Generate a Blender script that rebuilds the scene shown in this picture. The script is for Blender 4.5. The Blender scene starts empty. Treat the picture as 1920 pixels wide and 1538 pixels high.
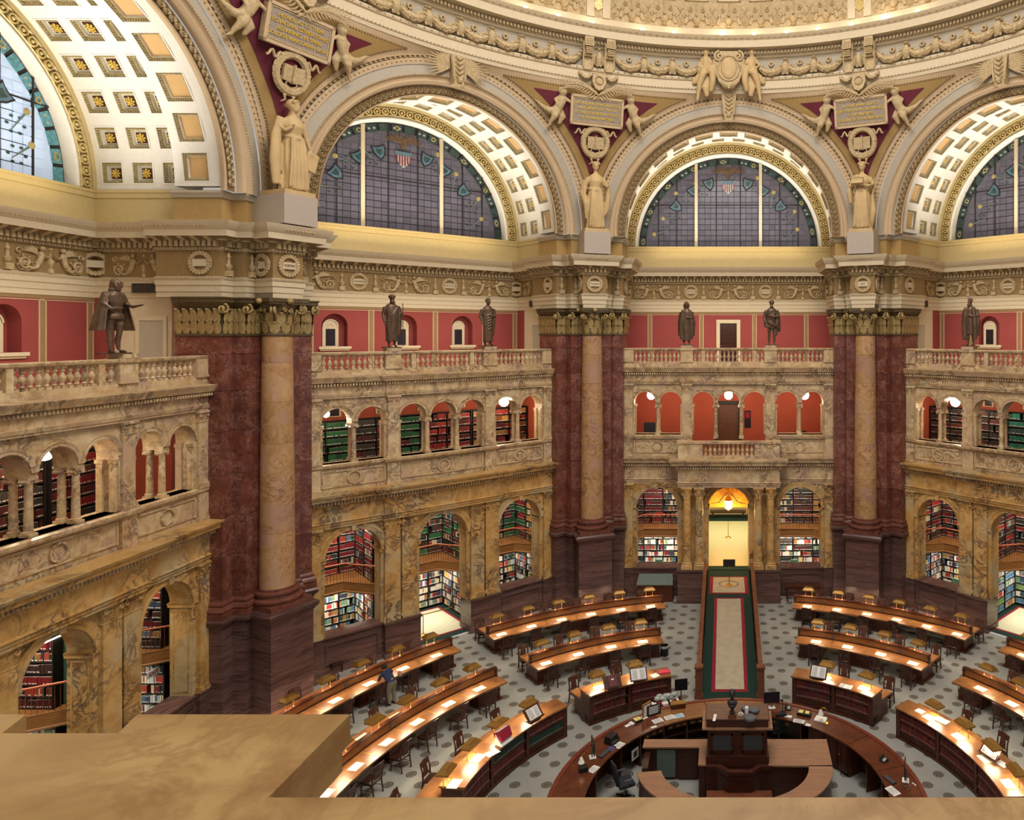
import bpy, math, random
import numpy as np
from mathutils import Matrix, Vector
random.seed(7)
S = bpy.context.scene
COL = S.collection
PI = math.pi
R = math.radians
# ---------------------------------------------------------------- camera
FPX, XP, YP = 1337.35, 1360.5, 626.04          # focal length and principal point in 1920x1538 pixels
CAM = (-0.169, -20.318, 14.5)
cd = bpy.data.cameras.new('camera')
cd.sensor_fit = 'HORIZONTAL'
cd.sensor_width = 36.0
cd.lens = FPX / 1920 * 36.0
cd.shift_x = -(XP - 960) / 1920
cd.shift_y = -(769 - YP) / 1920
cd.clip_start, cd.clip_end = 0.05, 300
cam = bpy.data.objects.new('camera', cd)
cam.location = CAM
cam.rotation_euler = (PI / 2, 0, 0)
COL.objects.link(cam)
S.camera = cam
# ---------------------------------------------------------------- exposure, world and large lights
S.view_settings.view_transform = 'Standard'
S.view_settings.look = 'None'
S.view_settings.gamma = 1.0
S.view_settings.use_curve_mapping = False
S.view_settings.exposure = EXPOSURE = 0.0
S.cycles.max_bounces = 4
S.cycles.diffuse_bounces = 2
S.cycles.glossy_bounces = 2
S.cycles.transmission_bounces = 2
S.cycles.caustics_reflective = False
S.cycles.caustics_refractive = False
S.cycles.sample_clamp_indirect = 4.0
S.cycles.adaptive_threshold = .05


def lin(h):
    """display hex colour -> linear rgba"""
    if isinstance(h, str):
        c = [int(h[i:i + 2], 16) / 255 for i in (0, 2, 4)]
    else:
        c = h
    return tuple([(x / 12.92 if x <= .04045 else ((x + .055) / 1.055) ** 2.4) for x in c] + [1.0])


W = bpy.data.worlds.new('world')
S.world = W
W.use_nodes = True
W.node_tree.nodes['Background'].inputs[0].default_value = lin('fff8f0')
W.node_tree.nodes['Background'].inputs[1].default_value = 0.46


def area(name, loc, target, sx, sy, watts, col='ffe2b8', shape='RECTANGLE', spread=None):
    d = bpy.data.lights.new(name, 'AREA')
    d.shape = shape
    d.size = sx
    d.size_y = sy
    d.energy = watts
    d.color = lin(col)[:3]
    if spread:
        d.spread = spread
    o = bpy.data.objects.new(name, d)
    o.location = loc
    dr = Vector(target) - Vector(loc)
    o.rotation_euler = dr.to_track_quat('-Z', 'Y').to_euler()
    COL.objects.link(o)
    return o


def point(name, loc, watts, col='ffd49a', rad=.12):
    d = bpy.data.lights.new(name, 'POINT')
    d.energy = watts
    d.color = lin(col)[:3]
    d.shadow_soft_size = rad
    o = bpy.data.objects.new(name, d)
    o.location = loc
    COL.objects.link(o)
    return o


def pol(ang, r, z=0.0):
    """clockwise angle in degrees from +Y"""
    return (r * math.sin(R(ang)), r * math.cos(R(ang)), z)


# light from the dome high above, as its lantern and clerestory give it
area('dome_light', (0, 0, 37.5), (0, 0, 0), 13, 13, 5000, 'fffaf4', 'DISK')
area('dome_light_front', (0, -9, 33), (0, 14, 12), 12, 5, 2600, 'fffaf4')
BAYS = {'west': 90.0, 'northwest': 45.0, 'north': 0.0, 'northeast': -45.0}


def bayp(th, u, v, z):
    a = R(th)
    return (u * math.cos(a) - v * math.sin(a), u * math.sin(a) + v * math.cos(a), z)


for _n, _t in BAYS.items():
    area('vault_cove_light', bayp(_t, 0, 21.3, 18.9), bayp(_t, 0, 21.9, 26), 9.5, .5, 430, 'fffaf2', spread=2.2)
    area('vault_cove_light', bayp(_t, 0, 22.7, 18.75), bayp(_t, 0, 22.9, 26), 9.5, .3, 110, 'ffe9b8', spread=2.6)
    area('gallery_light', bayp(_t, 0, 21.2, 15.6), bayp(_t, 0, 22.6, 13.5), 9, .4, 110, 'fff0dc')
    area('arcade_light', bayp(_t, 0, 21.4, 11.7), bayp(_t, 0, 21.9, 8), 9.5, .5, 110, 'ffeacc')
    for _u in (-3.9, 0, 3.9):
        if _n == 'north' and _u == 0:
            continue
        area('alcove_light', bayp(_t, _u, 21.0, 6.2), bayp(_t, _u, 22.8, 3.9), 2.2, .3, 150, 'fff0dc')
        area('alcove_low_light', bayp(_t, _u, 22.2, 2.72), bayp(_t, _u, 22.9, 1.0), 2.4, .3, 200, 'fff6e6')

# ---------------------------------------------------------------- materials
MATS = {}


def nodes(name):
    m = bpy.data.materials.new(name)
    m.use_nodes = True
    nt = m.node_tree
    b = nt.nodes['Principled BSDF']
    MATS[name] = m
    return m, nt, b


def N(nt, t, **k):
    n = nt.nodes.new(t)
    for a, v in k.items():
        if a.startswith('i_'):
            key = a[2:]
            n.inputs[int(key) if key.isdigit() else key].default_value = v
        else:
            setattr(n, a, v)
    return n


def ramp(nt, fac, stops):
    r = N(nt, 'ShaderNodeValToRGB')
    e = r.color_ramp.elements
    while len(e) < len(stops):
        e.new(.5)
    for x, (p, c) in zip(e, stops):
        x.position = p
        x.color = c
    nt.links.new(fac, r.inputs[0])
    return r


def mixc(nt, a, b, fac, blend='MIX'):
    m = N(nt, 'ShaderNodeMix', data_type='RGBA', blend_type=blend)
    for i, v in ((0, fac), (6, a), (7, b)):
        if hasattr(v, 'links'):
            nt.links.new(v, m.inputs[i])
        else:
            m.inputs[i].default_value = v
    return m.outputs[2]


def coords(nt, rnd=True, scale=(1, 1, 1)):
    tc = N(nt, 'ShaderNodeTexCoord')
    mp = N(nt, 'ShaderNodeMapping')
    mp.inputs[3].default_value = scale
    nt.links.new(tc.outputs['Object'], mp.inputs[0])
    if rnd:
        oi = N(nt, 'ShaderNodeObjectInfo')
        cb = N(nt, 'ShaderNodeCombineXYZ')
        for i in range(3):
            mm = N(nt, 'ShaderNodeMath', operation='MULTIPLY')
            mm.inputs[1].default_value = 37.0 + 13 * i
            nt.links.new(oi.outputs['Random'], mm.inputs[0])
            nt.links.new(mm.outputs[0], cb.inputs[i])
        nt.links.new(cb.outputs[0], mp.inputs[1])
    return mp.outputs[0]


def noise(nt, vec, scale, detail=4, rough=.55, dist=0.0):
    n = N(nt, 'ShaderNodeTexNoise')
    n.inputs['Scale'].default_value = scale
    n.inputs['Detail'].default_value = detail
    n.inputs['Roughness'].default_value = rough
    n.inputs['Distortion'].default_value = dist
    nt.links.new(vec, n.inputs['Vector'])
    return n.outputs[0]


def bump(nt, b, h, strength=.3, dist=.02):
    bp = N(nt, 'ShaderNodeBump')
    bp.inputs['Strength'].default_value = strength
    bp.inputs['Distance'].default_value = dist
    nt.links.new(h, bp.inputs['Height'])
    nt.links.new(bp.outputs[0], b.inputs['Normal'])


def plain(name, col, rough=.6, metal=0.0, var=.12, vs=6.0, emit=0.0, ecol=None, tint=0.0, spec=None, bmp=0.0):
    m, nt, b = nodes(name)
    c = lin(col)
    if var > 0:
        v = coords(nt)
        n = noise(nt, v, vs, 3)
        d = tuple([x * (1 - var) for x in c[:3]] + [1])
        l = tuple([min(1, x * (1 + var)) for x in c[:3]] + [1])
        r = ramp(nt, n, [(.3, d), (.7, l)])
        out = r.outputs[0]
        if bmp:
            bump(nt, b, n, bmp)
        nt.links.new(out, b.inputs['Base Color'])
    else:
        b.inputs['Base Color'].default_value = c
    b.inputs['Roughness'].default_value = rough
    b.inputs['Metallic'].default_value = metal
    if spec is not None:
        b.inputs['Specular IOR Level'].default_value = spec
    if emit:
        b.inputs['Emission Color'].default_value = lin(ecol or col)
        b.inputs['Emission Strength'].default_value = emit
    return m


def marble(name, base, alt, vein, vs=.8, ns=1.2, rough=.25, vw=.035, vamt=.8, tint=.0, patch=None, stretch=(1, 1, 1), courses=None):
    m, nt, b = nodes(name)
    v = coords(nt, True, stretch)
    n1 = noise(nt, v, ns, 6, .6, 1.2)
    r1 = ramp(nt, n1, [(.32, lin(base)), (.62, lin(alt))])
    out = r1.outputs[0]
    if patch:
        n3 = noise(nt, v, ns * .35, 3, .5, .6)
        r3 = ramp(nt, n3, [(.5, (0, 0, 0, 1)), (.62, (1, 1, 1, 1))])
        out = mixc(nt, out, lin(patch), r3.outputs[0])
    n2 = noise(nt, v, vs, 8, .62, 1.8)
    ma = N(nt, 'ShaderNodeMath', operation='SUBTRACT')
    nt.links.new(n2, ma.inputs[0])
    ma.inputs[1].default_value = .5
    mb_ = N(nt, 'ShaderNodeMath', operation='ABSOLUTE')
    nt.links.new(ma.outputs[0], mb_.inputs[0])
    r2 = ramp(nt, mb_.outputs[0], [(0.0, (vamt, vamt, vamt, 1)), (vw, (0, 0, 0, 1))])
    n4 = noise(nt, v, vs * .5, 2)
    r4 = ramp(nt, n4, [(.42, (0, 0, 0, 1)), (.6, (1, 1, 1, 1))])
    mm = N(nt, 'ShaderNodeMath', operation='MULTIPLY')
    nt.links.new(r2.outputs[0], mm.inputs[0])
    nt.links.new(r4.outputs[0], mm.inputs[1])
    out = mixc(nt, out, lin(vein), mm.outputs[0])
    if tint:
        oi = N(nt, 'ShaderNodeObjectInfo')
        rr = ramp(nt, oi.outputs['Random'], [(0, (1 - tint, 1 - tint * 1.1, 1 - tint * 1.2, 1)), (1, (1 + 0 * tint, 1, 1, 1))])
        out = mixc(nt, out, rr.outputs[0], 1.0, 'MULTIPLY')
    nt.links.new(out, b.inputs['Base Color'])
    b.inputs['Roughness'].default_value = rough
    b.inputs['Specular IOR Level'].default_value = .35
    return m


def wood(name, dark, light, rough=.3, scale=(1, 1, 14), ns=1.6):
    m, nt, b = nodes(name)
    v = coords(nt, True, scale)
    n1 = noise(nt, v, ns, 5, .6, .8)
    r1 = ramp(nt, n1, [(.3, lin(dark)), (.7, lin(light))])
    nt.links.new(r1.outputs[0], b.inputs['Base Color'])
    b.inputs['Roughness'].default_value = rough
    b.inputs['Specular IOR Level'].default_value = .4
    return m


def attr_mat(name, rough=.6):
    """base colour of each book comes from the mesh's colour attribute"""
    m, nt, b = nodes(name)
    a = N(nt, 'ShaderNodeAttribute', attribute_name='col')
    nt.links.new(a.outputs[0], b.inputs['Base Color'])
    b.inputs['Roughness'].default_value = rough
    return m


M = MATS
marble('yellow_marble', 'bd8c48', 'deb474', '4a383a', 1.3, 1.7, .3, .07, .9, .1, 'cdb486')
marble('pale_marble', 'c09866', 'e2caa0', '5e4846', 1.6, 2.2, .35, .065, .8, .08, 'ccac8c')
marble('red_marble', '5c3026', '8c5242', 'bc9080', 3.4, 4.2, .28, .06, .65, .3, '70403a')
marble('shaft_marble', 'b08454', 'c9a074', '6e3a2a', 1.3, 2.6, .2, .035, .8, .2, 'bf967c')
marble('brown_marble', '4a3430', '6c4e48', '8f726a', 1.6, 1.6, .2, .04, .5, .1, None, (.35, .35, 4.0))
marble('base_marble', '5d332a', '7c4a3c', '9b6b56', 1.6, 2.4, .3, .04, .4, .15)
marble('coping_marble', '9c7442', 'c09a62', '8a5c2c', 2.2, 3.2, .4, .06, .5, 0, 'a8824a')
marble('gold_marble', 'd09a3c', 'e6b95c', '8a5a24', .9, 1.2, .3, .04, .7, .05)
plain('cream_plaster', 'd6c3a2', .75, var=.04)
plain('tablet_grey', '9c8d80', .75, var=.05)
plain('grey_plaster', 'b4a894', .75, var=.04)
plain('tan_plaster', 'c9ae8a', .75, var=.04)
plain('ochre_plaster', 'ab8a54', .75, var=.05)
plain('orange_plaster', 'd2aa70', .75, var=.03)
plain('white_plaster', 'ece6da', .7, var=.03)
plain('yellow_plaster', 'd0b983', .75, var=.04)
plain('ornament_plaster', 'bfa67c', .7, var=.2, vs=9)
plain('frieze_ochre', '96794c', .8, var=.1)
plain('ornament_dark', '8a6f48', .75, var=.2, vs=9)
plain('guilloche_ground', '7a5c30', .7, var=.1)
plain('gilded_plaster', 'd8c080', .45, .15, var=.25, vs=12)
plain('gilt', 'e0bc58', .35, .3, var=.2, vs=14)
plain('statue_plaster', 'c6a877', .65, var=.1, vs=3)
plain('spandrel_red', '6a1e30', .7, var=.08, vs=3)
plain('coffer_dark', '4a1c1a', .7, var=.1)
plain('coffer_grey', 'd6ccb0', .7, var=.05)
plain('coffer_edge', 'b8a678', .7, var=.15)
plain('wall_red', '943f3a', .8, var=.05, vs=1.2)
plain('wall_orange_red', 'a2452e', .8, var=.05, vs=1.2)
plain('wall_stripe', '94764e', .8, var=.06)
plain('capital_bronze', 'a88e5c', .5, .15, var=.3, vs=8, bmp=.2)
plain('capital_shade', '5c4c30', .6, .1, var=.3, vs=8)  # darker copy of the bronze, paints shade into the gaps between leaves
plain('bronze', '6b5442', .42, .4, var=.3, vs=5)
plain('dark_glass', '2a2228', .2, var=0)
plain('lead', '1c1718', .6, var=0)
plain('green_carpet', '0c2e24', .95, var=.12, vs=20)
plain('red_carpet', '8c1528', .95, var=.08, vs=20)
plain('cream_carpet', 'b5a68c', .95, var=.1, vs=3)
plain('pale_floor', 'd8cf9c', .6, var=.05)
plain('brass', 'c99a3e', .28, .85, var=.1)
plain('hood_brass', '9a7234', .35, .5, var=.12, vs=4)
plain('paper', 'e6e2dc', .8, var=.03)
plain('black_plastic', '141416', .35, var=0)
plain('dark_fabric', '22242a', .9, var=.1)
plain('grey_plastic', '55585c', .5, var=0)
plain('pink_binding', 'd8405a', .6, var=0)
plain('green_paint', '284a38', .7, var=.05)
plain('green_chair', '6f8f76', .8, var=.05)
plain('slate_paint', '5e6b64', .7, var=.05)
plain('lamp_tube', 'fff0d0', .4, var=0, emit=150, ecol='ffebc8')
plain('bulb_glow', 'fff4e0', .4, var=0, emit=30, ecol='fff0d8')
plain('lantern_glow', 'fff0c8', .4, var=0, emit=9, ecol='ffe9b4')
plain('glow_pad_cream', 'efe0b8', .8, var=.02)  # pale colour stands in for the lamp glow on the desktops
plain('skin', 'b88a6c', .6, var=.05)
plain('blue_cloth', '2c3350', .9, var=.1)
plain('beige_cloth', '6d6455', .9, var=.1)
plain('hair', '2a211c', .8, var=.1)
plain('glass_blue', '4a6674', .3, var=.3, vs=6, emit=.06)
plain('glass_teal', '2c403e', .3, var=.6, vs=9, emit=.03)
plain('glass_white', '9c9e94', .3, var=.25, vs=9, emit=.06)
plain('glass_red', '7a2c38', .3, var=.2, emit=.1)
plain('glass_gold', '9c8c56', .3, var=.3, vs=9, emit=.08)
plain('day_glass', 'a4b6cc', .3, var=.15, vs=1.2, emit=.42, ecol='c4d4ee')
plain('day_border', '4a8088', .3, var=.5, vs=9, emit=.12, ecol='6fb8bc')
plain('night_glass', '57545f', .22, var=.22, vs=.5, emit=.06, ecol='8a7a90')
wood('dark_wood', '2a130d', '4a2417')
wood('desk_wood', '6c4224', '96653a', .32, (1, 1, 6))
wood('case_wood', '34170e', '542a1a', .3)
wood('chair_wood', '281410', '42241a', .35)
wood('counter_wood', '86604a', 'a07658', .38, (1, 6, 1))
wood('counter_panel', '341811', '4c261b', .35)
wood('rail_wood', '5a3020', '7c4830', .4)
wood('platform_wood', '8a5a30', 'ad7a45', .5)
wood('counter_dark', '4a2416', '6a3820', .25, (1, 1, 6))
wood('rail_dark', '5a2418', '7a3422', .3)
wood('booth_top', '5a4030', '705040', .35, (1, 5, 1))
plain('rug_cream', 'd8d2b0', .95, var=.05)
plain('copper_rail', 'b86a4a', .4, .3, var=.1)
plain('bar_wood', '7a4428', .5, var=.1)
plain('door_brown', '5a3420', .5, var=.15)
plain('pedestal_grey', 'b5a698', .75, var=.03)
plain('red_cover', '9c1c34', .5, var=.05)
attr_mat('books')
attr_mat('tinted')


def carpet():
    m, nt, b = nodes('carpet')
    tc = N(nt, 'ShaderNodeTexCoord')
    sp = N(nt, 'ShaderNodeSeparateXYZ')
    nt.links.new(tc.outputs['Object'], sp.inputs[0])

    def mth(op, a, b2=None, c=None):
        n = N(nt, 'ShaderNodeMath', operation=op)
        for i, q in enumerate((a, b2, c)):
            if q is None:
                continue
            if hasattr(q, 'links'):
                nt.links.new(q, n.inputs[i])
            else:
                n.inputs[i].default_value = q
        return n.outputs[0]
    PX, PY = 1.02, 1.11

    def cell(ox, oy):
        fx = mth('MULTIPLY', mth('SUBTRACT', mth('FRACT', mth('DIVIDE', mth('SUBTRACT', sp.outputs[0], ox), PX)), .5), PX)
        fy = mth('MULTIPLY', mth('SUBTRACT', mth('FRACT', mth('DIVIDE', mth('SUBTRACT', sp.outputs[1], oy), PY)), .5), PY)
        return mth('SQRT', mth('ADD', mth('MULTIPLY', fx, fx), mth('MULTIPLY', fy, fy))), mth('ARCTAN2', fy, fx)
    d1, a1 = cell(2.24 - PX / 2, 9.26 - PY / 2)
    d2, a2 = cell(2.75 - PX / 2, 9.815 - PY / 2)
    d = mth('MINIMUM', d1, d2)
    less = mth('LESS_THAN', d1, d2)
    ang = mth('ADD', mth('MULTIPLY', a1, less), mth('MULTIPLY', a2, mth('SUBTRACT', 1.0, less)))
    pet = mth('MULTIPLY', mth('ABSOLUTE', mth('SINE', mth('MULTIPLY', ang, 4.0))), .035)
    dd = mth('ADD', d, pet)
    ring = mth('LESS_THAN', mth('ABSOLUTE', mth('SUBTRACT', d, .145)), .018)
    petals = mth('LESS_THAN', mth('ABSOLUTE', mth('SUBTRACT', dd, .10)), .024)
    core = mth('LESS_THAN', d, .035)
    mask = mth('MINIMUM', mth('ADD', mth('ADD', ring, petals), core), 1.0)
    # fine diamond weave
    w1 = mth('SINE', mth('MULTIPLY', mth('ADD', sp.outputs[0], sp.outputs[1]), 62.0))
    w2 = mth('SINE', mth('MULTIPLY', mth('SUBTRACT', sp.outputs[0], sp.outputs[1]), 62.0))
    wv = mth('MULTIPLY_ADD', mth('MULTIPLY', w1, w2), .5, .5)
    base = mixc(nt, lin('7c7c76'), lin('b0aea6'), wv)
    n1 = noise(nt, tc.outputs['Object'], .35, 3)
    r1 = ramp(nt, n1, [(.35, (.86, .86, .86, 1)), (.65, (1, 1, 1, 1))])
    base = mixc(nt, base, r1.outputs[0], 1.0, 'MULTIPLY')
    halo = mth('LESS_THAN', d, .2)
    base = mixc(nt, base, lin('868070'), mth('MULTIPLY', halo, .5))
    out = mixc(nt, base, lin('3a2e28'), mask)
    nt.links.new(out, b.inputs['Base Color'])
    b.inputs['Roughness'].default_value = .95
    return m


carpet()
# ---------------------------------------------------------------- mesh builder


class MB:
    def __init__(s):
        s.v, s.f, s.m, s.c = [], [], [], []
        s.mat = 0
        s.col = None
        s.T = None

    def add(s, vs, fs):
        o = len(s.v)
        if s.T is not None:
            vs = [tuple(s.T @ Vector(p)) for p in vs]
        s.v.extend(vs)
        for f in fs:
            s.f.append([i + o for i in f])
            s.m.append(s.mat)
            s.c.append(s.col)
        return s

    def box(s, x0, x1, y0, y1, z0, z1):
        return s.add([(x0, y0, z0), (x1, y0, z0), (x1, y1, z0), (x0, y1, z0), (x0, y0, z1), (x1, y0, z1), (x1, y1, z1), (x0, y1, z1)],
                     [(0, 3, 2, 1), (4, 5, 6, 7), (0, 1, 5, 4), (1, 2, 6, 5), (2, 3, 7, 6), (3, 0, 4, 7)])

    def prism(s, pts, z0, z1):
        """plan polygon (counter-clockwise) extruded in z"""
        n = len(pts)
        return s.add([(x, y, z0) for x, y in pts] + [(x, y, z1) for x, y in pts],
                     [tuple(range(n - 1, -1, -1)), tuple(range(n, 2 * n))] + [(i, (i + 1) % n, n + (i + 1) % n, n + i) for i in range(n)])

    def xzprism(s, pts, y0, y1):
        """elevation polygon (x,z) extruded in y"""
        n = len(pts)
        return s.add([(x, y0, z) for x, z in pts] + [(x, y1, z) for x, z in pts],
                     [tuple(range(n)), tuple(range(2 * n - 1, n - 1, -1))] + [((i + 1) % n, i, n + i, n + (i + 1) % n) for i in range(n)])

    def lathe(s, prof, n=16, c=(0, 0, 0), a0=0.0, a1=2 * PI, cap=True):
        full = abs(a1 - a0 - 2 * PI) < 1e-6
        k = n if full else n + 1
        vs = []
        for r, z in prof:
            for i in range(k):
                a = a0 + (a1 - a0) * i / n
                vs.append((c[0] + r * math.cos(a), c[1] + r * math.sin(a), c[2] + z))
        fs = []
        for j in range(len(prof) - 1):
            for i in range(n):
                i2 = (i + 1) % k
                fs.append((j * k + i, j * k + i2, (j + 1) * k + i2, (j + 1) * k + i))
        if full and cap:
            fs.append(tuple(range(k - 1, -1, -1)))
            fs.append(tuple(range((len(prof) - 1) * k, len(prof) * k)))
        return s.add(vs, fs)

    def tube(s, pts, rad, n=6, flat=1.0, cap=True):
        pts = [Vector(p) for p in pts]
        if not hasattr(rad, '__len__'):
            rad = [rad] * len(pts)
        vs, fs = [], []
        up = None
        for i, p in enumerate(pts):
            d = (pts[min(i + 1, len(pts) - 1)] - pts[max(i - 1, 0)])
            if d.length < 1e-9:
                d = Vector((0, 0, 1))
            d.normalize()
            if up is None:
                up = Vector((0, 1, 0)) if abs(d.y) < .9 else Vector((1, 0, 0))
            x = d.cross(up)
            if x.length < 1e-6:
                x = d.orthogonal()
            x.normalize()
            y = x.cross(d).normalized()
            for k in range(n):
                a = 2 * PI * k / n
                vs.append(tuple(p + x * (rad[i] * math.cos(a)) + y * (rad[i] * flat * math.sin(a))))
        for i in range(len(pts) - 1):
            for k in range(n):
                k2 = (k + 1) % n
                fs.append((i * n + k, i * n + k2, (i + 1) * n + k2, (i + 1) * n + k))
        if cap:
            fs.append(tuple(range(n - 1, -1, -1)))
            fs.append(tuple(range((len(pts) - 1) * n, len(pts) * n)))
        return s.add(vs, fs)

    def ball(s, c, r, sc=(1, 1, 1), n=8, m=5):
        vs = [(c[0], c[1], c[2] - r * sc[2])]
        for j in range(1, m):
            a = -PI / 2 + PI * j / m
            for i in range(n):
                b = 2 * PI * i / n
                vs.append((c[0] + r * sc[0] * math.cos(a) * math.cos(b), c[1] + r * sc[1] * math.cos(a) * math.sin(b), c[2] + r * sc[2] * math.sin(a)))
        vs.append((c[0], c[1], c[2] + r * sc[2]))
        fs = [(0, 1 + (i + 1) % n, 1 + i) for i in range(n)]
        for j in range(m - 2):
            for i in range(n):
                a, b = 1 + j * n + i, 1 + j * n + (i + 1) % n
                fs.append((a, b, b + n, a + n))
        t = len(vs) - 1
        o = 1 + (m - 2) * n
        fs += [(o + i, o + (i + 1) % n, t) for i in range(n)]
        return s.add(vs, fs)

    def sweep(s, prof, path, closed=False, side=1, z0=0.0):
        """prof: [(out, z)]; path: plan polyline; 'out' goes to the right of travel when side=1"""
        n = len(path)
        offs = []
        for i in range(n):
            if closed:
                a, b, c = Vector(path[i - 1]), Vector(path[i]), Vector(path[(i + 1) % n])
            else:
                a, b, c = Vector(path[max(i - 1, 0)]), Vector(path[i]), Vector(path[min(i + 1, n - 1)])
            d1, d2 = b - a, c - b
            if d1.length < 1e-9:
                d1 = d2
            if d2.length < 1e-9:
                d2 = d1
            d1.normalize()
            d2.normalize()
            n1, n2 = Vector((d1.y, -d1.x)), Vector((d2.y, -d2.x))
            mm = n1 + n2
            mm = mm / max(.25, mm.dot(n1)) if mm.length > 1e-6 else n1
            offs.append(mm * side)
        k = len(prof)
        vs = [(path[i][0] + offs[i].x * o, path[i][1] + offs[i].y * o, z + z0) for i in range(n) for o, z in prof]
        fs = []
        for i in range(n if closed else n - 1):
            i2 = (i + 1) % n
            for j in range(k - 1):
                q = (i * k + j, i2 * k + j, i2 * k + j + 1, i * k + j + 1)
                fs.append(q if side > 0 else q[::-1])
        if not closed:
            fs.append(tuple(range(k)) if side < 0 else tuple(range(k - 1, -1, -1)))
            e = (n - 1) * k
            fs.append(tuple(range(e + k - 1, e - 1, -1)) if side < 0 else tuple(range(e, e + k)))
        return s.add(vs, fs)

    def ring(s, prof, uc, zc, a0=0.0, a1=PI, n=32):
        """prof [(r, v)] swept round an arch centre in the x-z plane"""
        k = len(prof)
        vs = []
        for i in range(n + 1):
            a = a0 + (a1 - a0) * i / n
            for r, v in prof:
                vs.append((uc + r * math.cos(a), v, zc + r * math.sin(a)))
        fs = []
        for i in range(n):
            for j in range(k - 1):
                fs.append((i * k + j, (i + 1) * k + j, (i + 1) * k + j + 1, i * k + j + 1))
        return s.add(vs, fs)

    def mesh(s, name, mats, smooth=None):
        me = bpy.data.meshes.new(name)
        nv = len(s.v)
        me.vertices.add(nv)
        me.vertices.foreach_set('co', np.array(s.v, dtype=np.float32).ravel())
        tot = np.fromiter((len(f) for f in s.f), dtype=np.int32, count=len(s.f))
        flat = np.fromiter((i for f in s.f for i in f), dtype=np.int32, count=int(tot.sum()))
        me.loops.add(len(flat))
        me.loops.foreach_set('vertex_index', flat)
        me.polygons.add(len(s.f))
        st = np.concatenate(([0], np.cumsum(tot)[:-1])).astype(np.int32)
        me.polygons.foreach_set('loop_start', st)
        me.polygons.foreach_set('loop_total', tot)
        if isinstance(mats, str):
            mats = [mats]
        for m in mats:
            me.materials.append(MATS[m])
        me.polygons.foreach_set('material_index', np.array(s.m, dtype=np.int32))
        if s.c and any(c is not None for c in s.c):
            at = me.color_attributes.new('col', 'FLOAT_COLOR', 'CORNER')
            cc = np.array([c if c is not None else (.5, .5, .5, 1) for c in s.c], dtype=np.float32)
            at.data.foreach_set('color', np.repeat(cc, tot, axis=0).ravel())
        me.update(calc_edges=True)
        if not smooth:
            me.polygons.foreach_set('use_smooth', np.zeros(len(s.f), dtype=bool))
        if smooth:
            me.polygons.foreach_set('use_smooth', np.ones(len(s.f), dtype=bool))
            if smooth is not True:
                me.update()
                try:
                    me.set_sharp_from_angle(angle=R(smooth))
                except Exception:
                    pass
        return me

    def build(s, name, mats, parent=None, smooth=None, label=None, cat=None, group=None, kind=None, loc=None, rz=None):
        me = s.mesh(name, mats, smooth)
        return mk(name, me, parent, label, cat, group, kind, loc, rz)


def mk(name, me, parent=None, label=None, cat=None, group=None, kind=None, loc=None, rz=None, rot=None):
    o = bpy.data.objects.new(name, me)
    COL.objects.link(o)
    if parent is not None:
        o.parent = parent
    if loc is not None:
        o.location = loc
    if rz is not None:
        o.rotation_euler[2] = rz
    if rot is not None:
        o.rotation_euler = rot
    tag(o, label, cat, group, kind)
    return o


def tag(o, label=None, cat=None, group=None, kind=None):
    for k, v in (('label', label), ('category', cat), ('group', group), ('kind', kind)):
        if v:
            o[k] = v
    return o


def thing(name, label, cat, loc=(0, 0, 0), rz=0.0, group=None, kind=None):
    return mk(name, None, None, label, cat, group, kind, loc, rz)


def kids(root):
    return list(root.children)


def dup(root, loc=None, rz=None, label=None, parent=None, group=None):
    r = root.copy()
    COL.objects.link(r)
    if parent is not None:
        r.parent = parent
    if loc is not None:
        r.location = loc
    if rz is not None:
        r.rotation_euler[2] = rz
    if label:
        r['label'] = label
    if group:
        r['group'] = group
    for ch in kids(root):
        dup(ch, parent=r)
    return r


def arc(c, r, a0, a1, n):
    return [(c[0] + r * math.cos(a0 + (a1 - a0) * i / n), c[1] + r * math.sin(a0 + (a1 - a0) * i / n)) for i in range(n + 1)]


def arch_wall(mb, u0, u1, z0, z1, ops, y0, y1, n=14):
    """wall from u0..u1, z0..z1, thickness y0..y1; ops = [(centre, radius, spring z, bottom z, left solid to floor, right solid)]"""
    ops = sorted(ops)
    cur = u0
    for i, (c, r, zs, zb, col) in enumerate(ops):
        if c - r > cur + 1e-4:
            zz = z0
            if i > 0 and ops[i - 1][4]:
                zz = zs - .12         # carried by colonettes
            mb.box(cur, c - r, y0, y1, zz, z1)
        # spandrel over the arch
        xs = [(c + r * math.cos(PI - PI * k / n), zs + r * math.sin(PI - PI * k / n)) for k in range(n + 1)]
        for k in range(n):
            (xa, za), (xb, zb2) = xs[k], xs[k + 1]
            mb.add([(xa, y0, za), (xb, y0, zb2), (xb, y0, z1), (xa, y0, z1), (xa, y1, za), (xb, y1, zb2), (xb, y1, z1), (xa, y1, z1)],
                   [(0, 1, 2, 3), (5, 4, 7, 6), (1, 0, 4, 5), (3, 2, 6, 7)])
        if zb > z0 + 1e-4:
            mb.box(c - r, c + r, y0, y1, z0, zb)
        cur = c + r
    if u1 > cur + 1e-4:
        mb.box(cur, u1, y0, y1, z0, z1)
# ================================================================ SETTING: floor
F = 19.19            # front plane of the two-storey marble screens (distance from the octagon centre)
VB = 23.8            # back wall plane of every bay
ZS = 19.9            # centre height of the great arches
floor_bm = MB()
floor_bm.prism([pol(a, 20.6)[:2] for a in (157.5, 112.5, 67.5, 22.5, -22.5, -67.5, -112.5, -157.5)], -.3, 0)
floor = floor_bm.build('floor', 'carpet', kind='structure')


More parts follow.
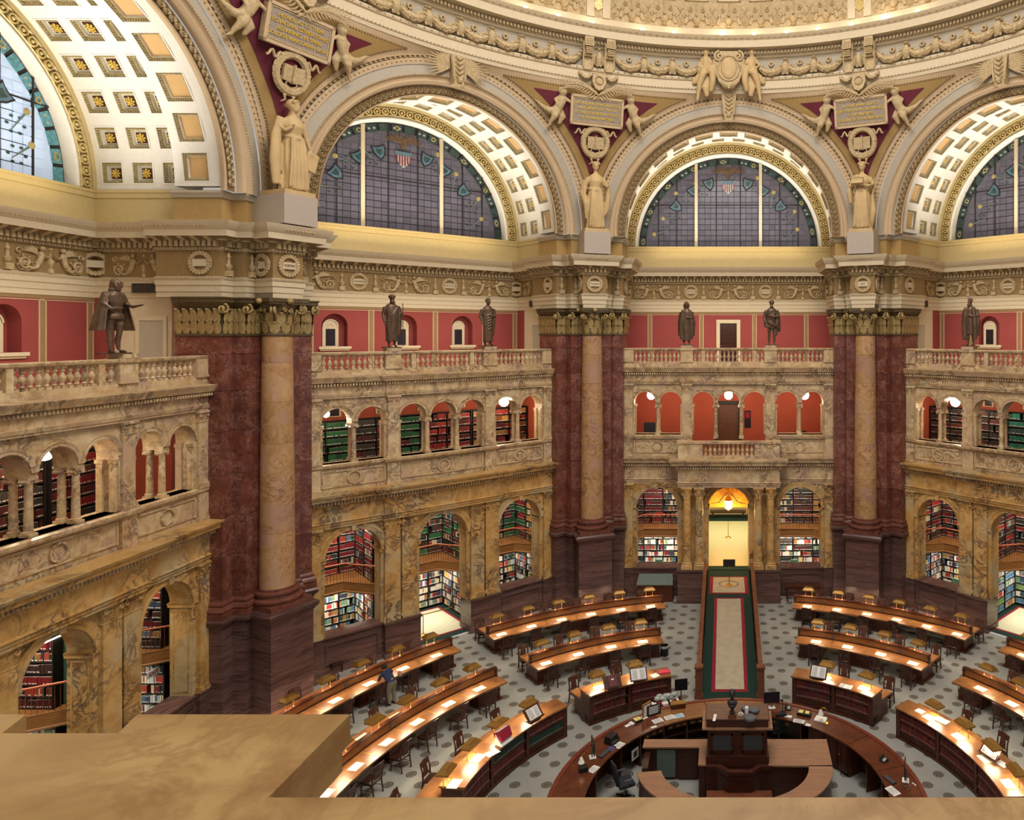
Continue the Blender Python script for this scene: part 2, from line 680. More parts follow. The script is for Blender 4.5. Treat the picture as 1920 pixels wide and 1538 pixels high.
def place(root, th, label=None, name=None, kind=None):
    a = R(th)
    x, y, z = root.location
    r = dup(root, (x * math.cos(a) - y * math.sin(a), x * math.sin(a) + y * math.cos(a), z), root.rotation_euler[2] + a, label)
    if name:
        r.name = name
    return r


def leaf_mesh():
    """one acanthus leaf standing on the x-z plane, curling toward -y"""
    b = MB()
    prof = [(0, 0, .5), (-.02, .3, 1.0), (-.05, .6, .95), (-.13, .85, .7), (-.26, .98, .45), (-.34, .9, .2)]
    vs = []
    for y, z, w in prof:
        vs += [(-.24 * w, y + .05, z), (0, y - .04, z), (.24 * w, y + .05, z)]
    fs = []
    for i in range(len(prof) - 1):
        for j in (0, 1):
            a = i * 3 + j
            fs.append((a, a + 1, a + 4, a + 3))
    b.add(vs, fs)
    return b.mesh('acanthus_leaf', 'capital_bronze', True)


LEAF = leaf_mesh()


def spiral(cx, cz, r, turns=1.6, s=1, a0=PI / 2, n=22, y=0.0, out=0.0):
    pts = []
    for i in range(n + 1):
        t = i / n
        a = a0 + s * turns * 2 * PI * t
        rr = r * (1 - .85 * t)
        pts.append((cx + rr * math.cos(a), y - out * t, cz + rr * math.sin(a)))
    return pts


# ---------------------------------------------------------------- baluster (shared mesh)
bl = MB()
bl.box(-.085, .085, -.085, .085, 0, .07)
bl.lathe([(.05, .07), (.075, .1), (.045, .15), (.095, .27), (.1, .33), (.045, .43), (.04, .46), (.07, .5), (.055, .58)], 8)
bl.box(-.08, .08, -.08, .08, .58, .65)
BALUSTER = bl.mesh('baluster', 'pale_marble', 40)


def corinthian_pilaster(mb, u0, u1, z0, z1, y, d=.14):
    """flat pilaster with moulded base and leafy cap, on plane y, projecting d toward -y"""
    mb.box(u0 - .07, u1 + .07, y - d - .07, y, z0, z0 + .1)
    mb.box(u0 - .04, u1 + .04, y - d - .05, y, z0 + .1, z0 + .2)
    h = (u1 - u0) * .85
    mb.box(u0, u1, y - d, y, z0 + .2, z1 - h)
    c = (u0 + u1) / 2
    mb.box(u0 - .02, u1 + .02, y - d - .02, y, z1 - h, z1 - h + .04)
    mb.box(u0 + .02, u1 - .02, y - d, y, z1 - h, z1 - .08)
    mb.box(u0 - .07, u1 + .07, y - d - .07, y, z1 - .08, z1)
    n = max(2, int((u1 - u0) / .2))
    for row in (0, 1):
        for i in range(n + row):
            x = u0 + (u1 - u0) * (i + .5 - .5 * row) / n
            x = min(max(x, u0 + .05), u1 - .05)
            w = (u1 - u0) / n * .42
            zb = z1 - h + .04 + row * h * .32
            mb.add([(x - w, y - d, zb), (x + w, y - d, zb), (x + w * .8, y - d - .05, zb + h * .3), (x - w * .8, y - d - .05, zb + h * .3), (x, y - d - .1, zb + h * .38)],
                   [(0, 1, 2, 3), (3, 2, 4)])
    for s in (-1, 1):
        xx = c + s * (u1 - u0) * .38
        mb.tube(spiral(xx, z1 - .08 - h * .2, h * .17, 1.2, -s, PI / 2, 12, y - d - .04), [h * .05] * 13, 5)


def screen(portal):
    """the marble screen of one bay in bay coordinates (u right, v outward)"""
    root_b = MB()
    lo = [(-3.978, 1.137, 4.87, 1.55, 0), (0, 1.137, 4.87, 1.15 if portal else 0.0, 0), (3.978, 1.137, 4.87, 1.55, 0)]
    arch_wall(root_b, -5.8, 5.8, 1.55 if False else 1.55, 6.22, [(c, r, zs, 1.55, f) for c, r, zs, zb, f in lo], F, F + .8, 18)
    root_b.mat = 1
    zc = 8.67 if portal else 8.92
    up = [(-4.645, .603, 10.68, 8.92, 1), (-3.21, .603, 10.68, 8.92, 0), (-1.427, .603, 10.68, zc, 1), (0, .603, 10.68, zc, 1), (1.427, .603, 10.68, zc, 0), (3.21, .603, 10.68, 8.92, 1), (4.645, .603, 10.68, 8.92, 0)]
    arch_wall(root_b, -5.8, 5.8, 8.92, 11.72, [(c, r, zs, max(zb, 8.92), f) for c, r, zs, zb, f in up], F, F + .7, 14)
    # parapet band between the storeys
    if portal:
        for a, b in ((-5.8, -2.03), (2.03, 5.8)):
            root_b.box(a, b, F, F + .5, 6.22, 8.92)
        root_b.box(-2.03, 2.03, F, F + .5, 6.22, 7.66)
    else:
        root_b.box(-5.8, 5.8, F, F + .5, 6.22, 8.92)
    root = root_b.build('wall_west', ['yellow_marble', 'pale_marble'], kind='structure')
    # dado below the lower arches
    d = MB()
    for s in (-1, 1):
        a, b = sorted((s * 5.8, s * 2.76))
        d.box(a, b, F - .06, F + .75, 0, 1.5)
        d.box(a, b, F - .12, F + .8, 1.5, 1.58)
        d.box(a, b, F - .14, F, 0, .28)
        # raised frame of the recessed panel
        pa, pb = sorted((s * 5.1, s * 2.95))
        for z in (.42, 1.2):
            d.box(pa, pb, F - .1, F - .06, z, z + .07)
        for x in (pa, pb - .07):
            d.box(x, x + .07, F - .1, F - .06, .49, 1.2)
        a, b = sorted((s * 2.76, s * 1.2))
        pv = 1.15 if portal else .34
        pz = 1.78 if portal else 1.6
        d.box(a, b, F - pv, F + .8, 0, pz - .1)
        d.box(a - .05, b + .05, F - pv - .05, F + .82, pz - .1, pz)
        d.box(a - .04, b + .04, F - pv - .06, F + .8, 0, .25)
        a, b = sorted((s * 5.8, s * 5.22))
        d.box(a, b, F - .2, F, 0, 1.6)
    d.build('dado', 'brown_marble', root)
    # lower archivolts, keystones and imposts
    for i, (c, r, zs, zb, f) in enumerate(lo):
        am = MB()
        am.ring([(r + .0, F - .02), (r, F - .09), (r + .1, F - .09), (r + .11, F - .07), (r + .24, F - .1), (r + .3, F - .1), (r + .3, F)], c, zs, 0, PI, 28)
        am.xzprism([(c - .09, zs + r - .04), (c + .09, zs + r - .04), (c + .13, 6.22), (c - .13, 6.22)], F - .16, F + .1)
        am.build('archivolt', 'yellow_marble', root, 40)
        for s in (-1, 1):
            jb = MB()
            x = c + s * r
            z0 = 1.6 if (i != 1) else (1.25 if portal else 1.6)
            a, b = sorted((x - s * .06, x + s * .12))
            jb.box(a, b, F - .03, F + .84, zs - .12, zs + .02)
            jb.box(a - .0, b, F - .05, F + .86, zs - .04, zs + .02)
            # panelled jamb face
            a, b = sorted((x - s * .012, x))
            for z, z2 in ((z0 + .1, z0 + .16), (zs - .26, zs - .2)):
                jb.box(a, b, F + .12, F + .68, z, z2)
            for y in (F + .12, F + .64):
                jb.box(a, b, y, y + .04, z0 + .16, zs - .26)
            jb.build('impost', 'yellow_marble', root)
    # pilasters of the lower storey
    prs = [(-5.79, -5.3), (5.3, 5.79)]
    if not portal:
        prs += [(-2.72, -2.05), (-1.97, -1.3), (1.3, 1.97), (2.05, 2.72)]
    for a, b in prs:
        p = MB()
        corinthian_pilaster(p, a, b, 1.6, 6.22, F, .16)
        p.build('pilaster', 'yellow_marble', root)
    if portal:
        for u in (-2.27, -1.6, 1.6, 2.27):
            p = MB()
            y = F - .78
            p.box(u - .3, u + .3, y - .3, y + .3, 1.78, 1.92)
            p.lathe([(.29, 1.92), (.3, 1.97), (.25, 2.02), (.27, 2.07), (.235, 2.12), (.235, 2.16), (.2, 5.55), (.23, 5.58), (.21, 5.62), (.22, 5.8), (.28, 6.1)], 20, (u, y, 0))
            p.box(u - .29, u + .29, y - .29, y + .29, 6.1, 6.2)
            for k in range(8):
                a = PI / 4 * k
                for row in (0, 1):
                    aa = a + row * PI / 8
                    dx, dy = math.cos(aa), math.sin(aa)
                    zb = 5.64 + row * .18
                    p.add([(u + dx * .22 - dy * .06, y + dy * .22 + dx * .06, zb), (u + dx * .22 + dy * .06, y + dy * .22 - dx * .06, zb), (u + dx * .26, y + dy * .26, zb + .2), (u + dx * .34, y + dy * .34, zb + .22)], [(0, 1, 2), (1, 3, 2), (0, 2, 3)])
            p.build('portal_column', 'yellow_marble', root, 40)
    # entablature between the storeys
    e = MB()
    if portal:
        path = [(-5.8, F - .05), (-2.75, F - .05), (-2.75, F - 1.05), (2.75, F - 1.05), (2.75, F - .05), (5.8, F - .05)]
        e.box(-2.75, 2.75, F - 1.0, F, 6.2, 7.6)
    else:
        path = [(-5.8, F - .16), (-2.78, F - .16), (-2.78, F - .3), (2.78, F - .3), (2.78, F - .16), (5.8, F - .16)]
    prof = [(0, 6.2), (.0, 6.33), (.04, 6.33), (.04, 6.43), (.09, 6.46), (.0, 6.5), (0, 7.12), (.05, 7.16), (.1, 7.2), (.1, 7.36), (.3, 7.4), (.34, 7.44), (.34, 7.55), (.42, 7.6), (.46, 7.7), (.0, 7.74), (-.2, 7.74)]
    if not portal:
        prof = [(o * 1.2, z) for o, z in prof]
    e.sweep(prof, path)
    e.build('cornice', 'pale_marble' if portal else 'yellow_marble', root, 30)
    dn = MB()
    segs = [(path[i], path[i + 1]) for i in range(len(path) - 1)]
    for (x0, y0), (x1, y1) in segs:
        if abs(x1 - x0) < .5 or abs(y1 - y0) > .1:
            continue
        n = int((x1 - x0) / .13)
        for i in range(n):
            x = x0 + (i + .5) * (x1 - x0) / n
            dn.box(x - .035, x + .035, y0 - .22, y0 - .1, 7.23, 7.36)
    dn.build('dentil_course', 'pale_marble', root, kind='stuff')
    # pedestals, panels and roundels of the parapet
    for s in (-1, 1):
        for a, b in ((2.03, 2.6), (5.3, 5.79)):
            a, b = sorted((s * a, s * b))
            p = MB()
            p.box(a, b, F - .12, F, 7.74, 8.72)
            p.box(a - .04, b + .04, F - .16, F, 7.74, 7.86)
            p.build('parapet_pedestal', 'pale_marble', root)
    spans = [(-5.25, -2.65), (2.65, 5.25)] + ([] if portal else [(-1.98, 1.98)])
    for a, b in spans:
        p = MB()
        for z in (7.92, 8.58):
            p.box(a, b, F - .05, F, z, z + .06)
        for x in (a, b - .06):
            p.box(x, x + .06, F - .05, F, 7.98, 8.58)
        c = (a + b) / 2
        p.build('parapet_frame', 'pale_marble', root)
        q = MB()
        q.ring([(.23, F - .02), (.23, F - .07), (.3, F - .07), (.3, F)], c, 8.28, 0, 2 * PI, 20)
        q.build('roundel', 'pale_marble', root, 40)
    sl = MB()
    pth = [(-5.8, F), (-2.62, F), (-2.62, F - .12), (2.62, F - .12), (2.62, F), (5.8, F)]
    if portal:
        for a, b in ((-5.8, -2.03), (2.03, 5.8)):
            sl.box(a, b, F - .15, F + .72, 8.72, 8.92)
            sl.box(a, b, F - .19, F, 8.82, 8.88)
    else:
        sl.box(-5.8, 5.8, F, F + .72, 8.72, 8.92)
        sl.sweep([(0, 8.7), (.08, 8.74), (.14, 8.8), (.16, 8.9), (0, 8.93)], pth)
    sl.build('sill', 'pale_marble', root)
    if portal:
        bp = MB()
        y = F - .98
        for a, b in ((-2.75, -1.4), (1.4, 2.75)):
            bp.box(a, b, y, y + .3, 7.74, 8.56)
        bp.box(-1.4, 1.4, y, y + .3, 7.74, 7.88)
        bp.box(-2.82, 2.82, y - .06, y + .36, 8.56, 8.68)
        for s in (-1, 1):
            a, b = sorted((s * 2.75, s * 2.45))
            bp.box(a, b, y + .3, F, 7.74, 8.56)
            a, b = sorted((s * 2.82, s * 2.4))
            bp.box(a, b, y + .3, F, 8.56, 8.68)
        bp.build('balcony_parapet', 'pale_marble', root)
        for i in range(11):
            o = mk('baluster', BALUSTER, root, loc=(-1.25 + i * .25, y + .15, 7.88))
            o.scale = (1, 1, 1.05)
    # upper archivolts
    for i, (c, r, zs, zb, f) in enumerate(up):
        am = MB()
        am.ring([(r, F - .0), (r, F - .05), (r + .06, F - .05), (r + .07, F - .04), (r + .12, F - .07), (r + .15, F - .07), (r + .15, F)], c, zs, 0, PI, 20)
        am.build('archivolt', 'pale_marble', root, 40)
    for u, w in ((-5.55, .24), (5.55, .24), (-2.32, .24), (2.32, .24)):
        p = MB()
        corinthian_pilaster(p, u - w, u + w, 8.92, 11.72, F, .1)
        p.build('pilaster', 'pale_marble', root)
    # ionic colonettes, one behind the other, and their imposts
    for u in (-3.928, -.714, .714, 3.928):
        for y in (F + .14, F + .56):
            p = MB()
            zb = 8.92 if (abs(u) > 3 or not portal) else 8.68
            p.box(u - .14, u + .14, y - .14, y + .14, zb, zb + .08)
            p.lathe([(.14, zb + .08), (.14, zb + .13), (.11, zb + .16), (.11, zb + .2), (.09, 10.38), (.11, 10.4), (.1, 10.44)], 12, (u, y, 0))
            for s in (-1, 1):
                p.tube([(u + s * .12, y - .12, 10.44), (u + s * .12, y + .12, 10.44)], .06, 8)
            p.box(u - .15, u + .15, y - .13, y + .13, 10.46, 10.56)
            p.build('colonette', 'pale_marble', root, 40)
    for c in (-5.248, -2.607, -2.03, 2.03, 2.607, 5.248):
        p = MB()
        s = 1 if c in (-5.248, -2.03, 2.607) else -1
        for y in (F + .14, F + .56):
            a, b = sorted((c - s * .02, c + s * .07))
            p.box(a, b, y - .1, y + .1, 8.92, 10.44)
            p.box(min(a, b) - .02, max(a, b) + .04, y - .13, y + .13, 10.44, 10.56)
        p.build('respond', 'pale_marble', root)
    # top entablature under the balustrade
    e = MB()
    e.sweep([(0, 11.72), (.0, 11.8), (.03, 11.8), (.06, 11.92), (0, 11.94), (0, 12.22), (.05, 12.25), (.08, 12.36), (.22, 12.4), (.26, 12.5), (.3, 12.56), (.34, 12.64), (0, 12.68), (-.6, 12.68), (-.6, 11.72)],
            [(-5.8, F - .1), (-2.65, F - .1), (-2.65, F - .16), (2.65, F - .16), (2.65, F - .1), (5.8, F - .1)])
    e.build('cornice', 'pale_marble', root, 30)
    dn = MB()
    n = 92
    for i in range(n):
        x = -5.75 + (i + .5) * 11.5 / n
        dn.box(x - .033, x + .033, F - .3, F - .16, 12.26, 12.36)
    dn.build('dentil_course', 'pale_marble', root, kind='stuff')
    return root


def balustrade():
    t = thing('balustrade', 'x', 'balustrade', (0, F + .1, 12.66))
    p = MB()
    p.box(-5.8, 5.8, -.16, .16, 0, .27)
    p.box(-5.8, 5.8, -.2, .2, .0, .12)
    p.build('plinth', 'pale_marble', t)
    r = MB()
    r.sweep([(.12, .91), (.18, .95), (.2, 1.02), (.15, 1.05), (0, 1.06), (-.15, 1.05), (-.2, 1.02), (-.18, .95), (-.12, .91), (.12, .91)], [(-5.8, 0), (5.8, 0)])
    for u in (-2.32, 2.32):
        r.box(u - .4, u + .4, -.25, .25, .93, 1.07)
    r.build('handrail', 'pale_marble', t)
    posts = [(-5.78, -5.25), (-2.66, -1.98), (-1.5, -1.3), (1.3, 1.5), (1.98, 2.66), (5.25, 5.78)]
    for a, b in posts:
        q = MB()
        big = b - a > .3
        w = .2 if big else .14
        q.box(a, b, -w, w, .27, .93)
        if big:
            q.box(a - .03, b + .03, -w - .03, w + .03, .27, .36)
        q.build('post', 'pale_marble', t)
    for a, b, n in ((-5.25, -2.66, 11), (-1.98, -1.5, 2), (-1.3, 1.3, 11), (1.5, 1.98, 2), (2.66, 5.25, 11)):
        for i in range(n):
            mk('baluster', BALUSTER, t, loc=(a + (i + .5) * (b - a) / n, 0, .27))
    for s in (-1, 1):
        b = MB()
        b.box(s * 2.32 - .31, s * 2.32 + .31, -.26, .26, 1.07, 1.2)
        b.build('statue_block', 'pale_marble', t)
    return t


sw = screen(False)
bal = balustrade()
snw = place(sw, 45, name='wall_northwest')
sne = place(sw, -45, name='wall_northeast')
place(sw, 90, name='wall_west')
sn = screen(True)
sn.name = 'wall_north'


def remove_tree(o):
    for c in kids(o):
        remove_tree(c)
    bpy.data.objects.remove(o)


remove_tree(sw)
for nm, th, lb in (('west', 90, 'marble balustrade at far left, running under the bronze figure in cape and breeches'),
                   ('northwest', 45, 'marble balustrade left of centre, between the two nearest great piers, under two draped bronze figures'),
                   ('northeast', -45, 'marble balustrade at the right edge, under the bronze figure in a loose cloak')):
    place(bal, th, lb)
bal['label'] = 'marble balustrade in the bay facing the viewer, over the seven red arches'

# ================================================================ backs of the bays: gallery walls, frieze, attic


def back(th, nm):
    b = MB()
    # whole back wall, kept in bands: alcove levels (green), arcade level (orange red), gallery level (red)
    if nm == 'north':
        b.box(-6.6, -1.22, VB, VB + .4, -.1, 7.6)
        b.box(1.22, 6.6, VB, VB + .4, -.1, 7.6)
        b.box(-1.22, 1.22, VB, VB + .4, 4.3, 7.6)
    else:
        b.box(-6.6, 6.6, VB, VB + .4, -.1, 7.6)
    b.mat = 1
    b.box(-6.6, 6.6, VB, VB + .4, 7.6, 12.6)
    b.mat = 2
    if nm == 'north':
        b.box(-6.6, -.52, VB, VB + .4, 12.6, 15.85)
        b.box(.52, 6.6, VB, VB + .4, 12.6, 15.85)
        b.box(-.52, .52, VB, VB + .4, 15.15, 15.85)
        b.box(-.52, .52, VB + .2, VB + .4, 12.6, 15.15)
    else:
        arch_wall(b, -6.6, 6.6, 12.6, 15.85, [(c, .58, 14.9, 13.88, 0) for c in (-3.38, 0, 3.05)], VB, VB + .5, 14)
        b.box(-6.6, 6.6, VB + .5, VB + .6, 12.6, 15.85)
    b.mat = 3
    b.box(-6.6, 6.6, VB, VB + .4, 15.85, 19.85)
    b.mat = 2
    for s in (-1, 1):
        a, c = sorted((s * 6.4, s * 6.75))
        b.mat = 2
        b.box(a, c, VB - .75, VB, 12.6, 15.85)
        b.mat = 3
        b.box(a, c, F, VB - .75, 12.6, 15.85)
        b.mat = 3
        b.box(a, c, F + .9, VB, 15.85, 19.85)
        b.mat = 1
        b.box(a, c, F + .3, VB, 7.6, 12.6)
        b.mat = 0
        b.box(a, c, F + .3, VB, -.1, 7.6)
    w = b.build('wall_back', ['green_paint', 'wall_orange_red', 'wall_red', 'cream_plaster'], kind='structure', rz=R(th))
    # stripes of the red wall
    st = MB()
    us = (-6.2, -4.45, -1.7, 1.55, 4.35, 6.2) if nm != 'north' else (-4.85, -1.66, 1.62, 4.82)
    st.box(-6.4, 6.4, VB - .012, VB, 15.72, 15.85)
    st.mat = 1
    for u in us:
        st.mat = 0
        st.box(u - .12, u + .12, VB - .012, VB, 12.7, 15.72)
        st.mat = 1
        for s in (-1, 1):
            st.box(u + s * .12 - .02, u + s * .12 + .02, VB - .02, VB, 12.7, 15.7)
    st.box(-6.4, 6.4, VB - .02, VB, 15.66, 15.69)
    st.build('painted_border', ['wall_stripe', 'tan_plaster'], w)
    if nm != 'north':
        for i, c in enumerate((-3.38, 0, 3.05)):
            y = VB + .3
            q = MB()
            # cream framed niche window set toward the left of the recess
            q.xzprism([(c - .46, 13.88), (c + .26, 13.88)] + [(c - .1 + .36 * math.cos(PI * k / 12), 14.86 + .36 * math.sin(PI * k / 12)) for k in range(13)], y, y + .1)
            q.ring([(.36, y), (.36, y - .04), (.3, y - .04)], c - .1, 14.86, 0, PI, 12)
            q.ring([(.16, y), (.14, y - .03), (.1, y - .02)], c - .1, 14.86, 0, PI, 8)
            q.box(c - .72, c + .72, VB - .14, VB + .02, 13.76, 13.88)
            q.box(c - .66, c + .66, VB - .08, VB + .02, 13.68, 13.76)
            q.build('niche_frame', 'cream_plaster', w)
            g = MB()
            g.box(c - .31, c + .11, y - .02, y + .02, 13.92, 14.74)
            g.build('niche_grille', 'dark_glass', w)
    else:
        q = MB()
        for a, c in ((-.74, -.52), (.52, .74)):
            q.box(a, c, VB - .06, VB, 12.7, 15.37)
        q.box(-.74, .74, VB - .08, VB, 15.15, 15.37)
        q.build('door_frame', 'cream_plaster', w)
        dr = MB()
        dr.box(-.5, .5, VB + .08, VB + .14, 12.68, 15.14)
        for a, z0, z1 in ((-.38, 12.9, 13.7), (.06, 12.9, 13.7), (-.38, 13.9, 14.9), (.06, 13.9, 14.9)):
            dr.box(a, a + .32, VB + .05, VB + .08, z0, z1)
        d = dr.build('door_1', 'dark_wood', kind='structure')
        h = MB()
        h.ball((-.42, VB + .03, 13.75), .05)
        h.build('door_handle', 'brass', d)
    # side doors of the gallery (pale, in the side walls)
    for s in (-1, 1):
        q = MB()
        x = s * 6.4
        a, c = sorted((x - s * .05, x))
        for y0, y1 in ((F + 1.88, F + 2.02), (F + 2.92, F + 3.06)):
            q.box(a, c, y0, y1, 12.7, 15.0)
        q.box(a, c, F + 1.88, F + 3.06, 15.0, 15.15)
        q.build('side_door_frame', 'cream_plaster', w)
        p = MB()
        a, c = sorted((x - s * .012, x + s * .0))
        p.box(a, c, F + 2.02, F + 2.92, 12.7, 15.0)
        p.build('side_door', 'grey_plaster', w)
        g = MB()
        a, c = sorted((x - s * .13, x))
        g.box(a, c, F + 2.08, F + 3.12, 16.03, 16.38)
        gg = g.build('air_grille', 'dark_glass', w)
        g2 = MB()
        for k in range(12):
            g2.box(a - .01, c + .01, F + 2.1 + k * .086, F + 2.12 + k * .086, 16.04, 16.37)
        g2.build('grille_bar', 'bronze', gg, kind='stuff')
    # gallery floor (ceiling of the arcade) and arcade floor
    g = MB()
    g.box(-6.4, 6.4, F + .1, VB, 12.45, 12.66)
    g.box(-6.4, 6.4, F + .1, VB, 12.36, 12.45)
    g.mat = 1
    g.box(-6.4, 6.4, F + .4, VB, 7.5, 7.7)
    g.mat = 0
    g.box(-6.4, 6.4, F + .4, VB, 7.3, 7.5)
    g.box(-6.4, 6.4, F + .5, VB, 6.35, 6.45)
    g.build('floor', ['cream_plaster', 'door_brown'], kind='structure', rz=R(th))
    return w


BW = {nm: back(th, nm) for nm, th in BAYS.items()}

# ---------------------------------------------------------------- the great entablature (backs and piers)
ENT = [(0, 15.85), (0, 16.05), (.03, 16.05), (.03, 16.27), (.07, 16.29), (.07, 16.46), (.1, 16.5), (.13, 16.58), (0, 16.6), (0, 17.58), (.06, 17.62), (.1, 17.68), (.1, 17.9), (.16, 17.96), (.2, 18.0), (.56, 18.02), (.58, 18.24), (.62, 18.28), (.74, 18.46), (.78, 18.56), (.0, 18.62), (-.5, 18.62)]


def dentils_along(mb, path, off, z0, z1, w, gap, dep):
    for i in range(len(path) - 1):
        a, b = Vector(path[i]), Vector(path[i + 1])
        L = (b - a).length
        n = int(L / (w + gap))
        if n < 1:
            continue
        d = (b - a) / L
        nn = Vector((d.y, -d.x))
        for k in range(n):
            c = a + d * (L * (k + .5) / n) + nn * off
            p = [c - d * w / 2, c + d * w / 2, c + d * w / 2 + nn * dep, c - d * w / 2 + nn * dep]
            mb.add([(q.x, q.y, z) for z in (z0, z1) for q in p],
                   [(0, 1, 2, 3), (7, 6, 5, 4), (1, 0, 4, 5), (2, 1, 5, 6), (3, 2, 6, 7), (0, 3, 7, 4)])


def modillions(mb, path, off, z0, z1, w, gap, dep):
    for i in range(len(path) - 1):
        a, b = Vector(path[i]), Vector(path[i + 1])
        L = (b - a).length
        n = int(L / (w + gap) + .35)
        if n < 1:
            continue
        d = (b - a) / L
        nn = Vector((d.y, -d.x))
        for k in range(n):
            c = a + d * (L * (k + .5) / n) + nn * off
            vs = []
            for s in (-1, 1):
                e = c + d * (s * w / 2)
                for o, z in ((0, z0 - .02), (0, z1), (dep, z1), (dep, z0 + .1), (dep * .8, z0 + .04), (dep * .3, z0 - .04)):
                    q = e + nn * o
                    vs.append((q.x, q.y, z))
            mb.add(vs, [(0, 1, 2, 3, 4, 5), (11, 10, 9, 8, 7, 6)] + [(i2, (i2 + 1) % 6 + 0, (i2 + 1) % 6 + 6, i2 + 6)[::-1] for i2 in range(6)])


def egg_row(mb, path, off, z, r, gap):
    for i in range(len(path) - 1):
        a, b = Vector(path[i]), Vector(path[i + 1])
        L = (b - a).length
        n = int(L / gap)
        if n < 1:
            continue
        d = (b - a) / L
        nn = Vector((d.y, -d.x))
        for k in range(n):
            c = a + d * (L * (k + .5) / n) + nn * off
            mb.ball((c.x, c.y, z), r, (1, 1, 1.3), 5, 3)



def frieze_ground(path, o, parent):
    e = MB()
    e.sweep([(o, 16.62), (o, 17.56)], path)
    e.sweep([(o + .1, 17.67), (o + .1, 17.91)], path)  # dark strip behind the dentils, shade between them put into the colour
    e.sweep([(o + .18, 17.96), (o + .5, 18.0)], path)
    e.build('frieze_ground', 'frieze_ochre', parent)


bp_path = [(-6.4, F + 1.0), (-6.4, VB), (6.4, VB), (6.4, F + 1.0)]


def wall_entablature(th, w):
    e = MB()
    e.sweep([(o_ + .03, z_) for o_, z_ in ENT], bp_path, side=1)
    o = e.build('entablature', 'cream_plaster', w, 30)
    frieze_ground(bp_path, .035, w)
    d = MB()
    dentils_along(d, bp_path, .12, 17.69, 17.89, .12, .08, .14)
    modillions(d, bp_path, .14, 17.92, 18.03, .17, .34, .42)
    egg_row(d, bp_path, .12, 17.62, .045, .11)
    egg_row(d, bp_path, .68, 18.4, .06, .15)
    egg_row(d, bp_path, .1, 16.54, .04, .1)
    d.mat = 0
    d.build('dentil_course', 'ornament_plaster', w, kind='stuff')


for nm, th in BAYS.items():
    wall_entablature(th, BW[nm])


def figure_relief():
    """a pair of winged figures whose bodies end in leafy scrolls, holding a candelabrum; 2.35 wide, 0.95 high, on plane y=0 facing -y"""
    b = MB()
    b.lathe([(.09, .0), (.09, .12), (.04, .16), (.08, .3), (.1, .4), (.03, .5), (.03, .75), (.07, .8), (.05, .86)], 8)
    for s in (-1, 1):
        b.ball((s * .36, -.07, .8), .075, (1, 1, 1.15), 7, 5)
        b.tube([(s * .36, -.04, .7), (s * .38, -.06, .6), (s * .42, -.06, .42), (s * .5, -.05, .26)], [.05, .1, .085, .1], 7, .7)
        b.tube([(s * .33, -.06, .62), (s * .2, -.08, .5), (s * .07, -.07, .62)], [.035, .03, .025], 5)
        for k in range(5):
            a = R(12 + k * 13)
            b.tube([(s * .45, -.02, .6), (s * (.45 + .25 * math.cos(a)), -.05, .6 + .25 * math.sin(a) * .5 + .06), (s * (.45 + .58 * math.cos(a)), -.02, .62 + .42 * math.sin(a) * .7)], [.03, .045, .012], 5, .5)
        b.tube([(s * .5, -.04, .28), (s * .56, -.05, .16), (s * .68, -.05, .1), (s * .84, -.05, .16)] + spiral(s * .9, .3, .2, 1.5, s, -PI / 2, 16, -.05), [.08, .07, .06, .05] + [.045] * 17, 5)
        for k in range(7):
            a = R(k * 51)
            b.ball((s * .9 + .24 * math.cos(a), -.03, .3 + .22 * math.sin(a)), .045, (1, .7, 1), 5, 3)
        b.ball((s * .9, -.07, .3), .06, (1, 1, 1), 6, 4)
        b.tube(spiral(s * 1.08, .66, .12, 1.2, -s, 0, 10, -.03), [.03] * 11, 4)
        b.tube([(s * .62, -.03, .1), (s * .8, -.03, .04), (s * 1.05, -.03, .06), (s * 1.15, -.03, .2)], [.04, .03, .03, .02], 4)
    return b.mesh('winged_figures', 'ornament_plaster', 50)


def wreath_mesh(r=.36, t=.075, mat='ornament_plaster'):
    b = MB()
    n = 22
    pts = [(r * math.cos(2 * PI * k / n), -.05, r * math.sin(2 * PI * k / n)) for k in range(n + 1)]
    b.tube(pts, t, 6, .8)
    for k in range(n):
        a = 2 * PI * (k + .5) / n
        for s in (-1, 1):
            b.ball(((r + s * t * .7) * math.cos(a), -.09, (r + s * t * .7) * math.sin(a)), .045, (1, .8, 1), 5, 3)
    return b.mesh('laurel_wreath', mat, 50)


def panel_mesh(w, h, mat='cream_plaster'):
    b = MB()
    b.box(-w / 2, w / 2, -.07, 0, -h / 2, h / 2)
    for s in (-1, 1):
        b.box(s * w / 2 - .02, s * w / 2 + .02, -.09, 0, -h / 2 - .03, h / 2 + .03)
    return b.mesh('name_panel', mat)


def urn_mesh():
    b = MB()
    b.box(-.13, .13, -.16, 0, 0, .22)
    b.lathe([(.05, .22), (.1, .26), (.13, .4), (.06, .46), (.05, .66), (.08, .7), (.05, .8), (.02, .88)], 8, (0, -.06, 0))
    return b.mesh('candelabrum', 'ornament_plaster', 50)


FIG, WRE, PAN, URN = figure_relief(), wreath_mesh(), panel_mesh(.5, .26), urn_mesh()


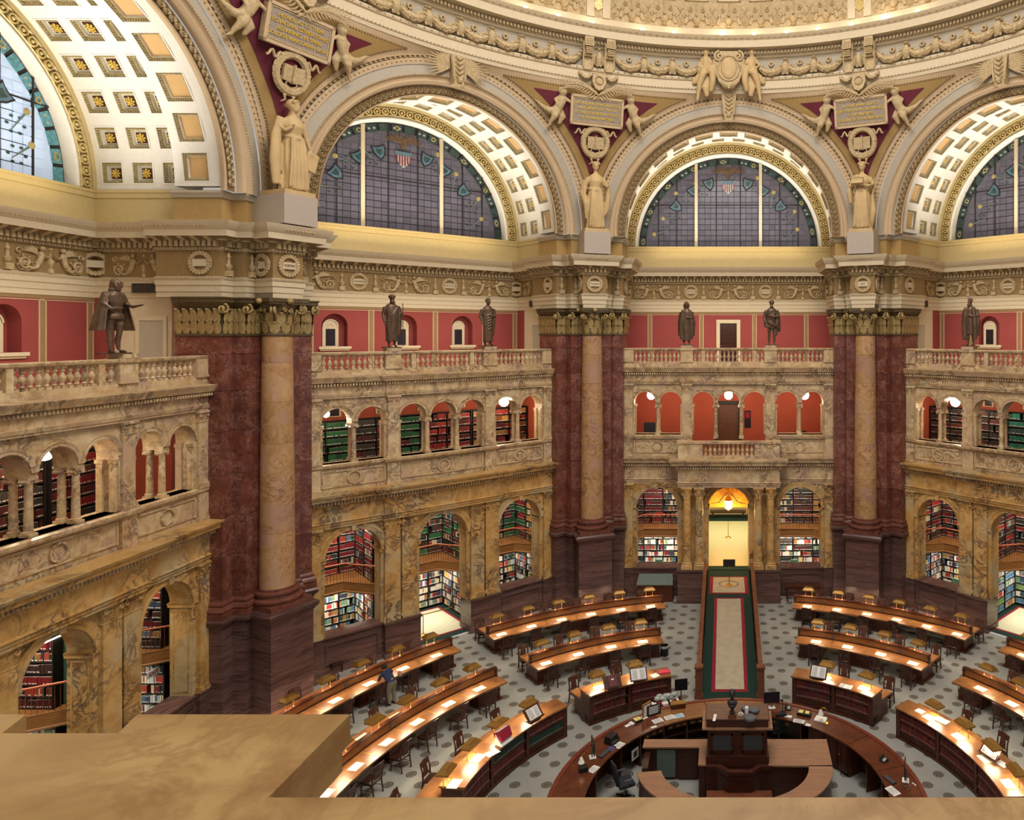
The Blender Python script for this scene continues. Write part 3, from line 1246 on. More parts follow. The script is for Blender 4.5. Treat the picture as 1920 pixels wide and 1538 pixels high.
def lettering(text, size, parent, loc, rot=(PI / 2, 0, 0), mat='gilt', depth=.008, name='lettering', spacing=1.0, align='CENTER', line=1.0, bold=0.0, target=None):
    c = bpy.data.curves.new(name, 'FONT')
    c.body = text
    c.size = size
    c.align_x = align
    c.align_y = 'CENTER'
    c.extrude = depth
    c.space_line = line
    c.space_character = spacing
    c.offset = bold
    c.resolution_u = 2
    c.materials.append(MATS[mat])
    o = bpy.data.objects.new(name, c)
    COL.objects.link(o)
    me = bpy.data.meshes.new_from_object(o.evaluated_get(bpy.context.evaluated_depsgraph_get()))
    bpy.data.objects.remove(o)
    me.name = name
    o = mk(name, me, parent, loc=loc, rot=rot, kind='stuff')
    return o


NAMES = {'northwest': ('HOMER', 'MILTON'), 'north': ('BACON', 'ARISTOTLE'), 'northeast': ('GOETHE', 'SHAKESPEARE'), 'west': ('', 'DANTE')}
for nm, w in BW.items():
    for u in (-3.6 - 1.0 + 0, 0, 3.6 + 1.0):
        mk('winged_figures', FIG, w, loc=(u, VB - .03, 16.61)).scale = (1.06, 1.4, 1.02)
    for i, u in enumerate((-2.3, 2.3)):
        mk('laurel_wreath', WRE, w, loc=(u, VB, 17.1))
        p = mk('name_panel', PAN, w, loc=(u, VB, 17.1))
        if NAMES[nm][i]:
            lettering(NAMES[nm][i], .13 if len(NAMES[nm][i]) < 8 else .09, p, (0, -.075, 0), mat='ornament_dark')
        for s in (-1, 1):
            mk('candelabrum', URN, w, loc=(u + s * .78, VB, 16.62))
    for s in (-1, 1):
        mk('laurel_wreath', WRE, w, loc=(s * 6.25, VB - .15, 17.1), rot=(0, 0, -s * PI / 4))
        mk('name_panel', PAN, w, loc=(s * 6.25, VB - .15, 17.1), rot=(0, 0, -s * PI / 4))
        mk('winged_figures', FIG, w, loc=(s * 6.4, F + 2.75, 16.61), rot=(0, 0, -s * PI / 2))

# attic ledges and window sills
for nm, w in BW.items():
    a = MB()
    a.sweep([(0, 19.55), (.06, 19.58), (.06, 19.74), (.1, 19.78), (.1, 19.87), (0, 19.9), (-.3, 19.9), (-.3, 19.5)], [(-6.4, F + .9), (-6.4, VB), (6.4, VB), (6.4, F + .9)])
    a.build('attic_ledge', 'yellow_plaster', w)
    a = MB()
    a.sweep([(.012, 18.6), (.012, 19.56), (-.1, 19.56), (-.1, 18.6)], [(-6.4, F + .9), (-6.4, VB), (6.4, VB), (6.4, F + .9)])
    a.build('attic_band', 'yellow_plaster', w)

# ================================================================ vaults, coffers, lunette windows
VR = 6.45            # radius of the vault over each bay


def rosette_mesh():
    b = MB()
    b.ball((0, -.05, 0), .05, (1, .8, 1), 6, 4)
    for ring, (n, rr, s) in enumerate(((6, .075, .045), (8, .135, .05))):
        for k in range(n):
            a = 2 * PI * k / n
            b.ball((rr * math.cos(a), -.03 + ring * .012, rr * math.sin(a)), s, (1, .6, 1), 5, 3)
    return b.mesh('rosette', 'gilt', True)


ROS = rosette_mesh()


def coffer_mesh(w, h, d, panel):
    """square coffer frame seen from inside the vault; plane x-z, opening toward -y"""
    b = MB()
    x0, x1, z0, z1 = -w / 2, w / 2, -h / 2, h / 2
    steps = [(0, 0.0), (.0, -.03), (.05, -.03), (.06, .0), (.07, d * .45), (.16, d * .45), (.17, d)]
    loops = []
    for ins, y in steps:
        loops.append([(x0 + ins, y, z0 + ins), (x1 - ins, y, z0 + ins), (x1 - ins, y, z1 - ins), (x0 + ins, y, z1 - ins)])
    vs = [p for l in loops for p in l]
    fs = []
    for j in range(len(loops) - 1):
        for i in range(4):
            i2 = (i + 1) % 4
            fs.append((j * 4 + i, j * 4 + i2, j * 4 + 4 + i2, j * 4 + 4 + i))
            b.mat = 0
    b.mat = 0
    o = len(b.v)
    for j in range(len(loops) - 1):
        b.mat = 1 if j in (3, 4) else 0
        for i in range(4):
            i2 = (i + 1) % 4
            b.add([loops[j][i], loops[j][i2], loops[j + 1][i2], loops[j + 1][i]], [(0, 1, 2, 3)])
    b.mat = 2
    b.add(loops[-1], [(0, 1, 2, 3)])
    # egg-and-leaf border as small blocks
    b.mat = 1
    n = int(w / .1)
    for i in range(n):
        t = -w / 2 + .08 + (w - .16) * (i + .5) / n
        for (ax, az) in ((t, z0 + .1), (t, z1 - .1)):
            b.ball((ax, d * .2, az), .035, (1, 1, 1), 4, 3)
    n = int(h / .1)
    for i in range(n):
        t = -h / 2 + .08 + (h - .16) * (i + .5) / n
        for (ax, az) in ((x0 + .1, t), (x1 - .1, t)):
            b.ball((ax, d * .2, az), .035, (1, 1, 1), 4, 3)
    return b.mesh('coffer', ['white_plaster', 'coffer_edge', panel])


COF_S = coffer_mesh(.86, .86, .22, 'coffer_grey')
COF_B = coffer_mesh(1.1, 1.02, .16, 'orange_plaster')
dk = MB()
dk.box(-.19, .19, -.01, .01, -.19, .19)
DARK = dk.mesh('coffer_panel', 'coffer_dark')


def strip_between(mb, r, v0, v1, a0, a1, n=6):
    vs = []
    for i in range(n + 1):
        a = a0 + (a1 - a0) * i / n
        vs += [(r * math.cos(a), v0, ZS + r * math.sin(a)), (r * math.cos(a), v1, ZS + r * math.sin(a))]
    mb.add(vs, [(2 * i, 2 * i + 2, 2 * i + 3, 2 * i + 1) for i in range(n)])


def vault(th, nm):
    b = MB()
    rows_v = (20.85, 22.0, 23.15)[:3]
    V0, V1 = 20.3, 23.55
    NC = 16
    hw = .43
    # ribs between coffers: lay out grid strips so the coffers are true openings
    edges = [V0] + [x for v in rows_v for x in (v - hw, v + hw)] + [V1 + .25]
    da = PI / NC
    ha = hw / VR
    for k in range(NC):
        c = da * (k + .5)
        lo, hi = c - ha, c + ha
        strip_between(b, VR, edges[0], edges[-1], da * k, lo, 1)
        strip_between(b, VR, edges[0], edges[-1], hi, da * (k + 1), 1)
        for j in range(0, len(edges) - 1, 2):
            strip_between(b, VR, edges[j], edges[j + 1], lo, hi, 2)
    # outer shell that closes the vault above the coffers
    strip_between(b, VR + .45, V0 - .2, V1 + .9, 0, PI, 32)
    # front step of the vault: soffit with the large coffers at radius 5.75
    FV0, FV1, FR = 18.6, 20.3, 5.75
    NB = 13
    db = PI / NB
    hb = .55 / FR
    cv = 19.5
    for k in range(NB):
        c = db * (k + .5)
        strip_between(b, FR, FV0, FV1, db * k, c - hb, 1)
        strip_between(b, FR, FV0, FV1, c + hb, db * (k + 1), 1)
        strip_between(b, FR, FV0, cv - .51, c - hb, c + hb, 2)
        strip_between(b, FR, cv + .51, FV1, c - hb, c + hb, 2)
    strip_between(b, FR + .3, FV0, FV1, 0, PI, 32)
    b.ring([(FR, FV1), (VR + .3, FV1)], 0, ZS, 0, PI, 32)
    root = b.build('ceiling', 'white_plaster', kind='structure', rz=R(th), smooth=30)
    for k in range(NC):
        a = da * (k + .5)
        for v in rows_v:
            # local -y of the coffer points to the vault axis
            o = mk('coffer', COF_S, root, loc=(VR * math.cos(a), v, ZS + VR * math.sin(a)))
            # matrix: local x -> tangent, local z -> bay v axis, local y -> radial outward
            o.rotation_mode = 'QUATERNION'
            X = Vector((-math.sin(a), 0, math.cos(a)))
            Y = Vector((math.cos(a), 0, math.sin(a)))
            Z = X.cross(Y)
            o.rotation_quaternion = Matrix((X, Y, Z)).transposed().to_quaternion()
            p = mk('coffer_panel', DARK, o, loc=(0, .2, 0))
            mk('rosette', ROS, o, loc=(0, .17, 0))
    for k in range(NB):
        a = db * (k + .5)
        o = mk('coffer', COF_B, root, loc=(FR * math.cos(a), cv, ZS + FR * math.sin(a)))
        o.rotation_mode = 'QUATERNION'
        X = Vector((-math.sin(a), 0, math.cos(a)))
        Y = Vector((math.cos(a), 0, math.sin(a)))
        o.rotation_quaternion = Matrix((X, Y, X.cross(Y))).transposed().to_quaternion()
    # lunette wall rings round the window: plain band, gilded guilloche, white moulding
    w = MB()
    w.ring([(6.5, VB - .05), (6.28, VB - .05), (6.28, VB)], 0, ZS, 0, PI, 48)
    w.mat = 2
    w.ring([(6.28, VB), (5.78, VB)], 0, ZS, 0, PI, 48)
    w.mat = 1
    w.ring([(5.78, VB - .03), (5.7, VB - .06), (5.64, VB - .03), (5.62, VB + .05), (5.6, VB + .4)], 0, ZS, 0, PI, 48)
    w.build('lunette_moulding', ['yellow_plaster', 'white_plaster', 'guilloche_ground'], root, 40)
    g = MB()
    n = 46
    for k in range(n):
        a = PI * (k + .5) / n
        cx, cz = 6.04 * math.cos(a), ZS + 6.04 * math.sin(a)
        g.ring([(.19, VB), (.175, VB - .07), (.13, VB - .07), (.12, VB - .01)], cx, cz, 0, 2 * PI, 10)
        g.ball((cx, VB - .03, cz), .075, (1, .8, 1), 6, 4)
    g.ring([(6.26, VB), (6.23, VB - .05), (6.2, VB)], 0, ZS, 0, PI, 48)
    g.ring([(5.88, VB), (5.85, VB - .05), (5.82, VB)], 0, ZS, 0, PI, 48)
    g.build('guilloche_band', 'gilded_plaster', root, kind='stuff', smooth=50)
    return root


VAULT = {nm: vault(th, nm) for nm, th in BAYS.items()}

# ---- stained-glass lunettes
WR = 5.58
pm = MB()
pm.box(-.17, .17, -.01, .01, -.155, .155)
PANE_N = pm.mesh('pane', 'night_glass')
pm2 = MB()
pm2.box(-.17, .17, -.01, .01, -.155, .155)
PANE_D = pm2.mesh('pane', 'day_glass')


def shield(b, c, z, s, rot=0, y=-.03):
    pts = [(-.5, .5), (-.2, .42), (.2, .42), (.5, .5), (.45, 0), (.28, -.35), (0, -.6), (-.28, -.35), (-.45, 0)]
    q = []
    for x, zz in pts:
        q.append((c + s * (x * math.cos(rot) - zz * math.sin(rot)), z + s * (x * math.sin(rot) + zz * math.cos(rot))))
    b.xzprism(q[::-1], y, y + .015)


def lunette(th, nm, idx, day):
    y = VB + .35
    # backing so the leaded joints read dark
    b = MB()
    prof = [(WR * math.cos(PI * k / 40), ZS + WR * math.sin(PI * k / 40)) for k in range(41)]
    b.xzprism(prof[::-1], y + .03, y + .08)
    root = b.build('window_%d' % idx, 'lead', kind='structure', rz=R(th))
    e = MB()
    e.ring([(5.16, y + .02), (4.3, y + .02)], 0, ZS, 0, PI, 40)
    e.build('edge_glass', 'day_glass' if day else 'night_glass', root)
    # the two cream mullions
    for u in (-2.0, 2.0):
        m = MB()
        m.box(u - .09, u + .09, y - .1, y + .03, ZS - .1, ZS + math.sqrt(WR * WR - u * u) - .02)
        m.build('mullion', 'cream_plaster', root)
    # iron bars
    for u in (-4.35, -3.2, -.75, .75, 3.2, 4.35):
        m = MB()
        m.box(u - .035, u + .035, y - .04, y + .03, ZS, ZS + math.sqrt(WR * WR - u * u) - .02)
        m.build('glazing_bar', 'lead', root)
    m = MB()
    zz = 2.62
    m.box(-math.sqrt(WR * WR - zz * zz), math.sqrt(WR * WR - zz * zz), y - .03, y + .03, ZS + zz - .03, ZS + zz + .03)
    m.build('glazing_bar', 'lead', root)
    src = PANE_D if day else PANE_N
    px, pz = .365, .345
    nx = int(5.2 / px) + 1
    for i in range(-nx, nx):
        for j in range(0, 17):
            x, z = (i + .5) * px, .2 + j * pz
            if abs(abs(x) - 2.0) < .2:
                pass
            if math.hypot(abs(x) + .15, z + .14) > WR - .5:
                continue
            mk('pane', src, root, loc=(x, y, ZS + z))
    # border ring segments
    n = 26
    for k in range(n):
        a0, a1 = PI * k / n + .012, PI * (k + 1) / n - .012
        s = MB()
        s.mat = 0
        s.ring([(WR - .08, y), (WR - .08, y - .02), (WR - .46, y - .02), (WR - .46, y)], 0, ZS, a0, a1, 3)
        am = (a0 + a1) / 2
        s.mat = 1 if k % 2 else 0
        rr = WR - .27
        for t in (-.25, .25):
            q = am + t * (a1 - a0)
            s.ball((rr * math.cos(q), y - .02, ZS + rr * math.sin(q)), .07, (1.2, .2, .8), 5, 3)
        s.mat = 3
        if k % 3 == 1:
            s.ring([(.13, y - .03), (.13, y - .045), (.07, y - .045)], rr * math.cos(am), ZS + rr * math.sin(am), 0, 2 * PI, 8)
        s.build('border_pane', ['day_border' if day else 'glass_teal', 'glass_white', 'glass_blue', 'glass_gold'], root)
    # heraldic glass: shields in a ring, torches, the eagle and striped shield in the middle
    for k, ang in enumerate((38, 58, 73, 107, 122, 142)):
        s = MB()
        a = R(ang)
        rr = 4.1
        rot = a - PI / 2
        s.mat = 0
        shield(s, rr * math.cos(a), ZS + rr * math.sin(a), .72, rot, y - .05)
        s.mat = 1
        shield(s, rr * math.cos(a), ZS + rr * math.sin(a) , .56, rot, y - .07)
        s.mat = 2
        shield(s, rr * math.cos(a), ZS + rr * math.sin(a), .3, rot, y - .085)
        s.build('heraldic_shield', ['lead', 'glass_blue', 'glass_teal'], root)
    for k, ang in enumerate((12, 26, 48, 65, 115, 132, 154, 168)):
        s = MB()
        a = R(ang)
        rr = 4.35 if k % 2 else 4.1
        cx, cz = rr * math.cos(a), ZS + rr * math.sin(a)
        d = Vector((math.cos(a + .5), math.sin(a + .5)))
        s.mat = 0
        s.tube([(cx - d.x * .55, y - .04, cz - d.y * .55), (cx + d.x * .25, y - .04, cz + d.y * .25)], [.015, .04], 5, .3)
        s.mat = 1
        s.ball((cx + d.x * .38, y - .04, cz + d.y * .38), .13, (1, .2, 1), 6, 4)
        s.mat = 2
        for q in range(6):
            t = q * PI / 3
            s.ball((cx + .3 * math.cos(t) - d.x * .3, y - .035, cz + .3 * math.sin(t) - d.y * .3), .07, (1.2, .2, .8), 5, 3)
        s.build('torch_motif', ['slate_paint', 'glass_gold', 'glass_teal'], root)
    s = MB()
    zc = ZS + 3.75
    s.mat = 0
    shield(s, 0, zc, .8, 0, y - .07)
    s.mat = 1
    for k in range(6):
        x = -.34 + k * .136
        h = .48 - abs(x) * .7
        s.box(x - .034, x + .034, y - .085, y - .07, zc - h + .06, zc + .16)
    s.mat = 2
    s.box(-.37, .37, y - .09, y - .07, zc + .16, zc + .38)
    s.mat = 0
    for i in range(5):
        for j in range(2):
            s.ball((-.28 + i * .14, y - .09, zc + .22 + j * .1), .02, (1, .4, 1), 5, 3)
    s.build('striped_shield', ['glass_white', 'glass_red', 'glass_blue'], root)
    s = MB()
    zc = ZS + 4.45
    s.T = Matrix.Translation((0, 0, zc * -.25)) @ Matrix.Diagonal((1.25, 1, 1.25, 1))
    s.tube([(0, y - .05, zc - .15), (0, y - .05, zc + .12), (.02, y - .05, zc + .32)], [.1, .13, .05], 6, .3)
    for sd in (-1, 1):
        for k in range(6):
            a = R(18 + k * 14)
            s.tube([(sd * .08, y - .05, zc + .1), (sd * (.1 + .35 * math.cos(a)), y - .05, zc + .1 + .2 * math.sin(a)), (sd * (.12 + .72 * math.cos(a)), y - .05, zc + .02 + .5 * math.sin(a))], [.04, .05, .015], 5, .3)
    s.build('eagle_motif', 'bronze', root)
    return root


for i, (nm, th) in enumerate(BAYS.items()):
    lunette(th, nm, i + 1, nm == 'west')
# ================================================================ PIERS with their great columns (frame: x = p along the octagon, y = q outward)
C8, S8 = math.cos(R(22.5)), math.sin(R(22.5))
TILT = math.atan((19.37 - 17.6) / (27.3 - 19.9))


def vpt(u, v):
    """bay point (right-hand bay) into the pier frame"""
    return (u * C8 + v * S8, -u * S8 + v * C8)


def pier_path(o=0.0, block=None, start=20.3):
    """stepped front of a pier from left to right; o grows it toward the room"""
    r = [vpt(-5.775 + o, start), vpt(-5.775 + o, 18.6 - o), vpt(-6.35 + o, 18.6 - o), vpt(-6.35 + o, 18.1 - o)]
    w, q = block if block else (.62, 19.3)
    # where the innermost face (v = 18.1-o) reaches p = w
    v = 18.1 - o
    u = (w - v * S8) / C8
    p5 = vpt(u, v)
    r.append(p5)
    right = r[::-1]
    left = [(-x, y) for x, y in r]
    mid = [(-w, q), (w, q)] if block else []
    return left + mid + right


def closed(path):
    return [(-2.0, 22.0)] + path + [(2.0, 22.0)]


def blk(b, path, z0, z1):
    pts = closed(path)
    # counter-clockwise order
    b.prism(pts, z0, z1)


def leaves_along(parent, path, z, h, step, off=.02, wscale=1.0, mat=None):
    for i in range(len(path) - 1):
        a, b = Vector(path[i]), Vector(path[i + 1])
        L = (b - a).length
        n = int(L / step + .5)
        if n < 1:
            continue
        d = (b - a) / L
        nn = Vector((d.y, -d.x))
        for k in range(n):
            c = a + d * (L * (k + .5) / n) + nn * off
            o = mk('acanthus_leaf', LEAF, parent, loc=(c.x, c.y, z))
            o.rotation_euler[2] = math.atan2(d.y, d.x)
            o.scale = (step * 1.9 * wscale, h * .75, h)


PIERS = [(22.5, 'north'), (67.5, 'west'), (-22.5, 'east')]


def pier(th):
    root_b = MB()
    shp = pier_path(0)
    blk(root_b, pier_path(-.12), .3, 4.6)
    blk(root_b, pier_path(-.05), 4.0, 15.8)
    root = root_b.build('wall_pier', 'red_marble', kind='structure', rz=R(th))
    # marble courses of the stepped pilasters
    zs = [4.8, 6.3, 7.75, 9.3, 10.9, 12.4, 13.75, 14.42]
    for i in range(len(zs) - 1):
        b = MB()
        t = .02 * (1 - i / 7)
        blk(b, pier_path(t), zs[i] + .006, zs[i + 1] - .006)
        b.build('marble_block', 'red_marble', root)
    b = MB()
    b.sweep([(.08, .0), (.16, .0), (.16, .3), (.1, .42), (.06, .5), (.06, 3.7), (.1, 3.76), (.2, 3.86), (.22, 3.98), (.16, 4.06), (0, 4.08)], pier_path(0, (.8, 18.13)))
    b.build('pier_pedestal', 'brown_marble', root, 30)
    b = MB()
    b.sweep([(.17, 4.06), (.17, 4.24), (.13, 4.26), (.17, 4.34), (.13, 4.44), (.07, 4.5), (.1, 4.56), (.08, 4.64), (.03, 4.68), (.03, 4.8), (0, 4.8)], pier_path(0))
    b.build('pier_base', 'base_marble', root, 40)
    # capital zone
    b = MB()
    b.sweep([(.0, 14.4), (.05, 14.42), (.05, 14.5), (.02, 14.52), (.02, 15.45), (.1, 15.55), (.14, 15.6), (.2, 15.66), (.2, 15.78), (.24, 15.8), (.24, 15.85), (0, 15.85)], pier_path(0))
    cap = b.build('pilaster_capital', 'capital_shade', root, 40)
    leaves_along(cap, pier_path(0), 14.5, .52, .27, .05, 1.25)
    leaves_along(cap, pier_path(0), 14.84, .6, .27, .08, 1.2)
    b = MB()
    pth = pier_path(0)
    for (x, y), s in ((pth[1], -1), (pth[3], -1), (pth[-2], 1), (pth[-4], 1)):
        for da in (0, PI / 2):
            pts = spiral(0, 15.42, .2, 1.4, s, PI / 2, 14)
            a = da + s * R(22.5)
            b.tube([(x + px * math.cos(a) + s * .05, y + px * math.sin(a) - .12, pz) for px, _, pz in pts], [.05] * 15, 5)
    b.build('volute', 'capital_bronze', cap, True)
    # entablature over pier and column block
    ep = pier_path(0, (.6, 18.33), 21.0)
    b = MB()
    b.sweep(ENT, ep)
    blk(b, pier_path(-.02, (.6, 18.34), 21.0), 15.85, 18.6)
    b.build('entablature', 'cream_plaster', root, 30)
    frieze_ground(ep, .01, root)
    d = MB()
    dentils_along(d, ep, .1, 17.69, 17.89, .12, .08, .14)
    modillions(d, ep, .12, 17.92, 18.03, .17, .3, .42)
    egg_row(d, ep, .12, 17.62, .045, .11)
    egg_row(d, ep, .68, 18.4, .06, .15)
    egg_row(d, ep, .1, 16.54, .04, .1)
    d.build('dentil_course', 'ornament_plaster', root, kind='stuff')
    # wreaths and candelabra in the frieze
    for s in (-1, 1):
        a = s * R(90)
        mk('laurel_wreath', WRE, root, loc=(s * .6, 18.85, 17.1), rot=(0, 0, -a * -1 if False else a))
        mk('name_panel', PAN, root, loc=(s * .6, 18.85, 17.1), rot=(0, 0, a)).scale = (.7, 1, 1)
        u, v = -5.775, 19.35
        x, y = vpt(u, v)
        aa = R(-22.5) + PI / 2
        mk('laurel_wreath', WRE, root, loc=(s * x, y, 17.1), rot=(0, 0, s * aa))
        mk('name_panel', PAN, root, loc=(s * x, y, 17.1), rot=(0, 0, s * aa))
        for u, v, k in ((-6.05, 18.6, 0), (-6.6, 18.1, 0)):
            x, y = vpt(u, v)
            mk('candelabrum', URN, root, loc=(s * x, y, 16.62), rot=(0, 0, -s * R(22.5) * -1 if False else -s * R(22.5)))
    mk('laurel_wreath', WRE, root, loc=(0, 18.33, 17.1))
    mk('name_panel', PAN, root, loc=(0, 18.33, 17.1))
    # attic piers and imposts under the arches
    b = MB()
    b.sweep([(0, 18.6), (0, 19.5), (.05, 19.52), (.08, 19.6), (.12, 19.64), (.12, 19.7), (0, 19.74)], pier_path(-.03, None, 20.4))
    b.build('impost', 'ochre_plaster', root, 30)
    b = MB()
    b.sweep([(.0, 19.48), (.06, 19.5), (.09, 19.6), (.14, 19.65), (.14, 19.74), (-.3, 19.76)], pier_path(-.02, None, 20.4))
    b.build('impost_moulding', 'grey_plaster', root, 30)
    return root


P0 = pier(22.5)
P0.name = 'wall_pier_north'
for th, nm in PIERS[1:]:
    r = dup(P0, rz=R(th))
    r.name = 'wall_pier_' + nm
PR = {22.5: P0}
for o in bpy.data.objects:
    if o.parent is None and o.name.startswith('wall_pier'):
        PR[round(math.degrees(o.rotation_euler[2]), 1)] = o
far_pier = dup(P0, rz=R(-67.5))
far_pier.name = 'wall_pier_far'
for th, tx in ((67.5, 'POETRY'), (22.5, 'PHILOSOPHY'), (-22.5, 'ART')):
    lettering(tx, .13 if len(tx) < 8 else .085, PR[th], (0, 18.33 - .08, 17.1), mat='ornament_dark')

# ---------------------------------------------------------------- great columns


def column():
    t = thing('great_column', 'x', 'column', (0, 18.93, 0))
    b = MB()
    w = .84
    b.box(-w - .1, w + .1, -w - .1, .8, 0, .32)
    b.box(-w, w, -w, .8, .32, 3.72)
    b.box(-w - .06, w + .06, -w - .06, .8, 3.72, 3.82)
    b.box(-w - .14, w + .14, -w - .14, .8, 3.82, 4.0)
    b.box(-w - .06, w + .06, -w - .06, .8, 4.0, 4.08)
    b.build('pedestal', 'brown_marble', t)
    b = MB()
    b.box(-.83, .83, -.83, .6, 4.08, 4.26)
    b.lathe([(.82, 4.26), (.87, 4.32), (.87, 4.4), (.8, 4.46), (.7, 4.48), (.69, 4.55), (.76, 4.6), (.76, 4.67), (.68, 4.72), (.64, 4.73), (.64, 4.78), (.6, 4.8)], 40)
    b.build('base', 'base_marble', t, 40)
    zs = [4.8, 6.9, 8.7, 10.3, 11.9, 13.4, 14.42]

    def rr(z):
        k = (z - 4.8) / 9.7
        return .6 - .09 * k ** 1.6
    for i in range(6):
        b = MB()
        z0, z1 = zs[i] + .004, zs[i + 1] - .004
        b.lathe([(rr(z0 + (z1 - z0) * j / 3), z0 + (z1 - z0) * j / 3) for j in range(4)], 40)
        b.build('drum', 'shaft_marble', t, 40)
    b = MB()
    b.lathe([(.51, 14.4), (.55, 14.42), (.56, 14.47), (.52, 14.5), (.5, 14.52), (.5, 15.0), (.55, 15.35), (.66, 15.62)], 28)
    # abacus with concave sides
    pts = []
    for q in range(4):
        a = PI / 4 + q * PI / 2
        c, s = math.cos(a), math.sin(a)
        pts += [(1.02 * c + .07 * s, 1.02 * s - .07 * c), (1.02 * c - .07 * s, 1.02 * s + .07 * c)]
        m = a + PI / 4
        for dt in (-.35, 0, .35):
            rad = .62 / math.cos(dt) * (1 + .1 * abs(dt))
            pts.append((rad * math.cos(m + dt), rad * math.sin(m + dt)))
    b.prism(pts, 15.62, 15.7)
    b.prism([(x * 1.05, y * 1.05) for x, y in pts], 15.7, 15.85)
    cap = b.build('capital', 'capital_shade', t, 40)
    for row, (z, h, o) in enumerate(((14.5, .48, 0), (14.78, .55, PI / 8))):
        for k in range(8):
            a = k * PI / 4 + o
            lf = mk('acanthus_leaf', LEAF, cap, loc=(.5 * math.cos(a), .5 * math.sin(a), z), rot=(0, 0, a + PI / 2))
            lf.scale = (.72, h * .75, h)
    v = MB()
    for q in range(4):
        a = PI / 4 + q * PI / 2
        d = Vector((math.cos(a), math.sin(a), 0))
        for s in (-1, 1):
            n = Vector((-d.y, d.x, 0)) * s * .05
            pts = spiral(0, 0, .17, 1.3, 1, PI, 12)
            v.tube([(Vector((0, 0, 15.0)) + d * .55 + n), (Vector((0, 0, 15.3)) + d * .62 + n)] + [(d * (.83 + px) + n + Vector((0, 0, 15.42 + pz))) for px, _, pz in pts], [.03, .04] + [.045] * 13, 5)
    for q in range(4):
        m = q * PI / 2
        for s in (-1, 1):
            pts = spiral(s * .12, 15.4, .1, 1.2, s, PI, 10)
            v.tube([(.6 * math.cos(m) - px * math.sin(m), .6 * math.sin(m) + px * math.cos(m), pz) for px, _, pz in pts], [.03] * 11, 5)
        v.ball((.72 * math.cos(m), .72 * math.sin(m), 15.74), .13, (1, 1, .9), 7, 5)
    v.build('volute', 'capital_bronze', cap, True)
    return t


c0 = column()
place(c0, 67.5, 'great marble column at left with the widest shaft, beneath the POETRY panel')
place(c0, 22.5, 'great marble column just left of the facing bay, beneath the PHILOSOPHY panel')
place(c0, -22.5, 'great marble column right of the facing bay, beneath the ART panel')
remove_tree(c0)

# ---------------------------------------------------------------- great arches


def great_arch():
    b = MB()
    a0, a1, n = -.03, PI + .03, 72
    b.mat = 0
    b.ring([(7.28, 18.1), (7.24, 17.86), (7.2, 17.8)], 0, ZS, a0, a1, n)
    b.ring([(7.08, 17.78), (6.84, 17.84)], 0, ZS, a0, a1, n)
    b.ring([(6.42, 17.87), (6.36, 17.86), (6.34, 17.92), (6.28, 17.98), (6.2, 18.0), (6.18, 17.95), (6.12, 17.92), (6.06, 17.95), (6.02, 18.04), (6.0, 18.22)], 0, ZS, a0, a1, n)
    b.ring([(5.62, 18.32), (5.59, 18.28), (5.56, 18.34), (5.6, 18.5), (5.75, 18.62)], 0, ZS, a0, a1, n)
    b.mat = 1
    b.ring([(6.84, 17.9), (6.42, 17.9)], 0, ZS, a0, a1, n)
    b.mat = 2
    b.ring([(7.2, 17.86), (7.08, 17.86)], 0, ZS, a0, a1, n)
    b.ring([(6.0, 18.28), (5.62, 18.36)], 0, ZS, a0, a1, n)
    root = b.build('trim_arch', ['tan_plaster', 'grey_plaster', 'ornament_dark'], kind='structure', smooth=40)
    g = MB()
    n = 66
    for k in range(n):
        a = PI * (k + .5) / n
        r = 5.81
        g.ring([(.15, 18.28), (.13, 18.22), (.1, 18.27)], r * math.cos(a), ZS + r * math.sin(a), 0, 2 * PI, 9)
        g.ring([(.07, 18.28), (.05, 18.23), (.03, 18.24)], r * math.cos(a), ZS + r * math.sin(a), 0, 2 * PI, 6)
    g.build('guilloche_band', 'ornament_plaster', root, kind='stuff', smooth=50)
    d = MB()
    n = 100
    for k in range(n):
        a = PI * (k + .5) / n
        for r, s in ((7.14, .06), (6.98, .05)):
            d.ball((r * math.cos(a), 17.8, ZS + r * math.sin(a)), s, (1, 1, 1), 5, 3)
    n = 190
    for k in range(n):
        a = PI * (k + .5) / n
        d.ball((6.39 * math.cos(a), 17.85, ZS + 6.39 * math.sin(a)), .035, (1, 1, 1), 4, 3)
    d.build('bead_moulding', 'ornament_plaster', root, kind='stuff')
    # scrolled keystone with palm sprays
    k = MB()
    k.xzprism([(-.22, ZS + 6.05), (.22, ZS + 6.05), (.36, ZS + 7.35), (-.36, ZS + 7.35)], 17.5, 18.2)
    for s in (-1, 1):
        k.tube([(s * .24, 17.48, ZS + 6.2), (s * .3, 17.45, ZS + 6.8), (s * .34, 17.5, ZS + 7.3)], [.05, .06, .07], 5)
        for j in range(5):
            z = ZS + 6.25 + j * .22
            k.tube([(0, 17.44, z), (s * .2, 17.42, z + .16)], [.05, .02], 4)
    k.ball((0, 17.4, ZS + 6.2), .14, (1, 1, .8), 7, 5)
    k.build('keystone', 'ornament_plaster', root, 50)
    return root


arch0 = great_arch()


def palm_fronds(parent):
    k = MB()
    for s in (-1, 1):
        for j in range(13):
            a = R(-38 + j * 10)
            L = 1.25 - .04 * abs(j - 5)
            k.tube([(s * .35, 17.7, ZS + 6.75), (s * (.35 + L * .5 * math.cos(a)), 17.62, ZS + 6.75 + L * .5 * math.sin(a) + .06), (s * (.35 + L * math.cos(a)), 17.66, ZS + 6.75 + L * math.sin(a) * .8)], [.02, .05, .008], 4, .5)
    k.build('palm_fronds', 'ornament_plaster', parent, 50)


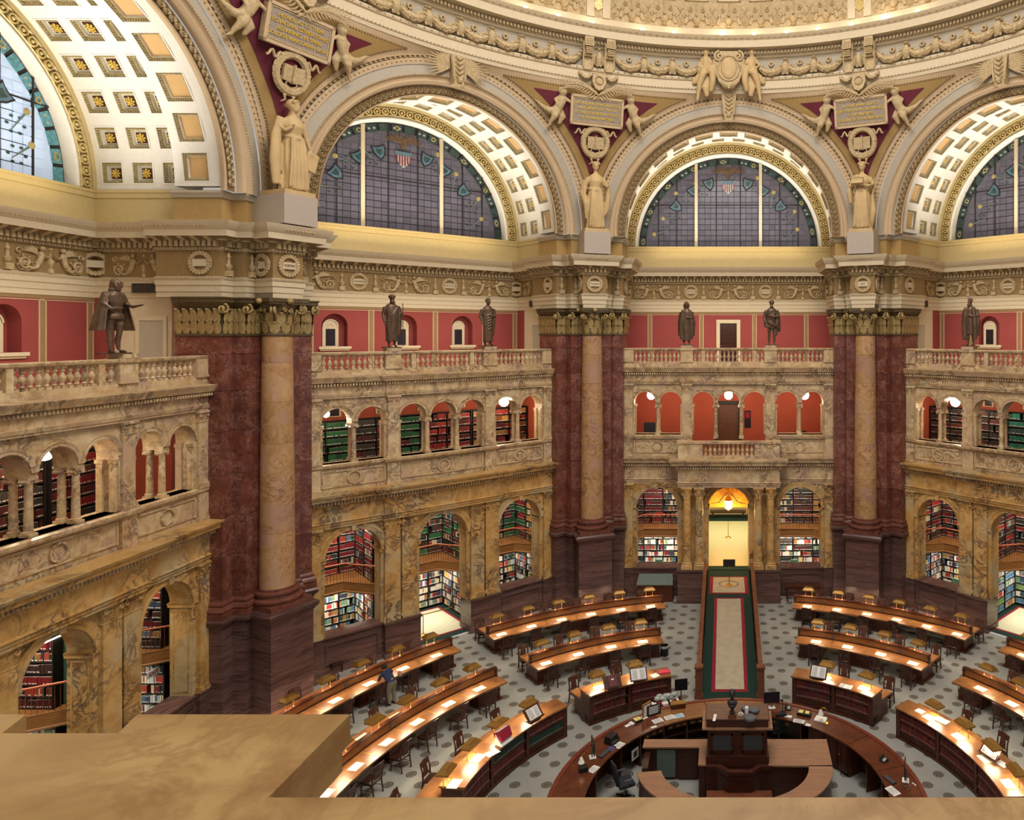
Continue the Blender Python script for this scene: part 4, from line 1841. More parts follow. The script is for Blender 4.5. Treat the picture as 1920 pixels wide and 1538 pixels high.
for nm, th in BAYS.items():
    r = dup(arch0, rz=R(th))
    if nm != 'north':
        palm_fronds(r)
remove_tree(arch0)

# ---------------------------------------------------------------- pendentives


def srf(ph, z):
    """radius of the pendentive at azimuth ph (deg from the pier axis) and height z"""
    al = R(22.5 - abs(ph))
    u = 17.9 * math.tan(al)
    rb = 17.9 / math.cos(al)
    za = ZS + (math.sqrt(7.2 ** 2 - u * u) if u < 7.2 else 0)
    k = 0 if z <= za else min(1, (z - za) / (27.3 - za + 1e-6))
    return rb + (17.6 - rb) * k


def za_of(ph, d):
    al = R(22.5 - abs(ph))
    u = 17.9 * math.tan(al)
    rr = 7.2 + d
    return ZS + (math.sqrt(rr * rr - u * u) if u < rr else 0)


def pend_patch(b, d, ztop, lift, n=36, m=8):
    phs = []
    for i in range(n + 1):
        ph = -22.5 + 45 * i / n
        if za_of(ph, d) < ztop - .002:
            phs.append(ph)
    # refine the ends
    e = phs[-1]
    lo, hi = e, 22.5
    for _ in range(30):
        mdl = (lo + hi) / 2
        if za_of(mdl, d) < ztop:
            lo = mdl
        else:
            hi = mdl
    phs = [-lo] + phs + [lo]
    vs = []
    for ph in phs:
        za = min(za_of(ph, d), ztop)
        for j in range(m + 1):
            z = za + (ztop - za) * j / m
            r = srf(ph, z) - lift
            vs.append((r * math.sin(R(ph)), r * math.cos(R(ph)), z))
    k = m + 1
    b.add(vs, [(i * k + j, (i + 1) * k + j, (i + 1) * k + j + 1, i * k + j + 1) for i in range(len(phs) - 1) for j in range(m)])
    bot = [vs[i * k] for i in range(len(phs))]
    top = [vs[i * k + m] for i in range(len(phs))]
    return bot, top


def pendentive(th):
    b = MB()
    pend_patch(b, -.1, 27.3, 0)
    root = b.build('ceiling_pendentive', 'tan_plaster', kind='structure', rz=R(th), smooth=True)
    b = MB()
    bot, top = pend_patch(b, .26, 27.0, .03)
    b.build('ochre_field', 'ochre_plaster', root, True)
    e = MB()

    def beads(pts, r):
        for i in range(len(pts) - 1):
            a, c = Vector(pts[i]), Vector(pts[i + 1])
            L = (c - a).length
            n = max(1, int(L / .11))
            for k in range(n):
                e.ball(tuple(a + (c - a) * ((k + .5) / n)), r, (1, 1, 1), 4, 3)
    beads(bot, .045)
    beads(top, .045)
    e.build('bead_moulding', 'ornament_dark', root, kind='stuff')
    b = MB()
    pend_patch(b, .62, 26.7, .06)
    b.build('red_field', 'spandrel_red', root, True)
    return root


pn = pendentive(22.5)
for t in (67.5, -22.5, -67.5):
    dup(pn, rz=R(t))

# ---------------------------------------------------------------- dome ring and lower dome
rg = MB()
NR = 168
rg.lathe([(17.8, 27.22), (17.6, 27.25), (17.56, 27.4), (17.5, 27.45), (17.5, 27.86), (17.42, 27.9), (17.38, 27.98), (17.42, 28.06), (17.64, 28.1)], NR, cap=False)
rg.lathe([(17.64, 29.08), (17.52, 29.12), (17.46, 29.2), (17.38, 29.22), (17.38, 29.36), (17.3, 29.42), (16.88, 29.44), (16.86, 29.8), (16.78, 29.84), (16.66, 30.0), (17.4, 30.04), (17.4, 30.62), (17.55, 30.68)], NR, cap=False)
ring = rg.build('ceiling_ring', 'cream_plaster', kind='structure', smooth=30)
rb = MB()
rb.lathe([(17.64, 28.1), (17.64, 29.08)], NR, cap=False)
rb.build('frieze_ground', 'grey_plaster', ring, True)
rd = MB()


def on_ring(a, r, z):
    return (r * math.sin(a), r * math.cos(a), z)


def in_view(a):
    return -1.95 < a < 1.1


n = 620
for k in range(n):
    a = 2 * PI * k / n
    a = (a + PI) % (2 * PI) - PI
    if not in_view(a):
        continue
    ca, sa = math.cos(a), math.sin(a)
    w = .05
    for r0, r1, z0, z1 in ((17.2, 17.38, 29.22, 29.36),):
        vs = []
        for z in (z0, z1):
            for rr_, dd in ((r0, -w), (r0, w), (r1, w), (r1, -w)):
                vs.append((rr_ * sa + dd * ca, rr_ * ca - dd * sa, z))
        rd.add(vs, [(0, 1, 2, 3), (7, 6, 5, 4), (0, 4, 5, 1), (1, 5, 6, 2), (2, 6, 7, 3), (3, 7, 4, 0)])
    if k % 2 == 0:
        rd.ball(on_ring(a, 16.74, 29.9), .06, (1, 1, 1.2), 5, 3)
        rd.ball(on_ring(a, 17.2, 29.44), .07, (1, 1, .7), 5, 3)
    rd.ball(on_ring(a, 17.48, 27.47), .03, (1, 1, 1), 4, 3)
    if k % 2:
        rd.ball(on_ring(a, 17.38, 27.98), .05, (1, 1, 1), 4, 3)
rd.build('dentil_course', 'ornament_plaster', ring, kind='stuff')


def swag_mesh():
    b = MB()
    pts = [(-.85, -.05, .78), (-.6, -.14, .42), (-.3, -.2, .2), (0, -.22, .14), (.3, -.2, .2), (.6, -.14, .42), (.85, -.05, .78)]
    b.tube(pts, [.06, .13, .17, .19, .17, .13, .06], 7)
    rnd = random.Random(3)
    for i in range(46):
        t = rnd.random() * 5.99
        k = int(t)
        p = Vector(pts[k]).lerp(Vector(pts[k + 1]), t - k)
        a = rnd.random() * 2 * PI
        rr_ = .16
        b.ball((p.x + rnd.uniform(-.05, .05), p.y - .06 + rr_ * .5 * math.cos(a), p.z + rr_ * math.sin(a)), .055, (1, 1, 1), 5, 3)
    b.ring([(.16, 0), (.14, -.08), (.08, -.1), (.04, -.06)], 0, .66, 0, 2 * PI, 9)
    # hanging ribbon
    b.tube([(-.85, -.05, .72), (-.8, -.06, .35), (-.9, -.05, .1)], [.06, .1, .03], 4, .3)
    return b.mesh('garland', 'ornament_plaster', 50)


def eagle_mesh():
    b = MB()
    b.tube([(0, -.12, .08), (0, -.2, .3), (0, -.22, .55), (0, -.2, .74)], [.08, .15, .13, .06], 7)
    b.ball((0, -.24, .82), .08, (1, 1.3, 1), 6, 4)
    b.tube([(0, -.3, .82), (0, -.38, .78)], [.035, .01], 4)
    for s in (-1, 1):
        for k in range(4):
            b.tube([(s * .1, -.14, .62), (s * (.18 + .05 * k), -.13, .45), (s * (.14 + .07 * k), -.1, .12 + .02 * k)], [.04, .06, .015], 4, .5)
        b.tube([(s * .07, -.18, .2), (s * .08, -.2, .02)], [.05, .03], 4)
    return b.mesh('eagle', 'ornament_plaster', 50)


SWAG, EAGLE = swag_mesh(), eagle_mesh()


def ringframe(ang, r, z):
    return dict(loc=(r * math.sin(ang), r * math.cos(ang), z), rot=(0, 0, -ang))


for oct_ in range(-3, 2):
    base = oct_ * 45
    for k in range(8):
        a = base + 22.5 * 0 + (k - 3.5) * 4.9
        if oct_ == 0 and abs(a) < 4.0:
            continue
        if abs(a - base) > 18.5:
            continue
        if not in_view(R(a)):
            continue
        mk('garland', SWAG, ring, **ringframe(R(a), 17.62, 28.06)).scale = (1, 1.25, 1.08)
        if k < 7 and abs(a + 2.45 - base) < 17.5 and not (oct_ == 0 and abs(a + 2.45) < 4.5):
            mk('eagle', EAGLE, ring, **ringframe(R(a + 2.45), 17.6, 28.1)).scale = (1.5, 1.2, .95)


def console_mesh():
    b = MB()
    for s in (-1, 1):
        x0, x1 = s * .55 - .22, s * .55 + .22
        b.box(x0, x1, -.75, .1, 28.95, 29.42)
        b.box(x0, x1, -.5, .1, 28.5, 28.95)
        b.box(x0 + .03, x1 - .03, -.32, .1, 27.9, 28.5)
        for j in range(9):
            z = 28.6 + j * .085
            b.box(x0 + .05, x1 - .05, -.78 + (0 if j > 3 else .25), -.7, z, z + .045)
        b.tube([(x0 - .01, -.6, 29.2), (x0 - .01, -.4, 28.7), (x0 - .01, -.3, 28.0)], [.07, .06, .05], 5)
        b.tube([(x1 + .01, -.6, 29.2), (x1 + .01, -.4, 28.7), (x1 + .01, -.3, 28.0)], [.07, .06, .05], 5)
    return b.mesh('console', 'ornament_plaster')


def cartouche_mesh():
    b = MB()
    b.xzprism([(-.3, 27.75), (.3, 27.75), (.36, 27.3), (.2, 26.95), (0, 26.85), (-.2, 26.95), (-.36, 27.3)][::-1], -.42, -.15)
    b.ring([(.24, -.42), (.2, -.5), (.17, -.44)], 0, 27.35, 0, 2 * PI, 12)
    b.ball((0, -.4, 27.35), .15, (1, .3, 1.2), 8, 5)
    for s in (-1, 1):
        for k in range(6):
            t = k / 5
            b.ball((s * (.4 + .5 * t), -.28, 27.62 - .16 * math.sin(PI * t)), .12, (1, .8, .9), 6, 4)
            b.ball((s * (.4 + .5 * t), -.36, 27.58 - .16 * math.sin(PI * t)), .06, (1, .8, .9), 5, 3)
        b.ball((s * .95, -.25, 27.72), .09, (1, 1, 1), 6, 4)
    return b.mesh('cartouche', 'ornament_plaster', 50)


CONS, CART = console_mesh(), cartouche_mesh()
for a in (-67.5, -22.5, 22.5, 67.5, -112.5):
    o = mk('console', CONS, ring, loc=(0, 0, 0), rot=(0, 0, -R(a)))
    o.location = (17.64 * math.sin(R(a)), 17.64 * math.cos(R(a)), 0)
    o = mk('cartouche', CART, ring, loc=(17.6 * math.sin(R(a)), 17.6 * math.cos(R(a)), .0), rot=(0, 0, -R(a)))
    mk('eagle', EAGLE, ring, **ringframe(R(a), 17.5, 28.05)).scale = (1.2, 1.2, 1.05)

# lower dome: ribs and panels of relief
dm = MB()
zc = 30.66


def dome_pt(a, e, off=0.0):
    rr_ = (17.5 - off) * math.cos(e)
    return (rr_ * math.sin(a), rr_ * math.cos(a), zc + (17.5 - off) * math.sin(e))


vs, fs = [], []
na, ne = 96, 10
for i in range(na):
    a = 2 * PI * i / na
    for j in range(ne + 1):
        vs.append(dome_pt(a, R(58) * j / ne))
for i in range(na):
    for j in range(ne):
        fs.append((i * (ne + 1) + j, ((i + 1) % na) * (ne + 1) + j, ((i + 1) % na) * (ne + 1) + j + 1, i * (ne + 1) + j + 1))
dm.add(vs, fs)
dome = dm.build('ceiling_dome', 'ornament_plaster', kind='structure', smooth=True)
for a in (-112.5, -67.5, -22.5, 22.5, 67.5):
    for s in (-1, 1):
        q = MB()
        for j in range(5):
            e0, e1 = R(5 * j), R(5 * j + 5)
            a0, a1 = R(a) + s * R(1.35) - R(.62), R(a) + s * R(1.35) + R(.62)
            q.add([dome_pt(x, e, o) for o in (0, .12) for x, e in ((a0, e0), (a1, e0), (a1, e1), (a0, e1))], [(4, 5, 6, 7), (0, 1, 5, 4), (1, 2, 6, 5), (2, 3, 7, 6), (3, 0, 4, 7)])
        q.build('dome_rib', 'cream_plaster', dome)
    q = MB()
    c0_ = Vector(dome_pt(R(a), R(1.6), .1))
    for k in range(9):
        t = R(-64 + 16 * k)
        p = [dome_pt(R(a) + dx / 17.5, R(1.2) + dz / 17.5, .06) for dx, dz in ((0, 0), (.2 * math.sin(t), .35 * math.cos(t)), (.34 * math.sin(t), .66 * math.cos(t)))]
        q.tube(p, [.03, .06, .05], 5)
    q.build('palmette', 'gilded_plaster', dome, 50)


def dome_unit():
    b = MB()
    b.lathe([(.06, 0), (.18, .06), (.08, .14), (.22, .3), (.24, .42), (.1, .46)], 8)
    for s in (-1, 1):
        b.ball((s * .5, -.06, .62), .09, (1, 1, 1.1), 6, 4)
        b.tube([(s * .5, -.04, .52), (s * .52, -.06, .35), (s * .6, -.05, .15)], [.06, .11, .09], 6, .7)
        b.tube([(s * .5, -.05, .45), (s * .34, -.07, .36), (s * .2, -.06, .42)], [.035, .03, .02], 5)
        b.tube([(s * .6, -.04, .5), (s * .78, -.05, .66), (s * .8, -.03, .42)], [.05, .07, .02], 5, .5)
        b.tube(spiral(s * .88, .22, .17, 1.4, s, -PI / 2, 12, -.04), [.04] * 13, 4)
        b.tube(spiral(s * .3, .9, .14, 1.4, -s, PI / 2, 12, -.04), [.03] * 13, 4)
        for k in range(6):
            b.ball((s * (.95 + .1 * math.cos(k)), -.03, .5 + .09 * k), .05, (1, .7, 1), 5, 3)
    b.ball((0, -.05, .66), .08, (1, .8, 1.4), 6, 4)
    b.tube([(0, -.04, .7), (0, -.05, 1.3)], [.04, .03], 4)
    return b.mesh('dome_relief', 'ornament_plaster', 50)


def dome_frame():
    b = MB()
    for ins, y, m in ((0, -.1, 0), (.16, -.06, 0)):
        for x0, x1, z0, z1 in ((-.62 + ins, .62 - ins, 0 + ins, .09 + ins), (-.62 + ins, .62 - ins, 1.15 - ins, 1.24 - ins), (-.62 + ins, -.53 + ins, ins, 1.24 - ins), (.53 - ins, .62 - ins, ins, 1.24 - ins)):
            b.box(x0, x1, y, 0, z0, z1)
    b.mat = 1
    b.box(-.4, .4, -.02, 0, .22, 1.02)
    b.mat = 2
    b.ball((0, -.04, .62), .14, (1, .5, 1), 8, 5)
    for k in range(6):
        b.ball((.2 * math.cos(k * PI / 3), -.03, .62 + .2 * math.sin(k * PI / 3)), .07, (1, .5, 1), 5, 3)
    return b.mesh('dome_coffer', ['cream_plaster', 'glass_teal', 'gilt'])


DU, DF = dome_unit(), dome_frame()
for oct_ in range(-3, 2):
    for k in range(-3, 4):
        a = R(oct_ * 45 + k * 5.6)
        if not in_view(a):
            continue
        p = dome_pt(a, R(.15), .02)
        mk('dome_relief', DU, dome, loc=p, rot=(R(4), 0, -a))
        if abs(k) < 3 or True:
            p = dome_pt(a + R(2.8) * 0, R(4.6), .04)
            if k % 2 == 0 or True:
                if abs(k) <= 2:
                    mk('dome_coffer', DF, dome, loc=p, rot=(R(7), 0, -a))

# bulbs on the ring cornice
bm_ = MB()
bm_.ball((0, 0, .1), .085, (1, 1, 1), 8, 6)
BULB = bm_.mesh('globe', 'bulb_glow')
bs = MB()
bs.lathe([(.07, 0), (.07, .03), (.03, .05), (.03, .07)], 8)
SOCK = bs.mesh('socket', 'grey_plastic')
NTH = ['first', 'second', 'third', 'fourth', 'fifth', 'sixth', 'seventh', 'eighth', 'ninth', 'tenth', 'eleventh', 'twelfth', 'thirteenth', 'fourteenth', 'fifteenth', 'sixteenth']
for i, px_ in enumerate((985, 1047, 1110, 1204, 1264, 1355, 1414, 1475, 1533, 1596, 1657, 1720)):
    u_ = (px_ - XP) / FPX
    # meet of the sight line with the ring of the cornice
    q_ = 1 + u_ * u_
    t_ = (-(CAM[0] * u_ + CAM[1]) + math.sqrt((CAM[0] * u_ + CAM[1]) ** 2 - q_ * (CAM[0] ** 2 + CAM[1] ** 2 - 16.95 ** 2))) / q_
    big = px_ in (1355, 1657)
    t = thing('cornice_lamp', '%sround lamp standing on the dome cornice, %s from the left' % ('large bright ' if big else 'small ', NTH[i]), 'lamp', (CAM[0] + u_ * t_, CAM[1] + t_, 30.03), 0, 'round lamps along the dome cornice')
    mk('socket', SOCK, t)
    g = mk('globe', BULB, t)
    g.scale = (1.7,) * 3 if big else (1.15,) * 3

# ---------------------------------------------------------------- tablets, wreaths, palms and cherubs on the pendentives


def pframe(th, x, z, off=.1):
    """object transform on a pendentive: x across, z height"""
    r = srf(math.degrees(math.atan2(x, 18.5)), z) - off
    a = R(th)
    y = math.sqrt(max(0, r * r - x * x))
    return dict(loc=(x * math.cos(a) - y * math.sin(a), x * math.sin(a) + y * math.cos(a), z), rot=(TILT, 0, a))


TXT = {67.5: ('HITHER, AS TO THEIR\nFOVNTAIN, OTHER STARS\nREPAIRING, IN THEIR\nGOLDEN VRNS DRAW LIGHT', 'left, lettered GOLDEN VRNS DRAW LIGHT'),
       22.5: ('THE INQVIRY KNOWLEDGE\nAND BELIEF OF TRVTH\nIS THE SOVEREIGN GOOD\nOF HVMAN NATVRE', 'middle, lettered THE SOVEREIGN GOOD'),
       -22.5: ('AS ONE LAMP LIGHTS\nANOTHER NOR GROWS LESS\nSO NOBLENESS\nENKINDLETH NOBLENESS', 'right, lettered SO NOBLENESS')}
PLC = {67.5: 'left, above the figure with a book', 22.5: 'middle, above the figure with folded hands', -22.5: 'right, above the figure holding a temple model'}


def cherub(s):
    """seated, leaning child figure with a spread leg, one smooth body"""
    b = MB()
    b.ball((0, -.2, .98), .17, (1, 1.05, 1.12), 10, 7)
    b.ball((0, -.36, .96), .035, (1, 1, 1), 5, 3)
    for k in range(10):
        b.ball((.15 * math.cos(k * .63), -.15 + .03 * math.sin(k), 1.02 + .12 * abs(math.sin(k * .63))), .065, (1, 1, 1), 5, 3)
    b.tube([(0, -.16, .86), (s * .03, -.18, .78), (s * .06, -.2, .6), (s * .14, -.2, .4), (s * .22, -.18, .26)], [.06, .16, .19, .18, .17], 9, .85)
    b.tube([(-s * .1, -.18, .74), (-s * .3, -.24, .62), (-s * .42, -.22, .42)], [.075, .06, .05], 7)
    b.tube([(-s * .42, -.22, .42), (-s * .48, -.24, .34), (-s * .5, -.26, .28)], [.05, .055, .02], 6)
    b.tube([(s * .14, -.18, .76), (s * .3, -.2, .66), (s * .22, -.28, .5)], [.075, .06, .05], 7)
    b.tube([(s * .24, -.2, .26), (s * .5, -.26, .2), (s * .78, -.2, .34), (s * .98, -.18, .52)], [.15, .13, .08, .05], 8)
    b.tube([(s * .96, -.18, .5), (s * 1.1, -.2, .56)], [.05, .03], 6)
    b.tube([(s * .2, -.22, .2), (s * .3, -.32, .0), (s * .42, -.24, -.22), (s * .5, -.2, -.42)], [.15, .13, .08, .05], 8)
    b.tube([(s * .5, -.2, -.4), (s * .64, -.24, -.46)], [.05, .03], 6)
    b.tube([(s * .1, -.1, .3), (-s * .02, -.14, .02), (s * .1, -.1, -.3)], [.14, .16, .06], 7, .5)
    return b


def remeshed(b, name, mat, vox, smooth=True):
    me = b.mesh(name, mat)
    o = bpy.data.objects.new('tmp', me)
    COL.objects.link(o)
    md = o.modifiers.new('r', 'REMESH')
    md.mode = 'VOXEL'
    md.voxel_size = vox
    sm = o.modifiers.new('s', 'SMOOTH')
    sm.factor = .5
    sm.iterations = 2
    dg = bpy.context.evaluated_depsgraph_get()
    out = bpy.data.meshes.new_from_object(o.evaluated_get(dg))
    out.name = name
    bpy.data.objects.remove(o)
    out.materials.clear()
    out.materials.append(MATS[mat])
    out.polygons.foreach_set('material_index', np.zeros(len(out.polygons), dtype=np.int32))
    if smooth:
        out.polygons.foreach_set('use_smooth', np.ones(len(out.polygons), dtype=bool))
    return out


CH = {s: remeshed(cherub(s), 'body', 'ornament_plaster', .035) for s in (-1, 1)}
BIGW = wreath_mesh(.62, .15)


def book_mesh():
    b = MB()
    for s in (-1, 1):
        b.add([(0, -.12, -.3), (s * .42, -.2, -.3), (s * .42, -.2, .3), (0, -.12, .3), (0, 0, -.3), (s * .42, -.06, -.3), (s * .42, -.06, .3), (0, 0, .3)],
              [(0, 1, 2, 3), (1, 5, 6, 2), (0, 4, 5, 1), (3, 2, 6, 7), (4, 7, 6, 5)])
    b.box(-.03, .03, -.22, -.12, -.3, .36)
    return b.mesh('open_book', 'ornament_plaster')


BK = book_mesh()
for th, (txt, lb) in TXT.items():
    f = pframe(th, 0, 25.95, .1)
    t = thing('inscription_tablet', 'plaster tablet with gilt letters at ' + lb, 'tablet', f['loc'])
    t.rotation_euler = f['rot']
    b = MB()
    b.box(-1.3, 1.3, -.16, .1, -.68, .68)
    b.build('tablet_slab', 'tablet_grey', t)
    b = MB()
    for x0, x1, z0, z1 in ((-1.36, 1.36, -.74, -.62), (-1.36, 1.36, .62, .74), (-1.36, -1.24, -.74, .74), (1.24, 1.36, -.74, .74)):
        b.box(x0, x1, -.22, .06, z0, z1)
    b.build('tablet_frame', 'tan_plaster', t)
    b = MB()
    for k in range(34):
        x = -1.16 + k * 2.32 / 33
        for z in (-.57, .57):
            b.ball((x, -.17, z), .045, (1, .8, 1), 5, 3)
    for k in range(14):
        z = -.5 + k * 1.0 / 13
        for x in (-1.19, 1.19):
            b.ball((x, -.17, z), .045, (1, .8, 1), 5, 3)
    b.build('leaf_border', 'ornament_plaster', t, kind='stuff')
    lettering(txt, .2, t, (0, -.17, 0), depth=.02, line=1.15, spacing=.95, bold=.004)
    f = pframe(th, 0, 24.45, .12)
    w = thing('laurel_wreath', 'round wreath framing an open book at ' + PLC[th], 'wreath', f['loc'])
    w.rotation_euler = f['rot']
    mk('wreath_ring', BIGW, w).scale = (1, 1, 1.12)
    mk('open_book', BK, w, loc=(0, 0, -.02))
    rb_ = MB()
    for s in (-1, 1):
        rb_.tube([(s * (.5 + .6 * q / 14), -.08, .5 + .12 * math.sin(q * .85)) for q in range(15)], [.05] * 14 + [.02], 5)
        rb_.tube([(s * .03, -.08, -.72), (s * .2, -.1, -.85), (s * .12, -.08, -1.0), (s * .28, -.06, -1.12)], [.05, .07, .05, .02], 4, .4)
        rb_.tube([(0, -.1, -.36), (s * .2, -.14, -.3), (s * .22, -.1, -.48), (0, -.1, -.55)], [.03, .05, .05, .03], 4, .4)
    rb_.build('ribbon', 'ornament_plaster', w, 50)
    f = pframe(th, 0, 26.75, .2)
    p = thing('palm_spray', 'pair of plaster palm branches at ' + PLC[th], 'palm', f['loc'])
    p.rotation_euler = f['rot']
    for s in (-1, 1):
        pb = MB()
        sp = [(s * 1.6 * t_ / 10, -.18, .05 + .42 * math.sin(t_ / 10 * 2.2) - .1) for t_ in range(11)]
        pb.tube(sp, [.05] * 10 + [.02], 5)
        for q in range(13):
            t_ = q / 12 * 9.9
            k_ = int(t_)
            c = Vector(sp[k_]).lerp(Vector(sp[k_ + 1]), t_ - k_)
            for up_ in (1, -1):
                pb.tube([c, c + Vector((s * .16, -.03, up_ * .18)), c + Vector((s * .34, .02, up_ * .26))], [.012, .032, .006], 4, .4)
        pb.build('palm_branch', 'ornament_plaster', p, 50)
    for s in (-1, 1):
        f = pframe(th, s * 1.75, 25.55, .12)
        c = thing('cherub', 'plaster cherub %s of the tablet %s' % ('right' if s > 0 else 'left', lb.replace(', lettered', ' reading')), 'cherub', f['loc'])
        c.rotation_euler = f['rot']
        mk('body', CH[s], c).scale = (1.3, 1.2, 1.25)

# lettered central cartouche with two maidens over the facing arch


def maiden(s):
    b = MB()
    b.ball((0, -.3, 2.0), .15, (1, 1.05, 1.15), 10, 7)
    for k in range(8):
        b.ball((.12 * math.cos(k * .8), -.24 + .08 * math.sin(k * .8), 2.1), .07, (1, 1, 1), 5, 3)
    b.tube([(0, -.28, 1.86), (s * .0, -.28, 1.76), (0, -.3, 1.5), (-s * .04, -.3, 1.25)], [.06, .2, .2, .2], 9, .8)
    b.tube([(s * .16, -.28, 1.72), (s * .36, -.28, 1.4), (s * .1, -.42, 1.2)], [.08, .07, .05], 7)
    b.tube([(-s * .16, -.3, 1.72), (-s * .26, -.42, 1.5), (-s * .4, -.45, 1.32)], [.08, .07, .05], 7)
    b.tube([(s * .1, -.4, 1.25), (-s * .2, -.5, 1.18), (-s * .5, -.45, 1.38)], [.13, .16, .1], 7)
    b.tube([(-s * .06, -.3, 1.2), (-s * .3, -.55, 1.02), (-s * .3, -.5, .6), (-s * .22, -.42, .2)], [.2, .19, .15, .1], 9)
    b.tube([(s * .06, -.3, 1.2), (s * .14, -.5, .95), (s * .3, -.42, .5), (s * .36, -.36, .05), (s * .4, -.42, -.25)], [.2, .18, .13, .08, .05], 9)
    b.tube([(0, -.25, 1.1), (s * .35, -.2, .8), (s * .6, -.2, .6)], [.22, .22, .08], 8, .6)
    b.tube([(-s * .1, -.25, .9), (0, -.3, .4), (-s * .05, -.3, 0)], [.2, .2, .1], 8, .6)
    return b


for s in (-1, 1):
    f = ringframe(R(s * 4.0), 17.6, 27.0)
    c = thing('seated_maiden', 'plaster maiden with flower garland seated %s of the central cartouche' % ('right' if s > 0 else 'left'), 'figure', f['loc'])
    c.rotation_euler = f['rot']
    mk('body', remeshed(maiden(s), 'body', 'statue_plaster', .04), c).scale = (1.15, 1.15, 1.15)
t = thing('cartouche', 'large scrolled plaster cartouche with blank oval shield between two maidens', 'cartouche', (0, 17.5, 27.35))
b = MB()
b.xzprism([(-.5, 1.95), (-.8, 1.6), (-.72, 1.0), (-.5, .4), (-.3, .1), (0, 0), (.3, .1), (.5, .4), (.72, 1.0), (.8, 1.6), (.5, 1.95)][::-1][::-1], -.5, 0)
b.build('cartouche_body', 'ornament_plaster', t)
b = MB()
b.ball((0, -.5, 1.05), .5, (.85, .25, 1.15), 16, 8)
b.build('oval_shield', 'statue_plaster', t, True)
b = MB()
for s in (-1, 1):
    b.tube(spiral(s * .5, 1.65, .28, 1.5, -s, PI / 2, 18, -.55), [.07] * 19, 6)
    b.tube([(s * .78, -.5, 1.5), (s * .72, -.55, 1.0), (s * .48, -.55, .35), (s * .1, -.5, .05)], [.08, .08, .08, .1], 6)
b.tube([(.56 * math.cos(2 * PI * k / 20), -.52, 1.05 + .66 * math.sin(2 * PI * k / 20)) for k in range(21)], .05, 6)
b.build('scroll', 'ornament_plaster', t, True)
# ================================================================ FURNITURE OF THE READING ROOM


def P(px, py, z=0.0):
    """floor-plan point seen at a pixel of the 1920x1538 frame at height z"""
    t = (CAM[2] - z) * FPX / (py - YP)
    return (CAM[0] + t * (px - XP) / FPX, CAM[1] + t)


def sector(mb, r0, r1, a0, a1, z0, z1, n=None, z1o=None):
    """curved slab; angles in degrees clockwise from +Y"""
    n = n or max(2, int(abs(a1 - a0) / 1.6))
    if a0 > a1:
        a0, a1 = a1, a0
    vs = []
    for i in range(n + 1):
        a = R(a0 + (a1 - a0) * i / n)
        s, c = math.sin(a), math.cos(a)
        zo = z1 if z1o is None else z1o
        vs += [(r0 * s, r0 * c, z0), (r1 * s, r1 * c, z0), (r1 * s, r1 * c, zo), (r0 * s, r0 * c, z1)]
    fs = []
    for i in range(n):
        for j in range(4):
            j2 = (j + 1) % 4
            fs.append((i * 4 + j, i * 4 + j2, i * 4 + 4 + j2, i * 4 + 4 + j))
    fs += [(0, 3, 2, 1), (n * 4, n * 4 + 1, n * 4 + 2, n * 4 + 3)]
    return mb.add(vs, fs)


def cmb(loc):
    b = MB()
    b.T = Matrix.Translation(-Vector(loc))
    return b


# ---------------------------------------------------------------- chair
def chair_proto():
    t = thing('reading_chair', 'x', 'chair')
    b = MB()
    b.box(-.23, .23, -.2, .24, .42, .46)
    b.box(-.21, .21, -.18, .22, .37, .42)
    b.build('seat', 'chair_wood', t)
    for x in (-.2, .2):
        b = MB()
        b.tube([(x, .2, 0), (x, .2, .42)], [.028, .036], 4)
        b.build('leg', 'chair_wood', t)
        b = MB()
        b.tube([(x, -.27, 0), (x, -.2, .42), (x * 1.02, -.22, .7), (x * 1.05, -.3, .97)], [.028, .036, .034, .028], 4)
        b.build('leg', 'chair_wood', t)
    b = MB()
    for z, y in ((.88, -.275),):
        b.add([(-.22, y, z - .07), (0, y - .03, z - .07), (.22, y, z - .07), (.22, y - .02, z + .1), (0, y - .05, z + .12), (-.22, y - .02, z + .1),
               (-.22, y + .03, z - .07), (0, y, z - .07), (.22, y + .03, z - .07), (.22, y + .01, z + .1), (0, y - .02, z + .12), (-.22, y + .01, z + .1)],
              [(0, 1, 4, 5), (1, 2, 3, 4), (7, 6, 11, 10), (8, 7, 10, 9), (5, 4, 10, 11), (4, 3, 9, 10), (0, 5, 11, 6), (2, 8, 9, 3), (0, 6, 7, 1), (1, 7, 8, 2)])
    b.build('back_rail', 'chair_wood', t)
    b = MB()
    b.box(-.2, .2, -.235, -.21, .5, .55)
    b.build('lower_rail', 'chair_wood', t)
    b = MB()
    b.add([(-.13, -.222, .55), (.13, -.222, .55), (.1, -.27, .82), (-.1, -.27, .82), (-.13, -.205, .55), (.13, -.205, .55), (.1, -.253, .82), (-.1, -.253, .82)],
          [(0, 1, 2, 3), (5, 4, 7, 6), (0, 3, 7, 4), (1, 5, 6, 2)])
    b.build('splat', 'chair_wood', t)
    b = MB()
    for x in (-.2, .2):
        b.tube([(x, -.25, .2), (x, .2, .2)], .013, 4)
    b.tube([(-.2, 0, .2), (.2, 0, .2)], .013, 4)
    b.tube([(-.2, .2, .26), (.2, .2, .26)], .012, 4)
    b.build('stretcher', 'chair_wood', t)
    return t


CHAIR = chair_proto()
_used = [0]
ORD = ['first', 'second', 'third', 'fourth', 'fifth', 'sixth', 'seventh', 'eighth', 'ninth', 'tenth']


